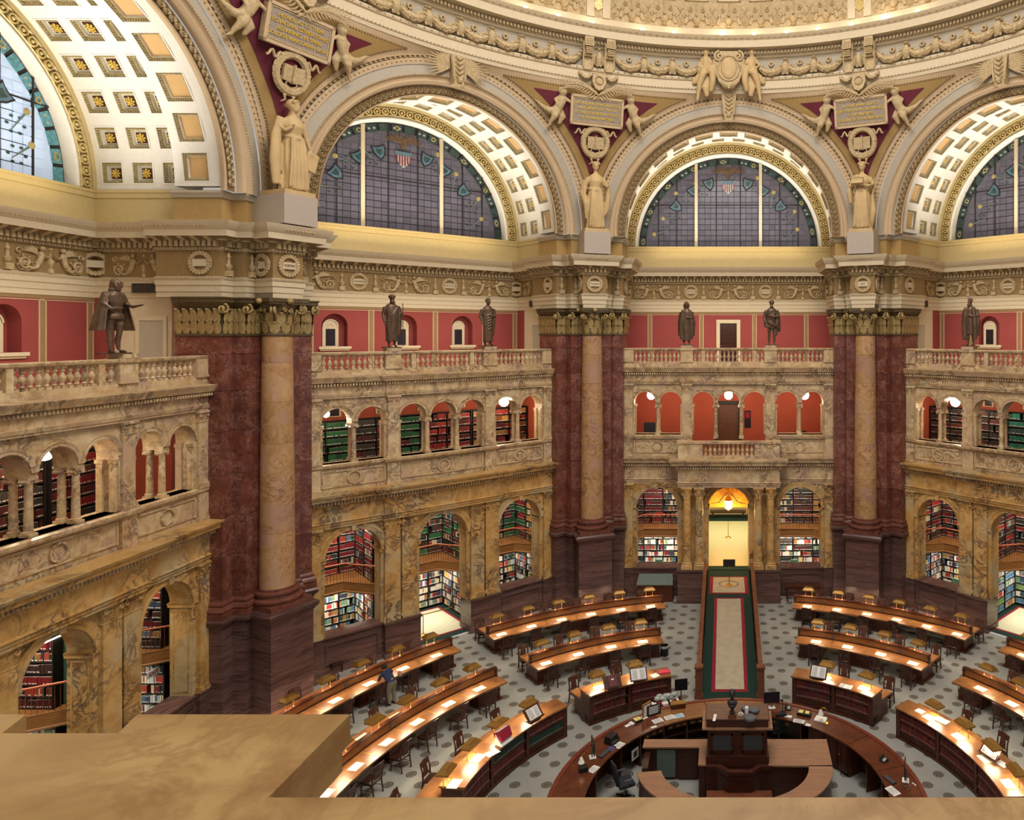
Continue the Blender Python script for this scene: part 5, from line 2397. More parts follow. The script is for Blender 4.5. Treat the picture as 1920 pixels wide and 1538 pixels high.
def put_chair(r, a, out, label, jig=0.0):
    """out: chair faces away from the room centre"""
    x, y, _ = pol(a, r)
    rz = -R(a) + (0 if out else PI) + R(jig)
    if not _used[0]:
        _used[0] = 1
        CHAIR.location = (x, y, 0)
        CHAIR.rotation_euler[2] = rz
        CHAIR['label'] = label
        return CHAIR
    return dup(CHAIR, (x, y, 0), rz, label)


# ---------------------------------------------------------------- brass desk lamp
def lamp_proto(h):
    """lamp standing on the divider, local y points outward"""
    t = thing('desk_lamp', 'x', 'lamp')
    b = MB()
    w, d = .3, .19
    z0 = h
    vs = []
    for (ww, dd, z) in ((w, d, z0), (w, d, z0 + .05), (w * .66, d * .55, z0 + .15), (w * .62, d * .5, z0 + .17)):
        vs += [(-ww, -dd, z), (ww, -dd, z), (ww, dd, z), (-ww, dd, z)]
    fs = [(12, 13, 14, 15)]
    for j in range(3):
        for i in range(4):
            i2 = (i + 1) % 4
            fs.append((j * 4 + i, j * 4 + i2, j * 4 + 4 + i2, j * 4 + 4 + i))
    b.add(vs, fs)
    # thin rim and inner reflector
    b.add([(-w, -d, z0), (w, -d, z0), (w, d, z0), (-w, d, z0), (-w * .5, -d * .3, z0 + .07), (w * .5, -d * .3, z0 + .07), (w * .5, d * .3, z0 + .07), (-w * .5, d * .3, z0 + .07)],
          [(0, 4, 5, 1), (1, 5, 6, 2), (2, 6, 7, 3), (3, 7, 4, 0), (4, 7, 6, 5)])
    b.build('hood', 'hood_brass', t)
    b = MB()
    for x in (-.17, .17):
        b.lathe([(.03, 0), (.03, .015), (.012, .03), (.012, h + .03)], 6, (x, 0, 0))
    b.build('post', 'brass', t)
    b = MB()
    for y in (-.09, .09):
        b.box(-.22, .22, y - .022, y + .022, z0 + .02, z0 + .045)
    b.build('tube', 'lamp_tube', t)
    return t


L_LOW, L_HIGH = lamp_proto(.3), lamp_proto(.36)
_ul = {}


def put_lamp(kind, r, a, z, label):
    p = L_LOW if kind == 'low' else L_HIGH
    x, y, _ = pol(a, r)
    if kind not in _ul:
        _ul[kind] = 1
        p.location = (x, y, z)
        p.rotation_euler[2] = -R(a)
        p['label'] = label
        return p
    return dup(p, (x, y, z), -R(a), label)


# ---------------------------------------------------------------- curved reading desks
def reading_desk(rc, a0, a1, lamps, label):
    am = (a0 + a1) / 2
    loc = pol(am, rc)
    t = thing('reading_desk', label, 'desk', loc)
    lo, hi = (a0, a1) if a0 < a1 else (a1, a0)
    for nm, r0, r1 in (('inner_desktop', rc - .86, rc - .05), ('outer_desktop', rc + .05, rc + .86)):
        b = cmb(loc)
        sector(b, r0, r1, lo, hi, .71, .76)
        sector(b, r0 + .03, r1 - .03, lo, hi, .68, .71)
        b.build(nm, 'desk_wood', t)
    b = cmb(loc)
    sector(b, rc - .05, rc + .05, lo, hi, .6, 1.06)
    b.build('divider', 'desk_wood', t)
    b = cmb(loc)
    sector(b, rc - .09, rc + .09, lo, hi, 1.06, 1.1)
    sector(b, rc - .075, rc + .075, lo, hi, .76, .8)
    b.build('divider_moulding', 'dark_wood', t)
    # supporting cabinets
    n = 3 if hi - lo > 20 else 2
    wdeg = math.degrees(.5 / rc)
    for i in range(n):
        c = lo + wdeg + .6 + (hi - lo - 2 * wdeg - 1.2) * i / (n - 1)
        b = cmb(loc)
        sector(b, rc - .5, rc + .5, c - wdeg, c + wdeg, .1, .68, 3)
        sector(b, rc - .56, rc + .56, c - wdeg - .25, c + wdeg + .25, 0, .1, 3)
        sector(b, rc - .52, rc - .5, c - wdeg + .3, c + wdeg - .3, .18, .22, 2)
        sector(b, rc - .52, rc - .5, c - wdeg + .3, c + wdeg - .3, .56, .6, 2)
        b.build('cabinet', 'case_wood', t)
    for s, e in ((1, lo), (-1, hi)):
        b = cmb(loc)
        x, y, _ = pol(e + s * .25, rc - .09)
        b.lathe([(.05, .76), (.06, .84), (.03, .9), (.055, .98), (.05, 1.04), (.02, 1.12)], 8, (x, y, 0))
        b.build('end_finial', 'dark_wood', t)
    for k, a in enumerate(lamps):
        for rr_ in (rc - .5, rc + .5):
            b = cmb(loc)
            w = math.degrees(.22 / rr_)
            sector(b, rr_ - .16, rr_ + .16, a - w, a + w, .76, .768, 2)
            b.build('glow_pad', 'glow_pad_cream', t)  # pale pad by each lamp, its pool of light painted in
        if k % 2 == 0:
            b = cmb(loc)
            w = math.degrees(.06 / rc)
            aa = a + (2.4 if rc > 14 else 3.2) * (1 if a > 0 else -1)
            if lo < aa < hi:
                sector(b, rc - .075, rc - .05, aa - w, aa + w, .84, .96, 2)
                b.build('outlet_plate', 'grey_plastic', t)
        # seam and drawer front
        b = cmb(loc)
        aa = a + (2.6 if rc > 14 else 3.3)
        if lo < aa < hi:
            sector(b, rc - .85, rc - .1, aa - .06, aa + .06, .757, .763, 2)
            b.build('desktop_seam', 'brass', t)
    return t


LO = [14.2, 19.5, 24.8, 30.0, 35.2, 40.3]
LOF = [51.0, 56.3, 61.5, 66.6, 71.8]
L2 = [18.6, 25.3, 32.3, 39.1]
L2F = [53.1, 59.5, 66.1, 72.4, 79.0, 85.3]
RO, R2, RCASE = 16.6, 12.62, 8.3
SIDES = {-1: 'left', 1: 'right'}


def arr(s, l):
    return [s * x for x in l]


for s in (-1, 1):
    sd = SIDES[s]
    reading_desk(RO, s * 11.6, s * 42.1, arr(s, LO), 'long curved wooden reading desk, outermost row just %s of the carpeted ramp' % sd)
    reading_desk(RO, s * 47.6, s * 74.5, arr(s, LOF), 'long curved wooden reading desk, outermost row at the far %s beyond the aisle' % sd)
    reading_desk(R2, s * 14.4, s * 41.6, arr(s, L2), 'curved wooden reading desk in the middle row just %s of the carpeted ramp' % sd)
    reading_desk(R2, s * 48.2, s * 91.0, arr(s, L2F), 'long curved wooden reading desk of the middle row at the far %s, beyond the aisle' % sd)
    for lst, rc, row in ((LO + LOF, RO, 'outermost'), (L2 + L2F, R2, 'middle')):
        for k, a in enumerate(lst):
            put_lamp('low', rc, s * a, 1.1, 'brass hooded lamp, %s from the ramp on the %s desk row %s of it' % (NTH[k], row, sd))
            rnd = random.Random(k * 7 + s + int(rc))
            put_chair(rc - 1.02 - (.06 if k % 3 else 0), s * (a + .2), True, 'dark chair inside the %s desk row %s of the ramp, %s from the ramp' % (row, sd, NTH[k]), rnd.uniform(-5, 5))
            put_chair(rc + 1.08, s * (a + 1.0), False, 'reddish chair behind the %s desk row %s of the ramp, %s from the ramp' % (row, sd, NTH[k]), rnd.uniform(-6, 6))
put_chair(19.7, -58.9, False, 'lone dark wooden chair standing against the brown marble dado at left')

# ---------------------------------------------------------------- curved bookcases with table on the outer side


def book_meshes():
    r = {}
    plain('spine_label', 'b8a48c', .6, var=0)
    plain('page_edge', '453830', .8, var=.1)
    for nm, col in (('maroon', '5c1a20'), ('oxblood', '6e2a20'), ('green', '1f3b33'), ('brown', '4a2a20')):
        plain('cover_' + nm, col, .6, var=.1)
        b = MB()
        b.box(-.026, .026, 0, .16, 0, .25)
        b.mat = 1
        b.box(-.011, .011, -.004, 0, .035, .07)
        b.mat = 2
        b.box(-.02, .02, .02, .15, .25, .252)
        r[nm] = b.mesh('book', ['cover_' + nm, 'spine_label', 'page_edge'])
    return r


BOOKS = book_meshes()
cases = [(-1, 16.8, 40.8, 'just left of the carpeted ramp', [26.0, 36.6], True),
         (1, 17.8, 41.4, 'just right of the carpeted ramp', [26.6, 37.6], True),
         (-1, 47.6, 85.0, 'at left, with red volumes and tilted stand on top', [56.3, 65.9, 75.0, 84.0], True),
         (1, 48.4, 88.0, 'at the right edge, with loose papers on top', [57.0, 66.2, 75.2, 84.0], False)]
nbooks = 0
for ci, (s, a0, a1, where, lamps, single) in enumerate(cases):
    lo, hi = sorted((s * a0, s * a1))
    loc = pol((lo + hi) / 2, RCASE)
    t = thing('bookcase', 'low curved bookcase ' + where, 'bookcase', loc)
    b = cmb(loc)
    sector(b, 7.88, 8.68, lo, hi, 1.08, 1.13)
    sector(b, 7.93, 8.62, lo, hi, 1.04, 1.08)
    b.build('top', 'desk_wood', t)
    b = cmb(loc)
    sector(b, 8.24, 8.6, lo + .2, hi - .2, .1, 1.04)
    b.build('back_panel', 'case_wood', t)
    b = cmb(loc)
    sector(b, 7.94, 8.62, lo, hi, 0, .1)
    sector(b, 7.99, 8.3, lo, hi, .1, .3)
    k = int((hi - lo) / 6)
    for i in range(k):
        aa = lo + (hi - lo) * (i + .5) / k
        sector(b, 7.965, 7.99, aa - 2.2, aa + 2.2, .14, .17, 2)
        sector(b, 7.965, 7.99, aa - 2.2, aa + 2.2, .24, .27, 2)
    b.build('plinth', 'case_wood', t)
    for z in (.3, .655):
        b = cmb(loc)
        sector(b, 7.955, 8.3, lo, hi, z, z + .03)
        b.build('shelf', 'case_wood', t)
    nd = max(2, round((hi - lo) / 12))
    divs = [lo + (hi - lo) * i / nd for i in range(nd + 1)]
    for i, aa in enumerate(divs):
        b = cmb(loc)
        w = .5 if 0 < i < nd else .6
        aa = min(max(aa, lo + w), hi - w)
        sector(b, 7.95, 8.3 if 0 < i < nd else 8.6, aa - w, aa + w, .1, 1.05, 2)
        b.build('upright', 'case_wood', t)
    # table on the outer side
    b = cmb(loc)
    sector(b, 8.62, 9.4, lo, hi, .71, .76)
    b.build('table_top', 'desk_wood', t)
    for aa in (lo + 2, hi - 2):
        b = cmb(loc)
        sector(b, 8.6, 9.2, aa - 1.5, aa + 1.5, 0, .71, 2)
        b.build('table_support', 'case_wood', t)
    for a in lamps:
        put_lamp('high', 8.52, s * a, 1.13, 'brass hooded lamp on the bookcase %s, %s from the ramp' % (where.split(',')[0], NTH[lamps.index(a)]))
        put_chair(9.72, s * (a + 1.5), False, 'reddish chair behind the bookcase %s, %s from the ramp' % (where.split(',')[0], NTH[lamps.index(a)]), 5)
        b = cmb(loc)
        w = 1.5
        sector(b, 8.1, 8.42, s * a - w, s * a + w, 1.13, 1.136, 2)
        b.build('glow_pad', 'glow_pad_cream', t)  # lamp glow on the case top, painted in as a pale pad
    # books
    rnd = random.Random(ci)
    stuff = cmb(loc)
    for row, z in enumerate((.33, .685)):
        nrow = 0
        for i in range(nd):
            aa = divs[i] + .95
            while aa < divs[i + 1] - .95:
                side_far = (s < 0 and ci == 2)
                col = rnd.choice(['maroon', 'maroon', 'oxblood', 'brown'])
                if ci == 2 and ((row == 1 and i == 1) or (row == 0 and i == nd - 1)):
                    col = 'green'
                x, y, _ = pol(aa, 7.975)
                nrow += 1
                if single and nbooks < 300:
                    o = mk('book', BOOKS[col], None, '%s volume, %s shelf of the bookcase %s, %d%s from left' % ({'maroon': 'maroon', 'oxblood': 'red-brown', 'brown': 'brown', 'green': 'green'}[col], 'lower' if row == 0 else 'upper', where.split(',')[0].replace('just ', '').replace('carpeted ', ''), nrow, 'th' if 10 < nrow < 14 else {1: 'st', 2: 'nd', 3: 'rd'}.get(nrow % 10, 'th')),
                           'book', 'bound volumes in the curved bookcases', None, (x, y, z), -R(aa))
                    o.scale[2] = rnd.uniform(1.1, 1.25)
                    o.scale[0] = rnd.uniform(.9, 1.1)
                    nbooks += 1
                else:
                    c, sn = math.cos(-R(aa)), math.sin(-R(aa))
                    T0 = stuff.T
                    stuff.T = T0 @ Matrix.Translation((x, y, z)) @ Matrix.Rotation(-R(aa), 4, 'Z')
                    stuff.mat = 0 if col != 'brown' else 1
                    hh = rnd.uniform(.25, .3)
                    stuff.box(-.026, .026, 0, .16, 0, hh)
                    stuff.mat = 2
                    stuff.box(-.011, .011, -.004, 0, .035, .07)
                    stuff.T = T0
                aa += math.degrees(.068 / 8.05)
    if stuff.v:
        stuff.build('books', ['cover_maroon', 'cover_oxblood', 'spine_label'], t, kind='stuff')

# ---------------------------------------------------------------- circulation desk ring
DX, DY, ZD = .17, .4, 1.1
t = thing('circulation_desk', 'large ring-shaped dark wooden service desk round the central booth', 'desk', (DX, DY, 0))
for k, (a0, a1) in enumerate(((-100, -56), (-56, -33), (-33, -12), (-12, 12), (12, 30), (30, 55), (55, 75), (75, 100))):
    b = MB()
    sector(b, 4.42, 5.38, a0 + .1, a1 - .1, ZD - .05, ZD)
    b.build('desk_top', 'desk_wood' if k in (2, 3) else 'counter_dark', t)
b = MB()
sector(b, 5.36, 5.5, -100, 100, ZD - .08, ZD + .02)
b.build('outer_rail', 'rail_dark', t)
b = MB()
sector(b, 5.1, 5.42, -100, 100, .1, ZD - .05)
sector(b, 5.08, 5.48, -100, 100, 0, .1)
b.build('outer_panel', 'case_wood', t)
for a in (-100, -74, -56, -45, -33, -22, -12, 12, 30, 34, 42, 55, 66, 78, 100):
    b = MB()
    sector(b, 4.5, 5.1, a - .3, a + .3, 0, ZD - .05, 1)
    b.build('partition', 'case_wood', t)
for a in (-42, -38.5, -35, -30, -26.5, -23.5, -19.5, -16, -13.5, 18, 24):
    b = MB()
    sector(b, 4.46, 4.52, a - 1.5, a + 1.5, .86, 1.0, 1)
    d = b.build('drawer', 'case_wood', t)
    b = MB()
    x, y, _ = pol(a, 4.44)
    b.ball((x, y, .93), .028, (1, 1, 1), 6, 4)
    b.build('knob', 'brass', d)
for a0, a1 in ((34.5, 41.5), (42.5, 49), (49.5, 54.5)):
    b = MB()
    sector(b, 4.46, 4.52, a0, a1, .1, 1.02, 2)
    for z in (.18, .9):
        sector(b, 4.44, 4.46, a0 + 1, a1 - 1, z, z + .04, 2)
    for q in (a0 + 1, a1 - 1):
        sector(b, 4.44, 4.46, q - .3, q + .3, .18, .94, 1)
    d = b.build('cupboard_door', 'case_wood', t)
    b = MB()
    x, y, _ = pol(a1 - .5 if a0 < 40 else a0 + .5, 4.44)
    b.ball((x, y, .6), .025, (1, 1, 1), 6, 4)
    b.build('knob', 'brass', d)
b = MB()
sector(b, 4.55, 5.1, -45, -12, .56, .58)
b.build('shelf', 'case_wood', t)

# ---------------------------------------------------------------- central booth and inner counter
CX, CY = .12, 1.78


def ell(ax, ay, a0, a1, n=20):
    return [(CX + ax * math.cos(a0 + (a1 - a0) * i / n), CY + ay * math.sin(a0 + (a1 - a0) * i / n)) for i in range(n + 1)]


t = thing('inner_counter', 'horseshoe-shaped pale-topped wooden counter inside the ring desk', 'counter', (CX, CY, 0))
tr = Matrix.Translation((-CX, -CY, 0))


def half(s):
    """outer and inner outline of one arm, as plan polygon"""
    o = ell(3.02, 2.3, 0 if s > 0 else PI, -PI * .5)
    i = ell(2.3, 1.72, 0 if s > 0 else PI, -PI * .5)
    return o, i


for s in (1, -1):
    if s > 0:
        o = ell(3.02, 2.3, 0, -PI / 2)
        i = ell(2.28, 1.75, 0, -PI / 2)
    else:
        o = ell(-3.02, 2.3, 0, -PI / 2)
        i = ell(-2.28, 1.75, 0, -PI / 2)
        o, i = o[2:], i[2:]
    b = MB()
    b.T = tr
    n = len(o)
    vs = [(x, y, z) for z in (1.08, 1.13) for x, y in o + i]
    fs = []
    for k in range(n - 1):
        fs += [(k, k + 1, n + k + 1, n + k), (2 * n + k, 2 * n + k + 1, 3 * n + k + 1, 3 * n + k), (k, k + 1, 2 * n + k + 1, 2 * n + k), (n + k, n + k + 1, 3 * n + k + 1, 3 * n + k)]
    fs += [(0, n, 3 * n, 2 * n)]
    b.add(vs, fs)
    b.build('counter_top', 'counter_wood', t)
    for pts, g in ((o, -.1), (i, .08)):
        b = MB()
        b.T = tr
        pp = [(CX + (x - CX) * (1 + g / 2.6), CY + (y - CY) * (1 + g / 2.6)) for x, y in pts]
        q = [(CX + (x - CX) * (1 + (g * .4) / 2.6), CY + (y - CY) * (1 + (g * .4) / 2.6)) for x, y in pts]
        vs = [(x, y, z) for z in (0, 1.08) for x, y in pp + q]
        fs = []
        for k in range(n - 1):
            fs += [(k, k + 1, 2 * n + k + 1, 2 * n + k), (n + k, n + k + 1, 3 * n + k + 1, 3 * n + k)]
        b.add(vs, fs)
        b.build('counter_panel', 'counter_panel', t)
# straight back part on the right with a broad top, on the left with the gate
b = MB()
b.T = tr
b.prism([(1.16, 1.78), (3.14, 1.72), (3.16, 3.2), (1.16, 3.2)], 1.08, 1.13)
b.build('counter_top', 'counter_wood', t)
b = MB()
b.T = tr
b.prism([(1.2, 1.84), (3.06, 1.8), (3.08, 3.12), (1.2, 3.12)], 0, 1.08)
b.build('counter_panel', 'counter_panel', t)
b = MB()
b.T = tr
b.prism([(-2.85, 2.75), (-.78, 2.75), (-.78, 3.2), (-2.85, 3.2)], 1.08, 1.13)
b.prism([(-1.02, 1.8), (-.78, 1.8), (-.78, 2.75), (-1.02, 2.75)], 1.08, 1.13)
b.build('counter_top', 'counter_wood', t)
b = MB()
b.T = tr
b.prism([(-2.78, 2.9), (-.8, 2.9), (-.8, 3.12), (-2.78, 3.12)], 0, 1.08)
b.prism([(-2.78, 1.9), (-2.6, 1.9), (-2.6, 2.9), (-2.78, 2.9)], 0, .95)
b.prism([(-1.0, 1.84), (-.8, 1.84), (-.8, 2.9), (-1.0, 2.9)], 0, 1.08)
b.build('counter_panel', 'counter_panel', t)
b = MB()
b.T = tr
b.box(-2.4, -1.8, 2.84, 2.88, .1, .98)
b.build('glass_panel', 'slate_paint', t)
b = MB()
b.T = tr
b.box(-1.7, -1.08, 2.84, 2.9, .05, 1.0)
for x in (-1.64, -1.18):
    b.box(x, x + .05, 2.81, 2.84, .15, .9)
b.build('gate_door', 'counter_panel', t)
# panels and desk in front of the booth
fb = [(-.78, 1.8), (-.42, 1.8), (-.1, 1.5), (.62, 1.5), (.92, 1.8), (1.28, 1.8)]
b = MB()
b.T = tr
b.sweep([(0, 0), (0, .98), (.04, 1.0), (.04, 1.1), (-.1, 1.12), (-.1, 0)], fb)
b.build('bow_front', 'counter_panel', t)
b = MB()
b.T = tr
for i in range(len(fb) - 1):
    a_, c_ = Vector(fb[i]), Vector(fb[i + 1])
    d = (c_ - a_).normalized()
    nn = Vector((d.y, -d.x))
    p0, p1 = a_ + d * .08 + nn * .0, c_ - d * .08 + nn * .0
    for z in (.3, .85):
        b.add([(p.x + nn.x * o, p.y + nn.y * o, zz) for zz in (z, z + .04) for p, o in ((p0, 0), (p1, 0), (p1, .03), (p0, .03))], [(0, 1, 2, 3), (7, 6, 5, 4), (2, 3, 7, 6), (0, 3, 7, 4), (1, 2, 6, 5)])
b.build('panel_moulding', 'dark_wood', t)
b = MB()
b.T = tr
b.box(-.75, 1.25, .95, 1.62, .4, .45)
b.build('low_desk', 'rail_wood', t)
b = MB()
b.T = tr
b.box(-.1, .62, 1.55, 2.0, .8, .84)
b.build('booth_seat', 'dark_fabric', t)

t = thing('central_booth', 'tall square dark wooden booth with broad flat top in the middle of the counters', 'booth', (.2, 2.25, 0))
b = MB()
b.box(-.92, .92, -.32, .55, 0, 2.18)
b.box(-.98, .98, -.4, .6, 0, 1.35)
b.build('booth_body', 'counter_panel', t)
b = MB()
b.box(-1.1, 1.1, -.42, .62, 2.18, 2.24)
b.build('lower_ledge', 'counter_wood', t)
b = MB()
b.box(-.95, .95, -.36, .56, 2.24, 2.46)
b.box(-1.0, 1.0, -.4, .58, 2.46, 2.5)
b.build('top', 'counter_panel', t)
b = MB()
b.box(-.97, .97, -.38, .56, 2.5, 2.506)
b.build('top_surface', 'booth_top', t)
for x in (-.48, .48):
    b = MB()
    b.box(x - .34, x + .34, -.36, -.32, 1.45, 1.5)
    b.box(x - .34, x + .34, -.36, -.32, 1.98, 2.03)
    b.box(x - .34, x - .28, -.36, -.32, 1.45, 2.03)
    b.box(x + .28, x + .34, -.36, -.32, 1.45, 2.03)
    f = b.build('vent_frame', 'counter_panel', t)
    b = MB()
    for k in range(9):
        z = 1.52 + k * .052
        b.add([(x - .28, -.345, z), (x + .28, -.345, z), (x + .28, -.325, z + .035), (x - .28, -.325, z + .035)], [(0, 1, 2, 3)])
    b.build('slat', 'black_plastic', f, kind='stuff')

# ---------------------------------------------------------------- ramp, railings, rugs
YR0, YR1, ZR = 8.1, 16.0, 1.12      # near foot, far top, height


def rz_(y):
    return 0 if y < YR0 else (ZR if y > YR1 else ZR * (y - YR0) / (YR1 - YR0))


b = MB()
pts = [(YR0 - .3, 0.0), (YR0, 0.012), (YR1, ZR), (F + .9, ZR)]
for (y0, z0), (y1, z1) in zip(pts[:-1], pts[1:]):
    b.add([(-1.14, y0, z0), (1.14, y0, z0), (1.14, y1, z1), (-1.14, y1, z1), (-1.14, y0, -.01), (1.14, y0, -.01), (1.14, y1, -.01), (-1.14, y1, -.01)],
          [(0, 1, 2, 3), (0, 4, 5, 1), (1, 5, 6, 2), (0, 3, 7, 4)])
ramp_o = b.build('carpeted_ramp', 'green_carpet', None, label='long green carpeted ramp with a pale red-edged runner rising to the far doorway', cat='ramp')
for nm, w, y0, y1, m, lift in (('runner_border', .74, 8.45, 15.86, 'red_carpet', .012), ('runner', .59, 8.6, 15.74, 'cream_carpet', .02), ('landing_rug_border', 1.02, 16.35, F - .25, 'red_carpet', .012), ('landing_rug', .84, 16.5, F - .38, 'cream_carpet', .02)):
    b = MB()
    n = 8
    for k in range(n):
        ya, yb = y0 + (y1 - y0) * k / n, y0 + (y1 - y0) * (k + 1) / n
        b.add([(-w, ya, rz_(ya) + lift), (w, ya, rz_(ya) + lift), (w, yb, rz_(yb) + lift), (-w, yb, rz_(yb) + lift)], [(0, 1, 2, 3)])
    b.box(-w, w, y0, y0 + .01, rz_(y0), rz_(y0) + lift)
    b.build(nm, m, ramp_o)
b = MB()
cy_ = 17.75
for k in range(26):
    a = 2 * PI * k / 26
    b.T = Matrix.Translation((.5 * math.cos(a), cy_ + .5 * math.sin(a), ZR + .022)) @ Matrix.Rotation(a + .9, 4, 'Z')
    b.box(-.05, .05, -.018, .018, 0, .004)
b.mat = 1
for k in range(14):
    a = 2 * PI * k / 14
    b.T = Matrix.Translation((.32 * math.cos(a), cy_ + .32 * math.sin(a), ZR + .022)) @ Matrix.Rotation(a, 4, 'Z')
    b.box(-.06, .06, -.02, .02, 0, .004)
b.T = None
b.build('woven_seal', ['green_carpet', 'gilt'], ramp_o, kind='stuff')

for s in (-1, 1):
    t = thing('ramp_railing', 'long panelled wooden railing along the %s side of the carpeted ramp' % SIDES[s], 'railing', (s * 1.24, YR0, 0))
    b = MB()
    H0 = 1.02
    vs = []
    ys = [0, YR1 - YR0, F - 1.2 - YR0]
    for x in (-.05, .05):
        for y in ys:
            z = rz_(y + YR0)
            vs += [(x, y, -.0), (x, y, z + H0)]
    b.add(vs, [(0, 1, 3, 2), (2, 3, 5, 4), (6, 8, 9, 7), (8, 10, 11, 9), (1, 7, 9, 3), (3, 9, 11, 5), (0, 6, 7, 1), (4, 5, 11, 10)])
    b.build('panel', 'rail_wood', t)
    b = MB()
    for y0, y1 in zip(ys[:-1], ys[1:]):
        z0, z1 = rz_(y0 + YR0) + H0, rz_(y1 + YR0) + H0
        b.add([(x, y, z + dz) for y, z in ((y0, z0), (y1, z1)) for x, dz in ((-.09, 0), (.09, 0), (.09, .07), (-.09, .07))],
              [(0, 1, 5, 4), (1, 2, 6, 5), (2, 3, 7, 6), (3, 0, 4, 7), (0, 3, 2, 1), (4, 5, 6, 7)])
    b.build('handrail', 'rail_wood', t)
    b = MB()
    b.box(-.13, .13, -.13, .13, 0, 1.2)
    b.box(-.17, .17, -.17, .17, 0, .12)
    b.box(-.17, .17, -.17, .17, 1.2, 1.27)
    b.build('newel_post', 'rail_wood', t)
    for k in range(15):
        y = .5 + k * .52
        z = rz_(y + YR0)
        b = MB()
        for sx in (-.07, .05):
            b.box(sx, sx + .02, y, y + .06, z * .0 + max(0, z - .0), z + H0)
        b.build('stile', 'rail_wood', t)

# side sloped writing cabinet and bench against the dado in the facing bay
t = thing('sloped_cabinet', 'dark wooden cabinet with tilted open top against the dado left of the doorway', 'cabinet', (-4.0, F - .62, 0))
b = MB()
b.box(-.95, .95, -.3, .35, 0, .95)
b.box(-1.0, 1.0, -.34, .38, 0, .1)
b.build('body', 'case_wood', t)
b = MB()
b.add([(-.98, -.36, .95), (.98, -.36, .95), (.92, .35, 1.3), (-.92, .35, 1.3), (-.98, -.36, .9), (.98, -.36, .9), (.92, .35, 1.25), (-.92, .35, 1.25)], [(0, 1, 2, 3), (0, 4, 5, 1), (1, 5, 6, 2), (3, 7, 4, 0), (2, 6, 7, 3)])
b.build('sloping_top', 'slate_paint', t)
t = thing('console_table', 'plain brown wooden table against the dado right of the doorway', 'table', (4.05, F - .62, 0))
b = MB()
b.box(-.95, .95, -.3, .3, .76, .82)
b.box(-.9, .9, -.26, .26, .64, .76)
b.build('table_top', 'case_wood', t)
for x in (-.86, .86):
    for y in (-.22, .22):
        b = MB()
        b.box(x - .04, x + .04, y - .04, y + .04, 0, .64)
        b.build('leg', 'case_wood', t)

# ---------------------------------------------------------------- stone parapet in the foreground
t = thing('parapet', 'broad flat tawny marble parapet coping filling the foreground', 'parapet', (0, CAM[1] + 1.0, 12.66))
zt = 13.71 - 12.66
yo = -(CAM[1] + 1.0)


def YY(dist):
    return CAM[1] + dist + yo


for pts in ([(-5.5, .25), (1.18, .25), (1.18, 1.215), (-.948, 1.215), (-.948, 1.48), (-1.39, 1.48), (-1.37, 1.41), (-1.6, 1.41), (-1.62, 1.48), (-3.4, 1.48), (-3.4, 1.41), (-5.5, 1.41)], [(1.19, .25), (5.5, .25), (5.5, 1.215), (1.19, 1.215)]):
    b = MB()
    b.prism([(x, YY(y)) for x, y in pts], zt - .06, zt)
    b.prism([(x * 1.0, YY(y - .03 if y > 1 else y + .05)) for x, y in pts], zt - .1, zt - .06)
    b.build('coping_slab', 'coping_marble', t)
b = MB()
b.box(-5.5, 5.5, YY(.35), YY(1.1), zt - .95, zt - .1)
b.prism([(-1.34, YY(1.0)), (-1.0, YY(1.0)), (-1.0, YY(1.4)), (-1.34, YY(1.4))], zt - .95, zt - .1)
b.prism([(-3.4, YY(1.0)), (-1.68, YY(1.0)), (-1.68, YY(1.4)), (-3.4, YY(1.4))], zt - .95, zt - .1)
b.build('parapet_wall', 'coping_marble', t)
# ================================================================ ALCOVES, ARCADE GALLERIES, CORRIDOR
PALS = {
    'red': ['7a1c22', '6a1a20', '8c2a26', '5a1a1c', '4a1416', '9a3028'],
    'mixed': ['7a1c22', '2a3a4a', '8a6a3a', '23402f', 'b8a888', '3a2a2a', '9a3a28', '5a6a7a', 'c8b89a', '1f2a38'],
    'light': ['d8d0c0', 'e4ddd0', 'cfc8ba', 'b84030', '4a6a8a', '6a8a6a', 'd8d0c0', '9a5a30', '3a4a5a', 'a8b0b8', '7a2a30', 'd8b870'],
    'green': ['1f5a34', '24633a', '1c4f30', '286a40', '1f5a34', '5a1c22'],
    'dark': ['3a2420', '4a1c1c', '2c2826', '5a2a22', '3c3430'],
    'tan': ['a8793a', 'b88a4a', '8a6030', '7a4a26'],
    'teal': ['1f6a5a', '2a7a68', '1c5f50', '2a4a48'],
    'blue': ['4a7a9a', '5a8aa8', '2a4a6a', '6a8a4a', '8a9aa8'],
}


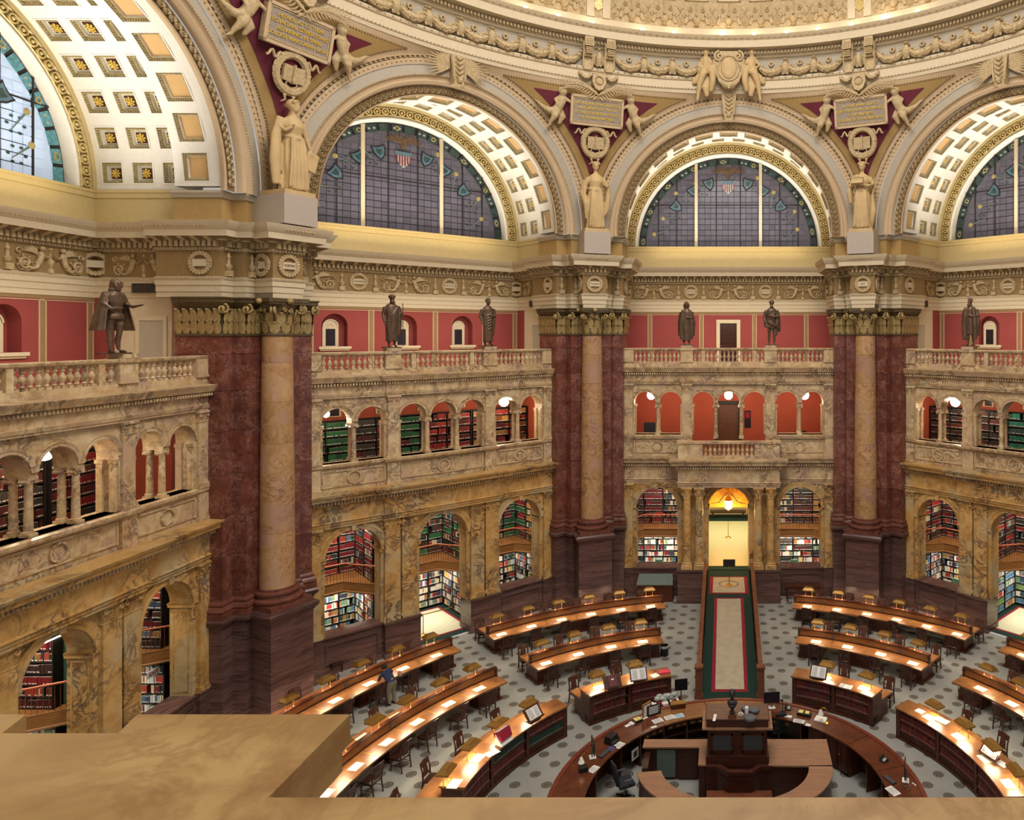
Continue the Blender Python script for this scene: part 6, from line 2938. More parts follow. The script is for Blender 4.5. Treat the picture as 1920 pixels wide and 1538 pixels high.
def fill_books(b, x0, x1, y, z, hmax, pal, rnd, T):
    """row of books with spines facing -y"""
    b.T = T
    x = x0
    cols = [lin(c) for c in PALS[pal]]
    cream, lab = lin('cfc6b0'), lin('e8e4da')
    run = 0
    c = cols[0]
    while x < x1 - .03:
        if run <= 0:
            run = rnd.choice([1, 1, 2, 3, 5]) if pal in ('mixed', 'light') else rnd.choice([6, 12, 20])
            c = rnd.choice(cols)
            h0 = rnd.uniform(.72, .97) * hmax
            w0 = rnd.uniform(.03, .06)
            if rnd.random() < .05:
                x += rnd.uniform(.05, .2)
                if x > x1 - .08:
                    break
        run -= 1
        w = w0 * rnd.uniform(.9, 1.1)
        h = h0 * rnd.uniform(.97, 1.0)
        if x + w > x1:
            break
        d = rnd.uniform(0, .03)
        vs = [(x, y + d, z), (x + w * .94, y + d, z), (x + w * .94, y + d, z + h), (x, y + d, z + h), (x, y + .2, z + h), (x + w * .94, y + .2, z + h), (x, y + .2, z), (x + w * .94, y + .2, z)]
        b.col = c
        b.add(vs, [(0, 1, 2, 3), (0, 3, 4, 6), (1, 7, 5, 2)])
        b.col = cream
        b.add([vs[3], vs[2], vs[5], vs[4]], [(0, 1, 2, 3)])
        if rnd.random() < .8:
            b.col = lab
            b.add([(x + w * .15, y + d - .003, z + .02), (x + w * .8, y + d - .003, z + .02), (x + w * .8, y + d - .003, z + .055), (x + w * .15, y + d - .003, z + .055)], [(0, 1, 2, 3)])
        x += w
    b.T = None


def bookwall(name, label, th, u0, u1, z0, pitch, n, pals, kind='back', v0=None, seed=0, group=None):
    """kind back: spines face the room; 'left'/'right': case on a side wall, from v0 to VB"""
    rnd = random.Random(seed)
    if kind == 'back':
        T = Matrix.Rotation(0, 4, 'Z') @ Matrix.Translation((u0, VB - .34 if v0 is None else v0, z0))
        L = u1 - u0
    elif kind == 'right':       # stands on the wall at u = u1, faces -u
        T = Matrix.Translation((u1 - .34, VB - .36, z0)) @ Matrix.Rotation(-PI / 2, 4, 'Z')
        L = VB - .36 - v0
    else:                        # stands on the wall at u = u0, faces +u
        T = Matrix.Translation((u0 + .34, v0, z0)) @ Matrix.Rotation(PI / 2, 4, 'Z')
        L = VB - .36 - v0
    base = T.translation
    a = R(th)
    t = thing('wall_bookcase', label, 'bookcase', bayp(th, base.x, base.y, base.z), a + T.to_euler().z, group)
    b = MB()
    b.box(0, L, .3, .33, 0, n * pitch)
    b.build('back_panel', 'case_dark', t)
    for k in range(n + 1):
        b = MB()
        b.box(0, L, 0, .3, k * pitch - .012, k * pitch + .012)
        b.build('shelf', 'case_dark', t)
    m = max(1, round(L / 1.1))
    for k in range(m + 1):
        b = MB()
        x = L * k / m
        b.box(x - .02, x + .02, -.01, .3, 0, n * pitch)
        b.build('upright', 'case_dark', t)
    b = MB()
    I = Matrix.Identity(4)
    for k in range(n):
        for j in range(m):
            pal = pals[(k * m + j) % len(pals)] if isinstance(pals, list) else pals
            fill_books(b, L * j / m + .03, L * (j + 1) / m - .03, .02, k * pitch + .014, pitch - .05, pal, rnd, I)
    b.build('books', 'books', t, kind='stuff')
    return t


plain('case_dark', '1d1614', .6, var=.1)
ROWW = {'west': 'far left', 'northwest': 'left', 'north': 'facing', 'northeast': 'right'}
CMP = {-1: ('left-hand', -6.35, -2.25), 0: ('middle', -2.1, 2.1), 1: ('right-hand', 2.25, 6.35)}
U = MB()
sd_ = 0
SKIP = {('west', -1), ('northeast', 1)}
for nm, th in BAYS.items():
    for c, (cn, u0, u1) in CMP.items():
        sd_ += 17
        if nm == 'north' and c == 0:
            continue
        if (nm, c) in SKIP:
            continue
        if nm == 'north':
            u0, u1 = (-6.35, -1.65) if c < 0 else (1.65, 6.35)
        where = 'behind the %s lower arch, %s bay' % (cn, ROWW[nm])
        up_p = {('northwest', -1): ['red', 'mixed', 'red'], ('northwest', 0): ['dark', 'mixed', 'green'], ('northwest', 1): ['tan', 'red', 'mixed', 'green'], ('north', -1): ['dark', 'red', 'mixed', 'mixed'], ('north', 1): ['red', 'mixed', 'dark', 'tan']}.get((nm, c), ['red', 'dark', 'mixed'])
        lo_p = {('northeast', 0): ['blue', 'light', 'blue'], ('north', 1): ['light', 'light', 'dark']}.get((nm, c), ['light', 'mixed', 'light'])
        bookwall('', 'dark back-wall bookcase, upper walkway %s' % where, th, u0, u1, 2.88, .36, 9, up_p, 'back', None, sd_)
        bookwall('', 'dark back-wall bookcase, floor level %s' % where, th, u0, u1, .12, .36, 7, lo_p, 'back', None, sd_ + 1)
        for kd, lab, uu in (('right', 'right side', u1), ('left', 'left side', u0)):
            if nm in ('northwest', 'west') and kd == 'left':
                continue
            if nm == 'northeast' and kd == 'right':
                continue
            if nm == 'north' and kd == ('right' if c < 0 else 'left') and False:
                continue
            bookwall('', 'bookcase along the %s, upper walkway %s' % (lab, where), th, u0, u1, 2.88, .36, 9, up_p[::-1], kd, 21.0, sd_ + 2)
            bookwall('', 'floor-level bookcase along the %s %s' % (lab, where), th, u0, u1, .12, .36, 7, lo_p, kd, 20.9, sd_ + 3)
        # partitions
        b = MB()
        for x in ((u0 - .07, u0), (u1, u1 + .07)):
            b.box(x[0], x[1], F + .8, VB, 0, 6.35)
        b.build('partition_wall', 'green_paint', None, kind='structure', rz=R(th))
        # walkway, fascia, railing
        path = [(u0, 20.3), (u0 + .45, 20.3), (u0 + 1.35, 21.75), (u1 - 1.35, 21.75), (u1 - .45, 20.3), (u1, 20.3)]
        w = thing('walkway', 'curving walkway with copper-topped railing %s' % where, 'walkway', bayp(th, (u0 + u1) / 2, 22, 2.7), R(th))
        T = Matrix.Translation((-(u0 + u1) / 2, -22, -2.7))
        b = MB()
        b.T = T
        b.prism([(u0, VB)] + path + [(u1, VB)], 2.74, 2.86)
        b.build('deck', 'platform_wood', w)
        b = MB()
        b.T = T
        b.sweep([(0, 2.5), (.03, 2.5), (.06, 2.56), (.03, 2.6), (.03, 2.96), (.05, 3.0), (0, 3.0), (-.04, 3.0), (-.04, 2.5)], path)
        b.build('fascia', 'platform_wood', w)
        b = MB()
        b.T = T
        for i in range(len(path) - 1):
            a_, c_ = Vector(path[i]), Vector(path[i + 1])
            n = max(1, int((c_ - a_).length / .13))
            for k in range(n):
                p = a_.lerp(c_, k / n)
                b.tube([(p.x, p.y, 3.0), (p.x, p.y, 3.8)], .011, 4, cap=False)
        b.build('railing_bar', 'bar_wood', w, kind='stuff')
        b = MB()
        b.T = T
        b.tube([(x, y, 3.82) for x, y in path], .035, 6)
        b.build('handrail', 'copper_rail', w)
        # table and green chairs on the alcove floor
        if c != 0:
            x = (u0 + u1) / 2 + (0 if nm != 'northwest' else -.2)
            tb = thing('alcove_table', 'pale green-topped table %s' % where, 'table', bayp(th, x, 21.0, 0), R(th))
            b = MB()
            b.box(-.8, .8, -.4, .4, .72, .76)
            b.build('table_top', 'green_chair', tb)
            for sx in (-.6, .6):
                b = MB()
                b.box(sx - .04, sx + .04, -.3, .3, 0, .72)
                b.build('leg', 'case_dark', tb)
            ch = thing('green_chair', 'rounded green chair %s' % where, 'chair', bayp(th, x - .1, 21.75, 0), R(th))
            b = MB()
            b.box(-.26, .26, -.28, .2, .4, .5)
            b.build('seat', 'green_chair', ch)
            b = MB()
            b.xzprism([(-.26, .5), (.26, .5), (.28, .95), (.18, 1.12), (-.18, 1.12), (-.28, .95)], .18, .26)
            b.build('backrest', 'green_chair', ch)
            for sx in (-.2, .2):
                for sy in (-.22, .14):
                    b = MB()
                    b.tube([(sx, sy, 0), (sx, sy, .4)], .02, 5)
                    b.build('leg', 'case_dark', ch)
    # green alcove floor, rug
    b = MB()
    b.box(-6.4, 6.4, F + .05, VB, -.02, .012)
    fl_ = b.build('floor', 'green_carpet', None, kind='structure', rz=R(th))
    if nm != 'north':
        rg_ = MB()
        rg_.box(-1.55, 1.55, F + .45, VB - .5, .012, .02)
        rg_.mat = 1
        rg_.box(-1.42, 1.42, F + .58, VB - .65, .02, .024)
        rg_.build('doorway_rug', ['red_carpet', 'rug_cream'], None, None, 'cream rug with red border in the doorway of the %s bay' % ROWW[nm], 'rug', None, None, bayp(th, 0, 0, 0), R(th))
    # ceiling lamp
    if nm == 'west':
        for u in (-3.9, 3.9):
            tl = thing('strip_lamp', 'bright fluorescent strip lamp glowing under the %s lower arch at far left' % ('nearer' if u < 0 else 'farther'), 'lamp', bayp(th, 1.9 if u < 0 else u - .6, 21.0, 5.1 if u < 0 else 5.9), R(th))
            b = MB()
            b.box(-.5, .5, -.05, .05, -.05, 0)
            b.build('tube', 'bulb_glow', tl)
            b = MB()
            b.box(-.55, .55, -.08, .08, 0, .06)
            b.build('housing', 'grey_plastic', tl)

# arcade level behind the seven small arches
for nm, th in BAYS.items():
    if nm == 'north':
        continue
    pal = {'northwest': [(-6.3, -3.0, ['green', 'green', 'green', 'green'], 'green'), (-2.9, .3, ['dark', 'red', 'green'], 'dark'), (.4, 3.0, ['red'], 'dark red'), (3.1, 6.3, ['tan', 'red'], 'red and tan')],
           'west': [(-6.3, -.1, ['red', 'dark'], 'red'), (.1, 3.2, ['dark'], 'dark'), (3.4, 6.3, ['dark', 'red'], 'dark red')],
           'northeast': [(-6.3, -3.9, ['dark'], 'black'), (-3.8, -1.9, ['dark'], 'dark brown'), (-1.8, .3, ['teal'], 'teal green'), (.4, 3.4, ['red'], 'maroon'), (3.5, 6.3, ['dark'], 'dark')]}[nm]
    for k, (a, c, p, cn) in enumerate(pal):
        bookwall('', 'gallery bookcase of %s volumes behind small arches, %s bay' % (cn, ROWW[nm]), th, a, c, 7.72, .38, 7, p, 'back', 22.6, 500 + k + int(th))
    w = BW[nm]
    for k, u in enumerate((-5.0, -3.4, -1.2, .9, 2.9, 4.9)):
        b = MB()
        b.box(u - .3, u + .3, VB - .06, VB, 10.45, 11.35)
        b.mat = 1
        b.box(u - .2, u + .2, VB - .07, VB - .05, 10.5, 11.25)
        b.build('high_window', ['tan_plaster', 'dark_glass'], w)
    # end case seen edge-on
# gallery of the facing bay: brown door, red wall, chairs, notice
w = BW['north']
b = MB()
b.box(-.82, -.62, VB - .08, VB, 7.7, 10.3)
b.box(.62, .82, VB - .08, VB, 7.7, 10.3)
b.box(-.82, .82, VB - .1, VB, 10.12, 10.35)
b.build('door_frame', 'case_dark', w)
b = MB()
b.box(-.62, .62, VB - .03, VB, 7.7, 10.12)
for x0, x1, z0, z1 in ((-.5, -.06, 7.95, 8.75), (.06, .5, 7.95, 8.75), (-.5, -.06, 8.95, 9.9), (.06, .5, 8.95, 9.9)):
    b.box(x0, x1, VB - .06, VB - .03, z0, z1)
d = b.build('door_2', 'door_brown', kind='structure')
b = MB()
b.ball((-.5, VB - .1, 8.85), .05)
b.build('door_handle', 'brass', d)
b = MB()
b.box(1.0, 1.38, VB - .05, VB, 8.7, 9.75)
b.mat = 1
b.box(1.06, 1.32, VB - .06, VB - .045, 9.3, 9.65)
b.build('notice_board', ['black_plastic', 'red_carpet'], None, None, 'black notice board with red panel right of the brown gallery door', 'notice board')
for k, (u, lb) in enumerate(((-4.75, 'dark upholstered armchair alone behind the leftmost small arch of the facing bay'), (4.35, 'low dark armchair behind the rightmost small arches of the facing bay'))):
    c = thing('gallery_armchair', lb, 'chair', (u, 22.4, 7.7))
    b = MB()
    b.box(-.32, .32, -.3, .3, .25, .48)
    b.build('seat', 'dark_fabric', c)
    b = MB()
    b.box(-.34, .34, .2, .36, .3, 1.45 if k == 0 else .95)
    b.build('backrest', 'dark_fabric', c)
    for s in (-1, 1):
        b = MB()
        b.box(s * .36 - .05, s * .36 + .05, -.3, .3, .25, .72)
        b.build('armrest', 'dark_fabric', c)
        for y in (-.24, .24):
            b = MB()
            b.box(s * .3 - .03, s * .3 + .03, y - .03, y + .03, 0, .25)
            b.build('leg', 'case_dark', c)


def hanging_lamp(loc, z_ceil, label, r=.16, mat='lantern_glow', watts=60, group=None):
    t = thing('globe_lamp', label, 'lamp', loc, 0, group)
    b = MB()
    b.ball((0, 0, 0), r, (1, 1, 1.1), 12, 8)
    b.build('globe', mat, t, True)
    b = MB()
    b.tube([(0, 0, r), (0, 0, z_ceil - loc[2])], .015, 5)
    b.lathe([(.06, r * .95), (.08, r * 1.1), (.03, r * 1.3)], 8)
    b.build('rod', 'bronze', t)
    point('globe_light', (loc[0], loc[1], loc[2] - r - .12), watts, 'ffe6bc', .12)
    return t


for u, lb in ((-4.48, 'white glowing globe lamp behind the two left small arches of the facing bay'), (0.0, 'white glowing globe lamp behind the centre small arch of the facing bay'), (4.42, 'white glowing globe lamp behind the two right small arches of the facing bay')):
    hanging_lamp((u, 21.0, 10.95), 12.36, lb, .24, 'bulb_glow')
for th, u, lb in ((45, 4.05, 'bright globe lamp behind the sixth small arch of the left bay'), (45, -4.55, 'small globe lamp behind the first small arch of the left bay'), (-45, -3.95, 'bright globe lamp behind the second small arch of the right bay'), (90, 1.5, 'globe lamp behind the small arches of the far left bay')):
    hanging_lamp(bayp(th, u, 21.0, 10.9), 12.36, lb, .26 if u != -4.55 else .14, 'bulb_glow', 70)

# ---- corridor behind the central doorway
b = MB()
b.box(-1.62, -1.22, F + .8, VB + .4, 0, 6.35)
b.box(1.22, 1.62, F + .8, VB + .4, 0, 6.35)
cor = b.build('wall_corridor', 'gold_marble', kind='structure')
b = MB()
arch_wall(b, -1.22, 1.22, 4.0, 6.35, [(0, 1.1, 4.05, 4.0, 0)], VB - 2.2, VB - 2.0, 14) if False else b.box(-1.22, 1.22, VB - 2.2, VB - 2.0, 4.3, 6.35)
b.ring([(1.22, F + .8), (1.22, VB)], 0, 4.87, 0, PI, 20)
b.build('wall_lunette', 'gold_marble', kind='structure', smooth=30)
b = MB()
b.tube([(-1.0, VB - 2.22, 4.5), (-.5, VB - 2.24, 4.6), (-.3, VB - 2.24, 4.9), (0, VB - 2.24, 5.15), (.3, VB - 2.24, 4.9), (.5, VB - 2.24, 4.6), (1.0, VB - 2.22, 4.5)], .03, 5)
b.build('lunette_moulding', 'yellow_marble', cor)
b = MB()
b.box(-1.22, 1.22, F + .8, F + 1.6, ZR - .1, ZR)
b.mat = 1
b.box(-1.22, 1.22, F + 1.6, VB + .4, ZR - .1, ZR)
b.box(-5, 5, VB + .4, 30.6, ZR - .1, ZR)
b.mat = 0
b.box(-5, 5, 30.6, 32.5, ZR - .1, ZR)
b.mat = 2
b.box(-5, 5, 32.5, 32.7, 0, 7)
b.mat = 2
b.box(-5.2, -5, VB + .4, 32.5, 0, 7)
b.box(5, 5.2, VB + .4, 32.5, 0, 7)
b.build('floor', ['green_carpet', 'pale_floor', 'yellow_plaster'], kind='structure')
area('hall_light', (0, 27.5, 6.5), (0, 27.5, 0), 5, 4, 420, 'fff3cc')
t = thing('hall_bench', 'low bench seen through the central doorway in the hall beyond', 'bench', (0, 31.6, ZR))
b = MB()
b.box(-1.3, 1.3, -.3, .3, .4, .5)
b.build('seat', 'counter_panel', t)
for x in (-1.1, 1.1):
    b = MB()
    b.box(x - .06, x + .06, -.25, .25, 0, .4)
    b.build('leg', 'counter_panel', t)
t = thing('hanging_lantern', 'glowing glass lantern hanging in the central doorway', 'lantern', (0, 21.0, 4.75))
b = MB()
b.lathe([(.1, -.42), (.2, -.34), (.22, .1), (.17, .2)], 8)
b.build('glass', 'lantern_glow', t)
b = MB()
b.lathe([(.23, .1), (.2, .18), (.1, .32), (.03, .4)], 8)
b.tube([(0, 0, .4), (0, 0, 1.3)], .015, 5)
b.lathe([(.02, -.5), (.08, -.44), (.12, -.4)], 8)
for k in range(8):
    a = k * PI / 4
    b.tube([(.21 * math.cos(a), .21 * math.sin(a), -.36), (.225 * math.cos(a), .225 * math.sin(a), .12)], .01, 4)
b.build('frame', 'brass', t)
point('lantern_light', (0, 20.7, 4.2), 170, 'ffcf6e', .2)
point('lantern_light', (0, 22.6, 5.6), 60, 'ffcf6e', .2)


def stanchion(loc, label, sign=False):
    t = thing('brass_stanchion', label, 'stanchion', loc)
    b = MB()
    b.lathe([(.19, 0), (.19, .02), (.14, .05), (.04, .08), (.02, .12), (.02, 1.0), (.04, 1.04)], 16)
    b.build('post', 'brass', t, 40)
    if sign:
        b = MB()
        b.box(-.32, .32, -.02, .02, 1.0, 1.38)
        p = b.build('sign_board', 'case_dark', t)
        for k in range(4):
            lettering(('QUIET PLEASE', 'READERS ONLY', 'BEYOND', 'THIS POINT')[k] if False else '', .05, p, (0, -.03, 1.3 - .07 * k)) if False else None
    return t


stanchion((0.02, 17.6, ZR), 'brass stanchion with a dark sign board on the seal of the landing rug', True)
stanchion((0.0, 26.5, ZR), 'thin brass stanchion on the pale hall floor beyond the doorway')
t = stanchion(bayp(45, -.55, 20.2, 0.02), 'brass stanchion on the cream rug in the left bay doorway')
b = MB()
b.tube([(0, 0, 1.0), (.7, .7, .98), (1.0, 1.0, 1.0)], .025, 6)
b.build('barrier_arm', 'brass', t)

# exit sign at far left alcove
t = thing('exit_sign', 'red and white EXIT sign in the farther lower alcove at far left', 'sign', bayp(90, 5.45, 20.85, 2.25), R(90))
b = MB()
b.box(-.26, .26, -.02, .02, -.12, .12)
b.build('sign_plate', 'paper', t)
lettering('EXIT', .2, t, (0, -.025, 0), mat='red_carpet')

# ================================================================ STATUES


def loft(b, secs, n=28, folds=9, ph=0.0):
    """secs: (z, cx, cy, rx, ry, fold amplitude)"""
    vs = []
    for j, (z, cx, cy, rx, ry, fa) in enumerate(secs):
        for i in range(n):
            a = 2 * PI * i / n
            m = 1 + fa * math.sin(folds * a + ph + z * 3)
            vs.append((cx + rx * m * math.cos(a), cy + ry * m * math.sin(a), z))
    fs = [(j * n + i, j * n + (i + 1) % n, (j + 1) * n + (i + 1) % n, (j + 1) * n + i) for j in range(len(secs) - 1) for i in range(n)]
    fs += [tuple(range(n - 1, -1, -1)), tuple(range((len(secs) - 1) * n, len(secs) * n))]
    b.add(vs, fs)


def head(b, x, y, z, s=1.0, turn=0.0, hair='short', beard=False, nod=0.0):
    T0 = b.T
    b.T = Matrix.Translation((x, y, z)) @ Matrix.Rotation(turn, 4, 'Z') @ Matrix.Rotation(nod, 4, 'X') @ Matrix.Scale(s, 4)
    b.ball((0, 0, 0), .075, (.82, .98, 1.2), 14, 10)
    b.ball((0, -.03, -.045), .05, (.85, .9, 1.0), 10, 7)
    b.tube([(0, -.07, .03), (0, -.088, -.005), (0, -.09, -.018)], [.008, .012, .012], 5)
    for sx in (-1, 1):
        b.ball((sx * .028, -.066, .012), .012, (1.2, .6, .7), 6, 4)
        b.ball((sx * .03, -.072, .03), .014, (1.5, .5, .5), 6, 4)
        b.ball((sx * .064, 0, -.005), .016, (.5, 1, 1.4), 6, 4)
    b.ball((0, -.076, -.045), .015, (1.5, .5, .5), 6, 4)
    if hair in ('short', 'curls', 'laurel'):
        for k in range(16):
            a = k * 2.4
            zz = .02 + .075 * (k / 16)
            rr_ = math.sqrt(max(.0004, .075 ** 2 - (zz * .8) ** 2))
            if math.sin(a) < -.5 and zz < .05:
                continue
            b.ball((rr_ * math.cos(a) * .95, rr_ * math.sin(a) + .01, zz), .027, (1, 1, 1), 6, 4)
        b.ball((0, .02, .03), .078, (.85, .9, 1.0), 10, 7)
    if hair == 'laurel':
        for k in range(12):
            a = k * PI / 6
            b.ball((.078 * math.cos(a), .085 * math.sin(a), .05), .022, (1, 1, 1.5), 5, 3)
    if hair in ('long', 'hood'):
        b.ball((0, .025, .02), .086, (.95, .9, 1.1), 12, 8)
        for sx in (-1, 1):
            b.tube([(sx * .07, .01, .03), (sx * .08, .01, -.05), (sx * .07, .0, -.12)], [.03, .035, .02], 6)
        b.tube([(0, .06, .02), (0, .07, -.08), (0, .06, -.14)], [.06, .07, .04], 8)
    if hair == 'bun':
        b.ball((0, .03, .03), .082, (.9, .95, 1.0), 12, 8)
        b.ball((0, .1, .02), .035, (1, 1, 1), 7, 5)
        for k in range(10):
            a = PI * k / 9
            b.ball((.07 * math.cos(a), -.035 - .02 * math.sin(a), .05 + .03 * math.sin(a)), .022, (1, 1, 1), 6, 4)
    if beard:
        b.ball((0, -.055, -.09), .05, (.95, .7, 1.3), 8, 6)
        for k in range(6):
            b.ball(((k - 2.5) * .018, -.07, -.1 - .02 * (k % 2)), .02, (1, 1, 1.4), 5, 3)
    b.T = T0


def hand(b, p, d, s=1.0):
    """palm with five curled fingers; d = pointing direction"""
    p, d = Vector(p), Vector(d).normalized()
    side = d.cross(Vector((0, 0, 1)))
    side = side.normalized() if side.length > .1 else Vector((1, 0, 0))
    b.tube([p, p + d * .045 * s, p + d * .075 * s], [.026 * s, .034 * s, .03 * s], 8, .6)
    for k in range(4):
        o = side * ((k - 1.5) * .018 * s)
        q = p + d * .07 * s + o
        L = (.055, .065, .06, .045)[k] * s
        b.tube([q, q + d * L * .6, q + d * L + Vector((0, 0, -.015 * s))], [.0095 * s, .009 * s, .007 * s], 6)
    q = p + d * .02 * s + side * .03 * s
    b.tube([q, q + d * .03 * s + side * .02 * s, q + d * .055 * s + side * .018 * s], [.011 * s, .011 * s, .008 * s], 6)


def feet(b, xs, z=0.0, bare=True):
    for x, y in xs:
        b.tube([(x, y + .05, z + .03), (x, y - .05, z + .035), (x + .005, y - .14, z + .018)], [.036, .04, .03], 8, .7)


def fig_playwright():
    """unit scale metres for a 1.9 m figure; front is -y"""
    b = MB()
    head(b, .02, -.05, 1.76, 1.4, .5, 'long', False, -.25)
    b.tube([(0, 0, 1.56), (.01, -.03, 1.68)], [.08, .06], 8)
    b.lathe([(.07, 1.58), (.15, 1.6), (.12, 1.64), (.05, 1.66)], 14, (.0, -.01, 0))
    loft(b, [(.98, 0, 0, .17, .13, 0), (1.1, 0, -.01, .16, .13, .02), (1.3, 0, -.02, .2, .15, .02), (1.48, 0, 0, .22, .14, .02), (1.58, 0, 0, .12, .1, 0)], 24, 12)
    loft(b, [(.82, 0, 0, .13, .12, 0), (.86, 0, 0, .22, .18, .05), (.95, 0, 0, .22, .18, .06), (1.02, 0, 0, .17, .14, .02)], 28, 12)
    for s, kx in ((-1, 0), (1, .0)):
        b.tube([(s * .1, 0, .9), (s * .11, -.04 * s, .7), (s * .11, -.03 * s, .5), (s * .11, .02, .3), (s * .12, .0, .08)], [.105, .1, .065, .07, .04], 10)
    feet(b, [(-.12, .02), (.13, -.06)])
    # cape hanging behind and to the sides
    vs, fs = [], []
    n, m = 22, 8
    for j in range(m + 1):
        t = j / m
        z = 1.56 - 1.0 * t
        for i in range(n + 1):
            a = R(-25) + R(230) * i / n
            rr_ = .2 + .26 * t ** .8 + .018 * math.sin(i * 1.7)
            vs.append((rr_ * 1.12 * math.cos(a), .02 + rr_ * .95 * math.sin(a), z))
    k = n + 1
    for j in range(m):
        for i in range(n):
            fs.append((j * k + i, j * k + i + 1, (j + 1) * k + i + 1, (j + 1) * k + i))
    # thick sheet
    o = len(vs)
    vs2 = [(x * .9, (y - .02) * .9 + .02, z) for x, y, z in vs]
    fs2 = [tuple(q + o for q in f[::-1]) for f in fs]
    edge = []
    for i in range(n):
        edge += [(i + 1, i, o + i, o + i + 1), (m * k + i, m * k + i + 1, o + m * k + i + 1, o + m * k + i)]
    for j in range(m):
        edge += [(j * k, (j + 1) * k, o + (j + 1) * k, o + j * k), ((j + 1) * k + n, j * k + n, o + j * k + n, o + (j + 1) * k + n)]
    b.add(vs + vs2, fs + fs2 + edge)
    # arms: one to the chest with a pen, the other held forward
    b.tube([(-.22, 0, 1.47), (-.32, .02, 1.25), (-.25, -.14, 1.12), (-.08, -.2, 1.14)], [.085, .075, .055, .038], 9)
    hand(b, (-.08, -.2, 1.14), (.8, -.2, .0))
    b.tube([(.22, 0, 1.47), (.32, -.04, 1.25), (.3, -.22, 1.18), (.28, -.42, 1.22)], [.085, .07, .05, .036], 9)
    hand(b, (.28, -.42, 1.22), (-.1, -1, .2))
    return b


def fig_robed(hair='laurel', beard=True, staff=True, bare=True, turn=.1, legs=.2, wide=1.0):
    b = MB()
    head(b, 0, -.04, 1.8, 1.38, turn, hair, beard)
    b.tube([(0, 0, 1.58), (0, -.02, 1.7)], [.085, .065], 8)
    loft(b, [(legs, 0, 0, .2 * wide, .17, .09), (.5, .0, 0, .2 * wide, .17, .08), (.8, 0, 0, .22 * wide, .17, .06), (1.05, 0, 0, .2, .15, .04), (1.3, 0, -.01, .22, .16, .02), (1.5, 0, 0, .235, .14, .01), (1.6, 0, 0, .12, .1, 0)], 36, 11)
    for k in range(7):
        t = k / 6
        b.tube([(-.2, -.06, .95 - .12 * k * .8 + .1), (-.02, -.19, 1.05 - .1 * k + .12), (.16, -.13, 1.35 - .09 * k + .1), (.2, 0, 1.5 - .06 * k)], [.02, .028, .028, .02], 5)
    b.tube([(.2, -.02, 1.52), (.26, -.02, 1.2), (.27, .0, .8), (.24, .0, .4)], [.08, .09, .1, .06], 8)
    for x in (-.1, .11):
        b.tube([(x, 0, legs + .3), (x, 0, .25), (x, .01, .06)], [.09, .06, .04], 8)
    feet(b, [(-.1, 0), (.12, -.05)])
    b.tube([(-.24, 0, 1.47), (-.3, .02, 1.2), (-.29, -.05, .98), (-.27, -.08, .9)], [.075, .058, .045, .035], 9)
    hand(b, (-.27, -.08, .9), (.1, -.2, -1))
    b.tube([(.24, 0, 1.47), (.33, -.02, 1.25), (.32, -.16, 1.2)], [.075, .06, .04], 9)
    hand(b, (.32, -.16, 1.2), (0, -.6, .5))
    if staff:
        b.tube([(.33, -.2, 0), (.33, -.2, 1.62)], [.02, .022], 6)
    return b


def fig_cloaked(hair='short', beard=True, legs=.16, coat=False, chest=False, hip=False, turn=0.0, hood=False):
    b = MB()
    head(b, 0, -.04, 1.8, 1.38, turn, 'hood' if hood else hair, beard)
    b.tube([(0, 0, 1.58), (0, -.02, 1.7)], [.085, .065], 8)
    if chest:
        loft(b, [(.72, 0, 0, .24, .18, .07), (.95, 0, 0, .22, .17, .05), (1.08, 0, 0, .17, .13, .0), (1.25, 0, -.01, .19, .14, 0), (1.48, 0, 0, .24, .14, 0), (1.6, 0, 0, .12, .1, 0)], 32, 10)
        b.tube([(-.18, -.1, 1.0), (0, -.2, .9), (.24, -.12, .8), (.36, 0, .55)], [.05, .07, .08, .04], 8)
        b.tube([(.22, .08, 1.5), (.3, .1, 1.1), (.34, .08, .6)], [.08, .1, .08], 8)
        b.tube([(-.22, .08, 1.5), (-.27, .08, 1.1), (-.27, .05, .75)], [.07, .08, .05], 8)
    else:
        loft(b, [(legs, 0, 0, .19, .16, .09), (.5, 0, 0, .19, .16, .09), (.9, 0, 0, .2, .16, .07), (1.2, 0, 0, .21, .16, .05), (1.48, 0, 0, .24, .15, .03), (1.6, 0, 0, .13, .1, 0)], 36, 10)
    if coat:
        for s in (-1, 1):
            b.tube([(s * .16, -.08, 1.56), (s * .22, -.1, 1.1), (s * .24, -.08, .6), (s * .22, -.06, .24)], [.07, .09, .1, .08], 8)
            b.tube([(s * .24, .06, 1.45), (s * .3, .04, 1.0), (s * .28, .02, .4)], [.08, .11, .1], 8)
    else:
        for k in range(6):
            b.tube([(.22, -.04, 1.45 - .1 * k), (.04, -.2, 1.25 - .11 * k), (-.2, -.08, 1.2 - .13 * k)], [.018, .03, .018], 5)
        b.tube([(.22, 0, 1.5), (.25, -.02, 1.0), (.2, -.02, .4)], [.07, .08, .06], 8)
    for x in (-.1, .11):
        b.tube([(x, 0, .85), (x, -.02, .48), (x * 1.05, .0, .3), (x * 1.1, .01, .06)], [.11, .068, .066, .04], 9)
    feet(b, [(-.11, 0), (.13, -.05)])
    b.tube([(-.24, 0, 1.47), (-.32, .02, 1.2), (-.27, -.06, .98), (-.25, -.1, .92)], [.08, .07, .05, .036], 9)
    hand(b, (-.25, -.1, .9), (0, -.2, -1))
    b.tube([(.24, 0, 1.47), (.32, -.02, 1.22), (.2, -.18, 1.2), (.06, -.22, 1.22)], [.08, .065, .048, .036], 9)
    hand(b, (.06, -.22, 1.22), (-1, -.1, .15))
    return b


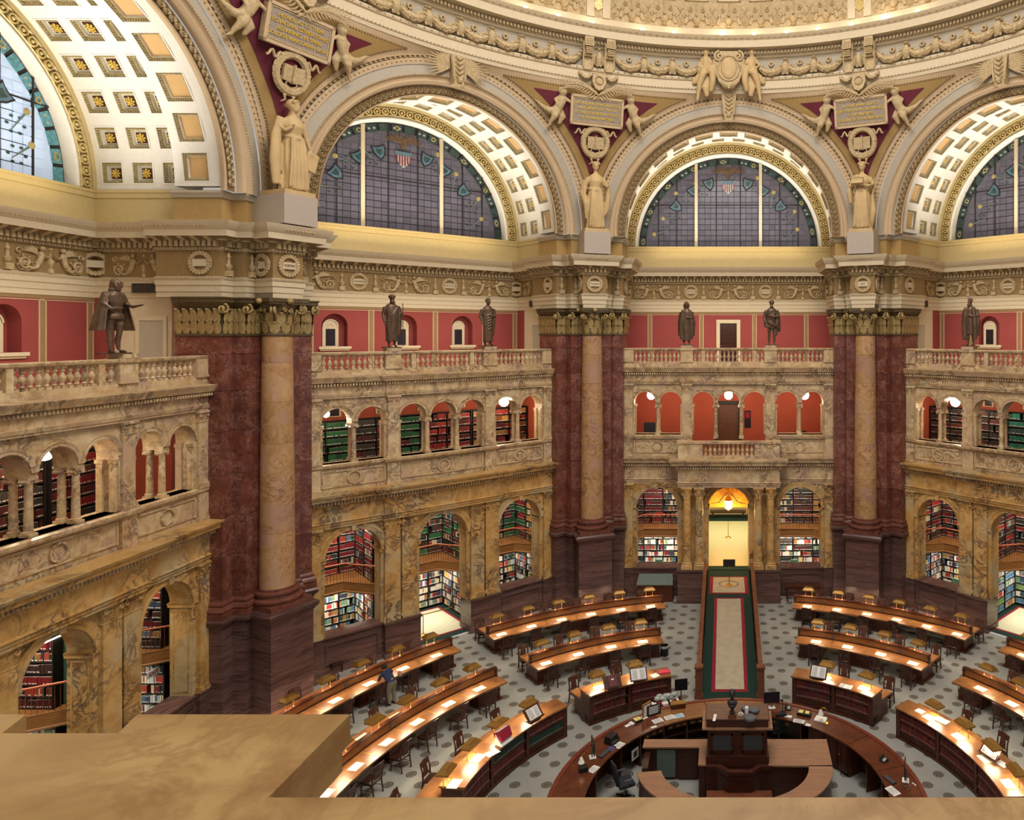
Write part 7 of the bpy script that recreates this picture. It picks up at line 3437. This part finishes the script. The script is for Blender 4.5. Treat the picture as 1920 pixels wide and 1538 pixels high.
def fig_maiden(kind):
    b = MB()
    head(b, 0, -.03, 1.79, 1.42, .45 if kind == 'book' else 0, 'bun', False)
    b.tube([(0, 0, 1.56), (0, -.02, 1.7)], [.075, .055], 8)
    loft(b, [(0.02, 0, 0, .27, .22, .1), (.3, 0, 0, .24, .2, .09), (.7, 0, 0, .24, .19, .08), (1.0, 0, 0, .22, .17, .05), (1.16, 0, 0, .17, .14, .03), (1.35, 0, -.02, .2, .17, .02), (1.5, 0, 0, .2, .13, .01), (1.58, 0, 0, .1, .09, 0)], 40, 12)
    b.tube([(-.19, -.06, 1.14), (0, -.18, 1.1), (.19, -.06, 1.14), (.19, .08, 1.14), (0, .16, 1.12), (-.19, .08, 1.14), (-.19, -.06, 1.14)], .04, 7)
    for k in range(5):
        b.tube([(-.14 + .07 * k, -.17, 1.1), (-.16 + .08 * k, -.2, .6), (-.2 + .1 * k, -.2, .05)], [.02, .035, .03], 6)
    if kind == 'book':
        b.tube([(-.2, 0, 1.46), (-.3, -.02, 1.3), (-.26, -.14, 1.22), (-.16, -.2, 1.3)], [.08, .07, .05, .035], 9)
        hand(b, (-.16, -.2, 1.3), (.3, -.3, .6))
        b.tube([(-.24, .02, 1.5), (-.36, .0, 1.1), (-.38, 0, .6), (-.36, 0, .1)], [.1, .11, .12, .08], 9, .7)
        b.tube([(.2, 0, 1.46), (.3, 0, 1.2), (.35, -.04, 1.0), (.38, -.06, .92)], [.07, .055, .045, .035], 9)
        hand(b, (.38, -.06, .92), (.3, -.2, -1))
        T0 = b.T
        b.T = Matrix.Translation((.36, -.06, .7)) @ Matrix.Rotation(.25, 4, 'Y')
        b.box(-.12, .16, -.03, .03, -.22, .2)
        b.T = T0
    elif kind == 'folded':
        b.tube([(-.2, 0, 1.46), (-.3, 0, 1.25), (-.32, -.02, 1.0), (-.28, -.06, .82)], [.08, .065, .05, .036], 9)
        hand(b, (-.28, -.06, .82), (.1, -.1, -1))
        b.tube([(-.3, .04, 1.4), (-.36, .04, 1.0), (-.28, -.04, .72), (-.26, 0, .3)], [.06, .08, .08, .04], 8)
        b.tube([(.2, 0, 1.46), (.33, -.02, 1.25), (.28, -.18, 1.2), (.2, -.2, 1.26)], [.08, .06, .045, .035], 9)
        hand(b, (.2, -.2, 1.26), (-.6, -.2, .3))
        b.tube([(.3, .04, 1.38), (.37, .04, .95), (.33, .02, .6), (.26, .0, .4)], [.07, .09, .08, .03], 8)
    else:
        b.tube([(-.2, 0, 1.46), (-.31, -.02, 1.26), (-.26, -.18, 1.22), (-.16, -.26, 1.24)], [.08, .065, .05, .036], 9)
        hand(b, (-.16, -.26, 1.24), (.7, -.4, .1))
        b.tube([(.2, 0, 1.46), (.32, -.02, 1.26), (.24, -.18, 1.2), (.08, -.26, 1.22)], [.08, .065, .05, .036], 9)
        hand(b, (.08, -.26, 1.22), (-.7, -.4, .1))
        b.box(-.26, .1, -.38, -.22, 1.26, 1.29)
        for k in range(7):
            b.tube([(-.235 + k * .052, -.36, 1.28), (-.235 + k * .052, -.36, 1.42)], .014, 5)
        b.box(-.24, .08, -.34, -.24, 1.28, 1.42)
        b.xzprism([(-.27, 1.42), (.11, 1.42), (-.08, 1.51)], -.39, -.21)
        b.tube([(-.3, .02, 1.3), (-.36, .0, 1.1), (-.33, 0, .75)], [.07, .1, .05], 8)
        b.tube([(.2, .1, .0), (.32, .08, .5), (.28, .08, 1.0), (.34, .08, 1.5)], [.07, .08, .04, .02], 7)
    return b


def put_statue(build, name, label, mat, loc, rz, scale, plinth, vox=.021):
    t = thing(name, label, 'statue', loc, rz)
    me = remeshed(build, 'figure', mat, vox)
    o = mk('figure', me, t, loc=(0, 0, plinth))
    o.scale = (scale,) * 3
    return t


BZ = 13.71 + .15
SC = 2.32 / 1.9


def bronze(fb, th, u, label, sc=SC):
    t = put_statue(fb, 'bronze_statue', label, 'bronze', bayp(th, u, F + .1, BZ), R(th), sc, .05)
    b = MB()
    b.box(-.36, .36, -.26, .26, 0, .05)
    b.build('plinth', 'bronze', t)
    return t


bronze(fig_playwright(), 90, 2.0, 'bronze man in cape and breeches holding one arm out, on the far left balustrade')
bronze(fig_robed(), 45, -2.34, 'bronze bearded bard with laurel wreath and long staff on the left bay balustrade')
bronze(fig_cloaked('short', False, .14, turn=.2), 45, 2.28, 'bronze statue wrapped in a long folded cloak, right on the balustrade of the left bay')
bronze(fig_cloaked(beard=False, coat=True, hood=True), 0, -2.34, 'bronze statue in long open gown and hood, left of the pale-framed gallery door')
bronze(fig_cloaked('curls', True, .5, chest=True), 0, 2.38, 'bronze statue with bare chest and draped hips right of the pale-framed gallery door', SC * 1.04)
bronze(fig_cloaked('short', True, .45, coat=True, turn=-.2), -45, -2.26, 'bronze bearded statue in a loose coat on the balustrade at the right edge')

for th, kind, lb in ((67.5, 'book', 'large plaster maiden with cloak over one arm and book hanging in her hand, at left'), (22.5, 'folded', 'large plaster maiden, one arm lowered, between the left and facing bays'), (-22.5, 'temple', 'large plaster maiden holding a small temple model, right of the facing bay')):
    a = R(th)
    q = 18.5
    t = put_statue(fig_maiden(kind), 'plaster_statue', lb, 'statue_plaster', (-q * math.sin(a), q * math.cos(a), 18.62), a, 3.5 / 1.93, 1.3, .02)
    b = MB()
    o = t.children[0]
    o.location[1] = -.42
    b.box(-.68, .68, -.9, .85, 0, 1.12)
    b.build('pedestal', 'pedestal_grey', t)
    b = MB()
    b.box(-.62, .62, -.86, .5, 1.12, 1.3)
    b.build('plinth', 'statue_plaster', t)
# ================================================================ THINGS ON THE DESKS


def top(label, name, cat, px, py, z, rz=0.0, group=None):
    x, y = P(px, py, z)
    return thing(name, label, cat, (x, y, z), rz, group)


def sheet(label, px, py, z, w, h, rz, mat='paper', th=.006, name='paper_sheet', cat='paper'):
    t = top(label, name, cat, px, py, z, rz)
    b = MB()
    b.box(-w / 2, w / 2, -h / 2, h / 2, 0, th)
    t2 = b.build('leaf' if th < .02 else 'cover', mat, t)
    return t


def lines(parent, w, h, z, n=6):
    b = MB()
    for k in range(n):
        y = h * (.36 - .72 * k / (n - 1))
        b.box(-w * .38, w * (.38 if k % 3 else .2), y - .006, y + .006, z, z + .001)
    b.build('printed_lines', 'grey_plastic', parent, kind='stuff')


def monitor(label, px, py, rz, z=1.1):
    t = top(label, 'monitor', 'monitor', px, py, z, rz)
    b = MB()
    b.box(-.12, .12, -.1, .1, 0, .015)
    b.build('foot', 'paper', t)
    b = MB()
    b.box(-.03, .03, .0, .03, .015, .3)
    b.build('stand', 'grey_plastic', t)
    b = MB()
    b.box(-.29, .29, -.03, .0, .17, .56)
    b.build('case', 'black_plastic', t)
    b = MB()
    b.box(-.27, .27, -.034, -.03, .19, .54)
    b.build('screen', 'dark_glass', t)
    return t


def keyboard(label, px, py, rz, z=1.1):
    t = top(label, 'keyboard', 'keyboard', px, py, z, rz)
    b = MB()
    b.box(-.23, .23, -.08, .08, 0, .02)
    b.build('base', 'black_plastic', t)
    b = MB()
    for i in range(14):
        for j in range(4):
            b.box(-.21 + i * .03, -.187 + i * .03, -.065 + j * .033, -.04 + j * .033, .02, .028)
    b.build('keys', 'grey_plastic', t, kind='stuff')
    return t


def phone(label, px, py, rz, z=1.1):
    t = top(label, 'telephone', 'telephone', px, py, z, rz)
    b = MB()
    b.add([(-.11, -.1, 0), (.11, -.1, 0), (.11, .1, 0), (-.11, .1, 0), (-.11, -.1, .03), (.11, -.1, .03), (.11, .1, .1), (-.11, .1, .1)], [(0, 3, 2, 1), (4, 5, 6, 7), (0, 1, 5, 4), (1, 2, 6, 5), (2, 3, 7, 6), (3, 0, 4, 7)])
    b.build('base', 'black_plastic', t)
    b = MB()
    b.tube([(-.075, -.09, .09), (-.085, 0, .115), (-.075, .09, .135)], [.028, .02, .028], 7)
    b.build('handset', 'black_plastic', t)
    b = MB()
    for i in range(3):
        for j in range(4):
            b.box(.0 + i * .03, .02 + i * .03, -.07 + j * .03, -.05 + j * .03, .04 + j * .012, .055 + j * .012)
    b.build('buttons', 'paper', t, kind='stuff')
    return t


def bell_lamp(label, px, py, rz, z=1.1, sx=-.2):
    t = top(label, 'bell_shade_lamp', 'lamp', px, py, z, rz)
    b = MB()
    b.lathe([(.09, 0), (.09, .015), (.05, .04), (.015, .06)], 14)
    b.tube([(0, 0, .05), (0, 0, .42), (sx * .3, 0, .5), (sx * .8, 0, .5), (sx, 0, .44)], .01, 6)
    b.build('stem', 'brass', t)
    b = MB()
    b.lathe([(.02, .44), (.04, .42), (.06, .36), (.1, .27)], 12, (sx, 0, 0), cap=False)
    b.build('shade', 'paper', t)
    b = MB()
    b.ball((sx, 0, .33), .03)
    b.build('bulb', 'lantern_glow', t)
    return t


def office_chair(label, px, py, rz):
    t = top(label, 'office_chair', 'chair', px, py, 0, rz)
    b = MB()
    for k in range(5):
        a = 2 * PI * k / 5
        b.tube([(0, 0, .08), (.3 * math.cos(a), .3 * math.sin(a), .06)], [.03, .02], 6)
        b.ball((.3 * math.cos(a), .3 * math.sin(a), .03), .03, (1, 1, 1), 6, 4)
    b.build('base', 'black_plastic', t)
    b = MB()
    b.tube([(0, 0, .06), (0, 0, .45)], .03, 8)
    b.build('column', 'grey_plastic', t)
    b = MB()
    b.box(-.26, .26, -.24, .26, .45, .54)
    b.build('seat', 'dark_fabric', t)
    b = MB()
    b.add([(-.23, -.22, .58), (.23, -.22, .58), (.25, -.3, 1.0), (.18, -.34, 1.2), (-.18, -.34, 1.2), (-.25, -.3, 1.0), (-.23, -.28, .58), (.23, -.28, .58), (.25, -.37, 1.0), (.18, -.4, 1.2), (-.18, -.4, 1.2), (-.25, -.37, 1.0)],
          [(0, 1, 2, 3, 4, 5), (11, 10, 9, 8, 7, 6), (0, 6, 7, 1), (1, 7, 8, 2), (2, 8, 9, 3), (3, 9, 10, 4), (4, 10, 11, 5), (5, 11, 6, 0)])
    b.box(-.03, .03, -.28, -.2, .45, .62)
    b.build('backrest', 'dark_fabric', t)
    for s in (-1, 1):
        b = MB()
        b.tube([(s * .27, 0, .5), (s * .31, 0, .7), (s * .3, .12, .72), (s * .3, -.12, .72)], .022, 6)
        b.build('armrest', 'grey_plastic', t)
    return t


def open_volume(parent, w=.5, h=.34, page='paper'):
    b = MB()
    for s in (-1, 1):
        b.add([(0, -h / 2, .012), (s * w / 2, -h / 2, .03), (s * w / 2, h / 2, .03), (0, h / 2, .012), (0, -h / 2, 0), (s * w / 2, -h / 2, 0), (s * w / 2, h / 2, 0), (0, h / 2, 0)],
              [(0, 1, 2, 3), (1, 5, 6, 2), (0, 4, 5, 1), (3, 2, 6, 7), (4, 7, 6, 5)])
    b.build('pages', page, parent)
    b = MB()
    for s in (-1, 1):
        for k in range(9):
            y = h * (.38 - .76 * k / 8)
            b.box(s * w * .26 - w * .17, s * w * .26 + w * .17, y - .004, y + .004, .031, .032)
    b.build('printed_lines', 'print_grey', parent, kind='stuff')


def book_stand(label, px, py, z, rz, what):
    t = top(label, 'book_stand', 'book stand', px, py, z, rz)
    b = MB()
    b.box(-.22, .22, -.12, .14, 0, .03)
    b.box(-.04, .04, .04, .1, .03, .2)
    b.build('foot', 'dark_wood', t)
    f = MB()
    T = Matrix.Translation((0, 0, .24)) @ Matrix.Rotation(R(48), 4, 'X')
    f.T = T
    f.box(-.34, .34, -.24, .24, -.02, 0)
    f.box(-.34, .34, -.25, -.22, -.02, .05)
    f.build('rest', 'case_wood', t)
    e = mk('open_volume' if what != 'closed' else 'closed_volume', None, t)
    e.matrix_local = T
    if what == 'open':
        open_volume(e, .56, .4)
    elif what == 'page':
        open_volume(e, .5, .38)
    elif what == 'photo':
        b = MB()
        b.box(-.28, .28, -.2, .2, 0, .012)
        b.mat = 1
        for x0, x1, y0, y1 in ((-.25, -.02, .02, .18), (.02, .25, .02, .18), (-.25, -.02, -.18, -.02), (.02, .25, -.18, -.02)):
            b.box(x0, x1, y0, y1, .012, .014)
        b.build('photo_page', ['paper', 'print_grey'], e)
    else:
        b = MB()
        b.box(-.16, .16, -.2, .2, 0, .05)
        b.mat = 1
        b.box(-.04, .06, .04, .08, .05, .052)
        b.build('cover', ['cover_maroon', 'paper'], e)
    return t


plain('print_grey', '6a6a6e', .8, var=.3, vs=30)
plain('clear_wrap', 'a8b0a8', .2, var=.3, vs=8)
plain('pale_blue_paper', 'b8d4e4', .8, var=0)
plain('yellow_paper', 'e4d27a', .8, var=0)
plain('bag_red', 'c01c2c', .6, var=.1)
wood('bust_bronze', '1c1a1a', '2e2a28', .4)

# left part of the ring desk
monitor('black computer monitor seen from the side at the left end of the ring desk', 1111, 1420, R(110))
keyboard('black keyboard beside the left monitor', 1133, 1414, R(62))
bell_lamp('brass lamp with white bell shade at the far left of the ring desk', 1099, 1440, R(60), 1.1, -.22)
t = top('black and glass box at the foot of the left brass lamp', 'caddy', 'caddy', 1094, 1446, 1.1, R(20))
b = MB()
b.box(-.14, .14, -.1, .1, 0, .14)
b.build('box', 'black_plastic', t)
t = top('black receipt printer on the left part of the ring desk', 'printer', 'printer', 1147, 1392, 1.1, R(58))
b = MB()
b.box(-.2, .2, -.16, .16, 0, .14)
b.box(-.18, .18, -.12, .14, .14, .24)
b.build('body', 'black_plastic', t)
b = MB()
b.box(-.14, .14, -.162, -.158, .06, .1)
b.build('slot', 'grey_plastic', t)
for i, (px, py, w, h, rz, m, lb) in enumerate((
        (1161, 1398, .34, .26, 58, 'paper', 'white sheet beside the black receipt printer'), (1146, 1404, .3, .22, 60, 'lavender', 'purple mouse mat beside the left keyboard'),
        (1113, 1443, .34, .24, 62, 'paper', 'white folder at the left end of the ring desk'), (1177, 1361, .2, .12, 48, 'paper', 'small white card leftmost in the row of papers'),
        (1186, 1356, .2, .2, 45, 'paper', 'white note second in the row of papers'), (1206, 1346, .28, .22, 40, 'paper', 'white leaflet stack beside the dark tray'),
        (1233, 1352, .36, .26, 32, 'paper', 'large white form in the middle of the row of papers'), (1255, 1346, .34, .26, 28, 'paper', 'white printed form right of the middle of the row'),
        (1273, 1343, .34, .26, 24, 'pale_blue_paper', 'pale blue form at the right end of the row of papers'), (1226, 1364, .2, .1, 30, 'paper', 'small white slip at the inner desk edge'),
        (1478, 1344, .26, .14, -14, 'paper', 'white slip near the right monitor'), (1498, 1353, .38, .22, -18, 'paper', 'long white sheet on the right part of the ring desk'),
        (1515, 1360, .18, .14, -20, 'paper', 'small white pad near the long sheet'), (1674, 1484, .42, .26, -62, 'paper', 'white papers at the far right end of the ring desk'),
        (1714, 1471, .16, .035, -60, 'paper', 'white marker pen at the far right end of the ring desk'))):
    if m == 'lavender' and 'lavender' not in MATS:
        plain('lavender', '4a4468', .8, var=0)
    t = sheet(lb, px, py, 1.1, w, h, R(rz), m, .012)
    if w > .3 and m != 'lavender':
        lines(t, w, h, .0125)
t = top('dark tray holding cream and yellow slips left of the row of papers', 'letter_tray', 'tray', 1195, 1353, 1.1, R(42))
b = MB()
b.box(-.15, .15, -.12, .12, 0, .08)
b.build('tray', 'black_plastic', t)
b = MB()
b.box(-.12, -.01, -.1, .1, .08, .1)
b.box(.02, .12, -.1, .1, .08, .09)
b.build('slips', 'yellow_paper', t)
t = top('dark placard with rows of white lettering on the ring desk', 'placard', 'sign', 1226, 1341, 1.1, R(30))
b = MB()
b.box(-.26, .26, -.03, .02, 0, .36)
b.build('board', 'case_dark', t)
b = MB()
for k in range(6):
    b.box(-.2, .2 - (k % 2) * .06, -.034, -.03, .3 - k * .045, .32 - k * .045)
b.build('text_lines', 'paper', t, kind='stuff')
t = top('wooden framed notice standing left of the dark placard', 'framed_notice', 'sign', 1212, 1343, 1.1, R(52))
b = MB()
b.box(-.2, .2, -.03, .02, 0, .46)
b.build('frame', 'platform_wood', t)
b = MB()
b.box(-.15, .15, -.035, -.03, .05, .4)
b.build('sheet', 'paper', t)
t = top('brass-topped box on the ring desk below the book cart', 'card_box', 'box', 1271, 1327, 1.1, R(14))
b = MB()
b.box(-.26, .26, -.12, .12, 0, .16)
b.mat = 1
b.box(-.27, .27, -.13, .13, .16, .19)
b.build('box', ['case_wood', 'hood_brass'], t)
# the cart of books beyond the desk
t = top('small book cart outside the ring desk, its books under clear plastic', 'book_cart', 'cart', 1247, 1331, .62, R(22))
b = MB()
b.box(-.62, .62, -.2, .2, -.5, .05)
b.box(-.64, -.58, -.22, .22, -.6, .3)
b.box(.58, .64, -.22, .22, -.6, .3)
b.build('frame', 'case_wood', t)
rnd = random.Random(5)
x = -.56
i = 0
while x < .54:
    w = rnd.uniform(.065, .1)
    b = MB()
    b.T = Matrix.Translation((x, 0, .05)) @ Matrix.Rotation(-.25 + rnd.uniform(-.1, .1), 4, 'Y')
    b.mat = rnd.choice([0, 0, 1, 2, 3])
    b.box(0, w * .92, -.16, .06, 0, rnd.uniform(.22, .3))
    bb = b.build('cart_book', ['paper', 'cover_brown', 'black_plastic', 'bag_red'], None, None, 'book leaning in the cart outside the ring desk, %s from the left' % NTH[min(i, 15)], 'book', 'books in the cart', None)
    bb.location = t.location
    bb.rotation_euler = t.rotation_euler
    x += w
    i += 1
wr = MB()
for k in range(9):
    wr.ball((-.25 + k * .08, .12 + .03 * math.sin(k * 2), .4 + .05 * math.sin(k * 1.7)), .13, (1.1, .8, .7), 8, 6)
ww = wr.build('plastic_sheet', 'clear_wrap', None, True, 'crumpled clear plastic sheet heaped on the book cart', 'plastic')
ww.location = t.location
ww.rotation_euler = t.rotation_euler
t = top('black rectangular panel on a pole behind the book cart', 'display_panel', 'screen', 1277, 1325, .45, R(10))
b = MB()
b.tube([(0, 0, -.45), (0, 0, .75)], .02, 6)
b.build('pole', 'black_plastic', t)
b = MB()
b.box(-.24, .24, -.03, .01, .62, 1.04)
b.build('panel', 'black_plastic', t)
office_chair('black office chair inside the ring desk at left', 1171, 1497, R(-60))
office_chair('dark office chair tucked under the ring desk at right of the booth', 1460, 1392, R(10))
t = top('black and white framed picture leaning inside the left part of the ring desk', 'framed_picture', 'picture', 1190, 1425, .3, R(60))
b = MB()
b.box(-.22, .22, -.02, .02, 0, .42)
b.build('frame', 'black_plastic', t)
b = MB()
b.box(-.18, .18, -.025, -.02, .04, .38)
b.mat = 1
b.box(-.1, .1, -.028, -.025, .1, .3)
b.build('print', ['paper', 'black_plastic'], t)
# right part
monitor('black computer monitor facing the viewer right of the central booth', 1447, 1327, R(8))
t = top('black jointed desk lamp right of the central booth', 'desk_microphone', 'lamp', 1467, 1336, 1.1)
b = MB()
b.lathe([(.1, 0), (.1, .02), (.02, .04)], 12)
b.tube([(0, 0, .03), (.02, .05, .25), (-.02, .0, .42)], .014, 6)
b.ball((-.02, -.02, .44), .05, (1.3, 1, .8), 8, 5)
b.build('arm', 'black_plastic', t)
phone('black desk telephone beside the black jointed lamp', 1477, 1330, R(-10))
t = top('black tray of cream and yellow cards on the right part of the ring desk', 'card_tray', 'tray', 1508, 1341, 1.1, R(-22))
b = MB()
b.box(-.24, .24, -.12, .12, 0, .09)
b.build('tray', 'black_plastic', t)
b = MB()
b.box(-.2, -.04, -.09, .09, .09, .11)
b.box(.04, .18, -.08, .08, .09, .12)
b.build('cards', 'yellow_paper', t)
t = sheet('thick white pad of paper under the right bell-shade lamp', 1539, 1350, 1.1, .4, .34, R(-24), 'paper', .04, 'note_pad', 'paper')
bell_lamp('brass lamp with white bell shade on the right part of the ring desk', 1551, 1356, R(-14), 1.1, -.22)
phone('black telephone alone on the bare right part of the ring desk', 1657, 1427, R(-52))
monitor('black computer monitor seen edge-on at the right end of the ring desk', 1698, 1464, R(-105))
keyboard('black keyboard before the edge-on monitor at the right end', 1668, 1463, R(-62))
t = top('silver headset beside the edge-on monitor at the right end', 'headset', 'headset', 1701, 1480, 1.1, R(-60))
b = MB()
b.tube([(-.07, 0, .03), (-.06, .05, .1), (0, .07, .14), (.06, .05, .1), (.07, 0, .03)], .012, 6)
b.ball((-.07, 0, .03), .03)
b.ball((.07, 0, .03), .03)
b.build('band', 'grey_plastic', t)
# things on the booth
t = top('small dark bronze bust on a reddish block on top of the central booth', 'bust', 'bust', 1373, 1345, 2.506)
b = MB()
b.box(-.13, .13, -.1, .1, 0, .12)
b.build('block', 'rail_wood', t)
m = MB()
m.lathe([(.08, .0), (.09, .05), (.05, .1), (.06, .16), (.12, .22), (.15, .28)], 12)
m.ball((0, 0, .34), .17, (1, .75, .6), 10, 7)
m.tube([(0, 0, .38), (0, -.01, .5)], [.06, .05], 8)
head(m, 0, -.01, .6, 1.35, 0, 'short', False)
o = mk('bust_figure', remeshed(m, 'bust_figure', 'bust_bronze', .016), t, loc=(0, 0, .12))
for i, (px, py, s, lb) in enumerate(((1399, 1333, .16, 'grey rounded speaker pod farthest left on the booth top'), (1414, 1336, .17, 'grey rounded speaker pod at the back right on the booth top'), (1406, 1350, .19, 'dark grey rounded speaker pod nearest the viewer on the booth top'))):
    t = top(lb, 'speaker_pod', 'speaker', px, py, 2.506)
    b = MB()
    b.lathe([(s * .8, 0), (s, .04), (s * .95, .1), (s * .5, .13), (0.001, .135)], 12)
    b.build('shell', 'grey_plastic', t, 50)
t = top('white paper cylinder standing between the speaker pods', 'white_cylinder', 'cup', 1400, 1342, 2.506)
b = MB()
b.lathe([(.055, 0), (.06, .02), (.06, .26), (.04, .28)], 14)
b.build('body', 'paper', t, 40)
t = top('looped white cable beside the bust', 'cable', 'cable', 1389, 1342, 2.506)
b = MB()
b.tube([(.09 * math.cos(k * .5) * (1 - k * .02), .12 * math.sin(k * .5) * (1 - k * .02), .02 + .003 * k) for k in range(26)], .009, 5)
b.build('cord', 'paper', t)
sheet('narrow white paper slip at the left side of the booth top', 1340, 1346, 2.506, .09, .4, R(-6), 'paper')
# on the curved bookcases
book_stand('wooden stand with a closed maroon volume on the bookcase left of the ramp', 1148, 1290, 1.136, R(26), 'closed')
book_stand('dark stand with a large open white volume on the bookcase left of the ramp', 1197, 1276, 1.136, R(18), 'open')
sheet('loose white sheet beside the pink book on the bookcase left of the ramp', 1228, 1267, 1.136, .3, .3, R(40))
t = top('bright pink book lying at the right end of the bookcase left of the ramp', 'pink_book', 'book', 1246, 1261, 1.136, R(12))
b = MB()
b.box(-.22, .22, -.13, .13, 0, .05)
b.build('cover', 'pink_binding', t)
book_stand('stand with a large open illustrated volume on the bookcase right of the ramp', 1535, 1272, 1.136, R(-22), 'open')
for px, py, lb in ((1586, 1288, 'open white volume lying flat on the bookcase right of the ramp'), (1766, 1352, 'white open booklet on the bookcase at the right edge')):
    t = top(lb, 'open_booklet', 'book', px, py, 1.136, R(-28 if px < 1700 else -50))
    open_volume(t, .46, .3)
sheet('white sheet near the far end of the bookcase at the right edge', 1725, 1334, 1.136, .3, .26, R(-50))
book_stand('dark stand showing a page of four photographs on the bookcase at the right edge', 1858, 1420, 1.136, R(-62), 'photo')
sheet('loose white sheet beside the photograph stand at the right edge', 1879, 1433, 1.136, .34, .26, R(-60))
book_stand('dark tilted stand with an open page on the bookcase at left', 1000, 1350, 1.136, R(58), 'page')
t = top('white slanted rack holding six red volumes on the bookcase at left', 'book_rack', 'rack', 946, 1392, 1.136, R(64))
b = MB()
b.add([(-.26, -.14, 0), (.26, -.14, 0), (.26, .16, 0), (-.26, .16, 0), (-.26, -.14, .03), (.26, -.14, .03), (.26, .16, .34), (-.26, .16, .34)], [(0, 3, 2, 1), (4, 5, 6, 7), (0, 1, 5, 4), (1, 2, 6, 5), (2, 3, 7, 6), (3, 0, 4, 7)])
b.build('rack_body', 'paper', t)
for k in range(6):
    b = MB()
    b.T = Matrix.Translation((-.24 + k * .082, 0, .1)) @ Matrix.Rotation(R(-25), 4, 'X')
    b.box(0, .075, -.13, .12, 0, .33)
    b.mat = 1
    b.box(.004, .071, -.12, .118, .33, .334)
    rbk = b.build('red_volume', ['red_cover', 'paper'], None, None, 'red volume in the white slanted rack, %s from its left end' % NTH[k], 'book', 'six red volumes in the rack')
    rbk.location = t.location
    rbk.rotation_euler = t.rotation_euler
t = sheet('open white leaflet on the bookcase at left, near the red volumes', 923, 1412, 1.136, .42, .3, R(50))
for px, py, lb in ((1246, 1229, 'black waste basket with clear liner beside the middle desk row left of ramp'), (1805, 1306, 'black waste basket at the end of the middle desk row at right')):
    t = top(lb, 'waste_basket', 'waste basket', px, py, 0)
    b = MB()
    b.lathe([(.17, 0), (.2, .42), (.21, .44), (.19, .44), (.16, .03)], 16, cap=False)
    b.build('bin', 'black_plastic', t, 40)
    b = MB()
    b.lathe([(.205, .36), (.215, .45), (.18, .46)], 16, cap=False)
    b.build('liner', 'clear_wrap', t, 40)
sd2 = thing('side_stand', 'dark stand with white papers and black object at the foot of the left pier', 'stand', P(345, 1325, .5)[:2] + (0,), R(90))

# ---------------------------------------------------------------- the person leaning over the outermost desk at left
px_, py_, _ = pol(-60.2, 15.25)
t = thing('person', 'person in dark blue top and beige trousers leaning over the outermost desk at left', 'person', (px_, py_, 0), R(60.2))
# local +y faces the desk (outward)
b = MB()
b.T = Matrix.Rotation(PI, 4, 'Z')
head(b, 0, -.5, 1.32, 1.35, 0, 'none', False, -.7)
b.tube([(0, -.38, 1.22), (0, -.44, 1.28)], [.06, .055], 8)
b.tube([(-.22, -.3, 1.15), (-.24, -.42, .98), (-.2, -.55, .84)], [.05, .042, .032], 8)
b.tube([(.22, -.3, 1.15), (.26, -.42, .98), (.2, -.55, .86)], [.05, .042, .032], 8)
hand(b, (-.2, -.55, .84), (0, -.8, -.3))
hand(b, (.2, -.55, .86), (0, -.8, -.3))
b.tube([(0, -.3, 1.15), (0, -.15, 1.0), (0, 0, .9)], [.13, .13, .13], 8)
for s in (-1, 1):
    b.tube([(s * .08, 0, .92), (s * .1, -.02, .5), (s * .1, .03, .08)], [.09, .06, .04], 8)
    b.tube([(s * .1, .05, .04), (s * .1, -.16, .035)], [.045, .035], 8, .7)
mk('body', remeshed(b, 'body', 'skin', .02), t)
b = MB()
b.T = Matrix.Rotation(PI, 4, 'Z')
b.tube([(0, -.4, 1.24), (0, -.32, 1.18), (0, -.16, 1.03), (0, 0, .88), (0, .02, .8)], [.1, .19, .18, .17, .17], 12, .75)
for s in (-1, 1):
    b.tube([(s * .14, -.32, 1.2), (s * .23, -.34, 1.12), (s * .25, -.42, .98), (s * .21, -.5, .9)], [.08, .07, .058, .05], 8)
mk('shirt', remeshed(b, 'shirt', 'blue_cloth', .02), t)
b = MB()
b.T = Matrix.Rotation(PI, 4, 'Z')
b.tube([(0, 0, .92), (0, 0, .8)], [.18, .17], 12, .8)
for s in (-1, 1):
    b.tube([(s * .09, 0, .86), (s * .11, -.03, .5), (s * .11, .03, .1)], [.12, .085, .075], 10)
mk('trousers', remeshed(b, 'trousers', 'beige_cloth', .02), t)
b = MB()
b.T = Matrix.Rotation(PI, 4, 'Z')
b.ball((0, -.47, 1.37), .12, (.9, 1, .95), 12, 8)
b.build('hair', 'hair', t, True)
for s in (-1, 1):
    b = MB()
    b.T = Matrix.Rotation(PI, 4, 'Z')
    b.tube([(s * .1, .07, .04), (s * .1, -.05, .045), (s * .1, -.19, .03)], [.05, .055, .04], 8, .75)
    b.build('shoe', 'black_plastic', t, True)

# side stand parts
b = MB()
b.box(-.45, .45, -.3, .3, 0, .95)
b.build('cabinet', 'case_wood', sd2)
b = MB()
b.box(-.5, .5, -.32, .32, .95, 1.0)
b.build('top', 'grey_plastic', sd2)
b = MB()
b.box(-.2, .15, -.2, .1, 1.0, 1.02)
b.build('papers', 'paper', sd2)
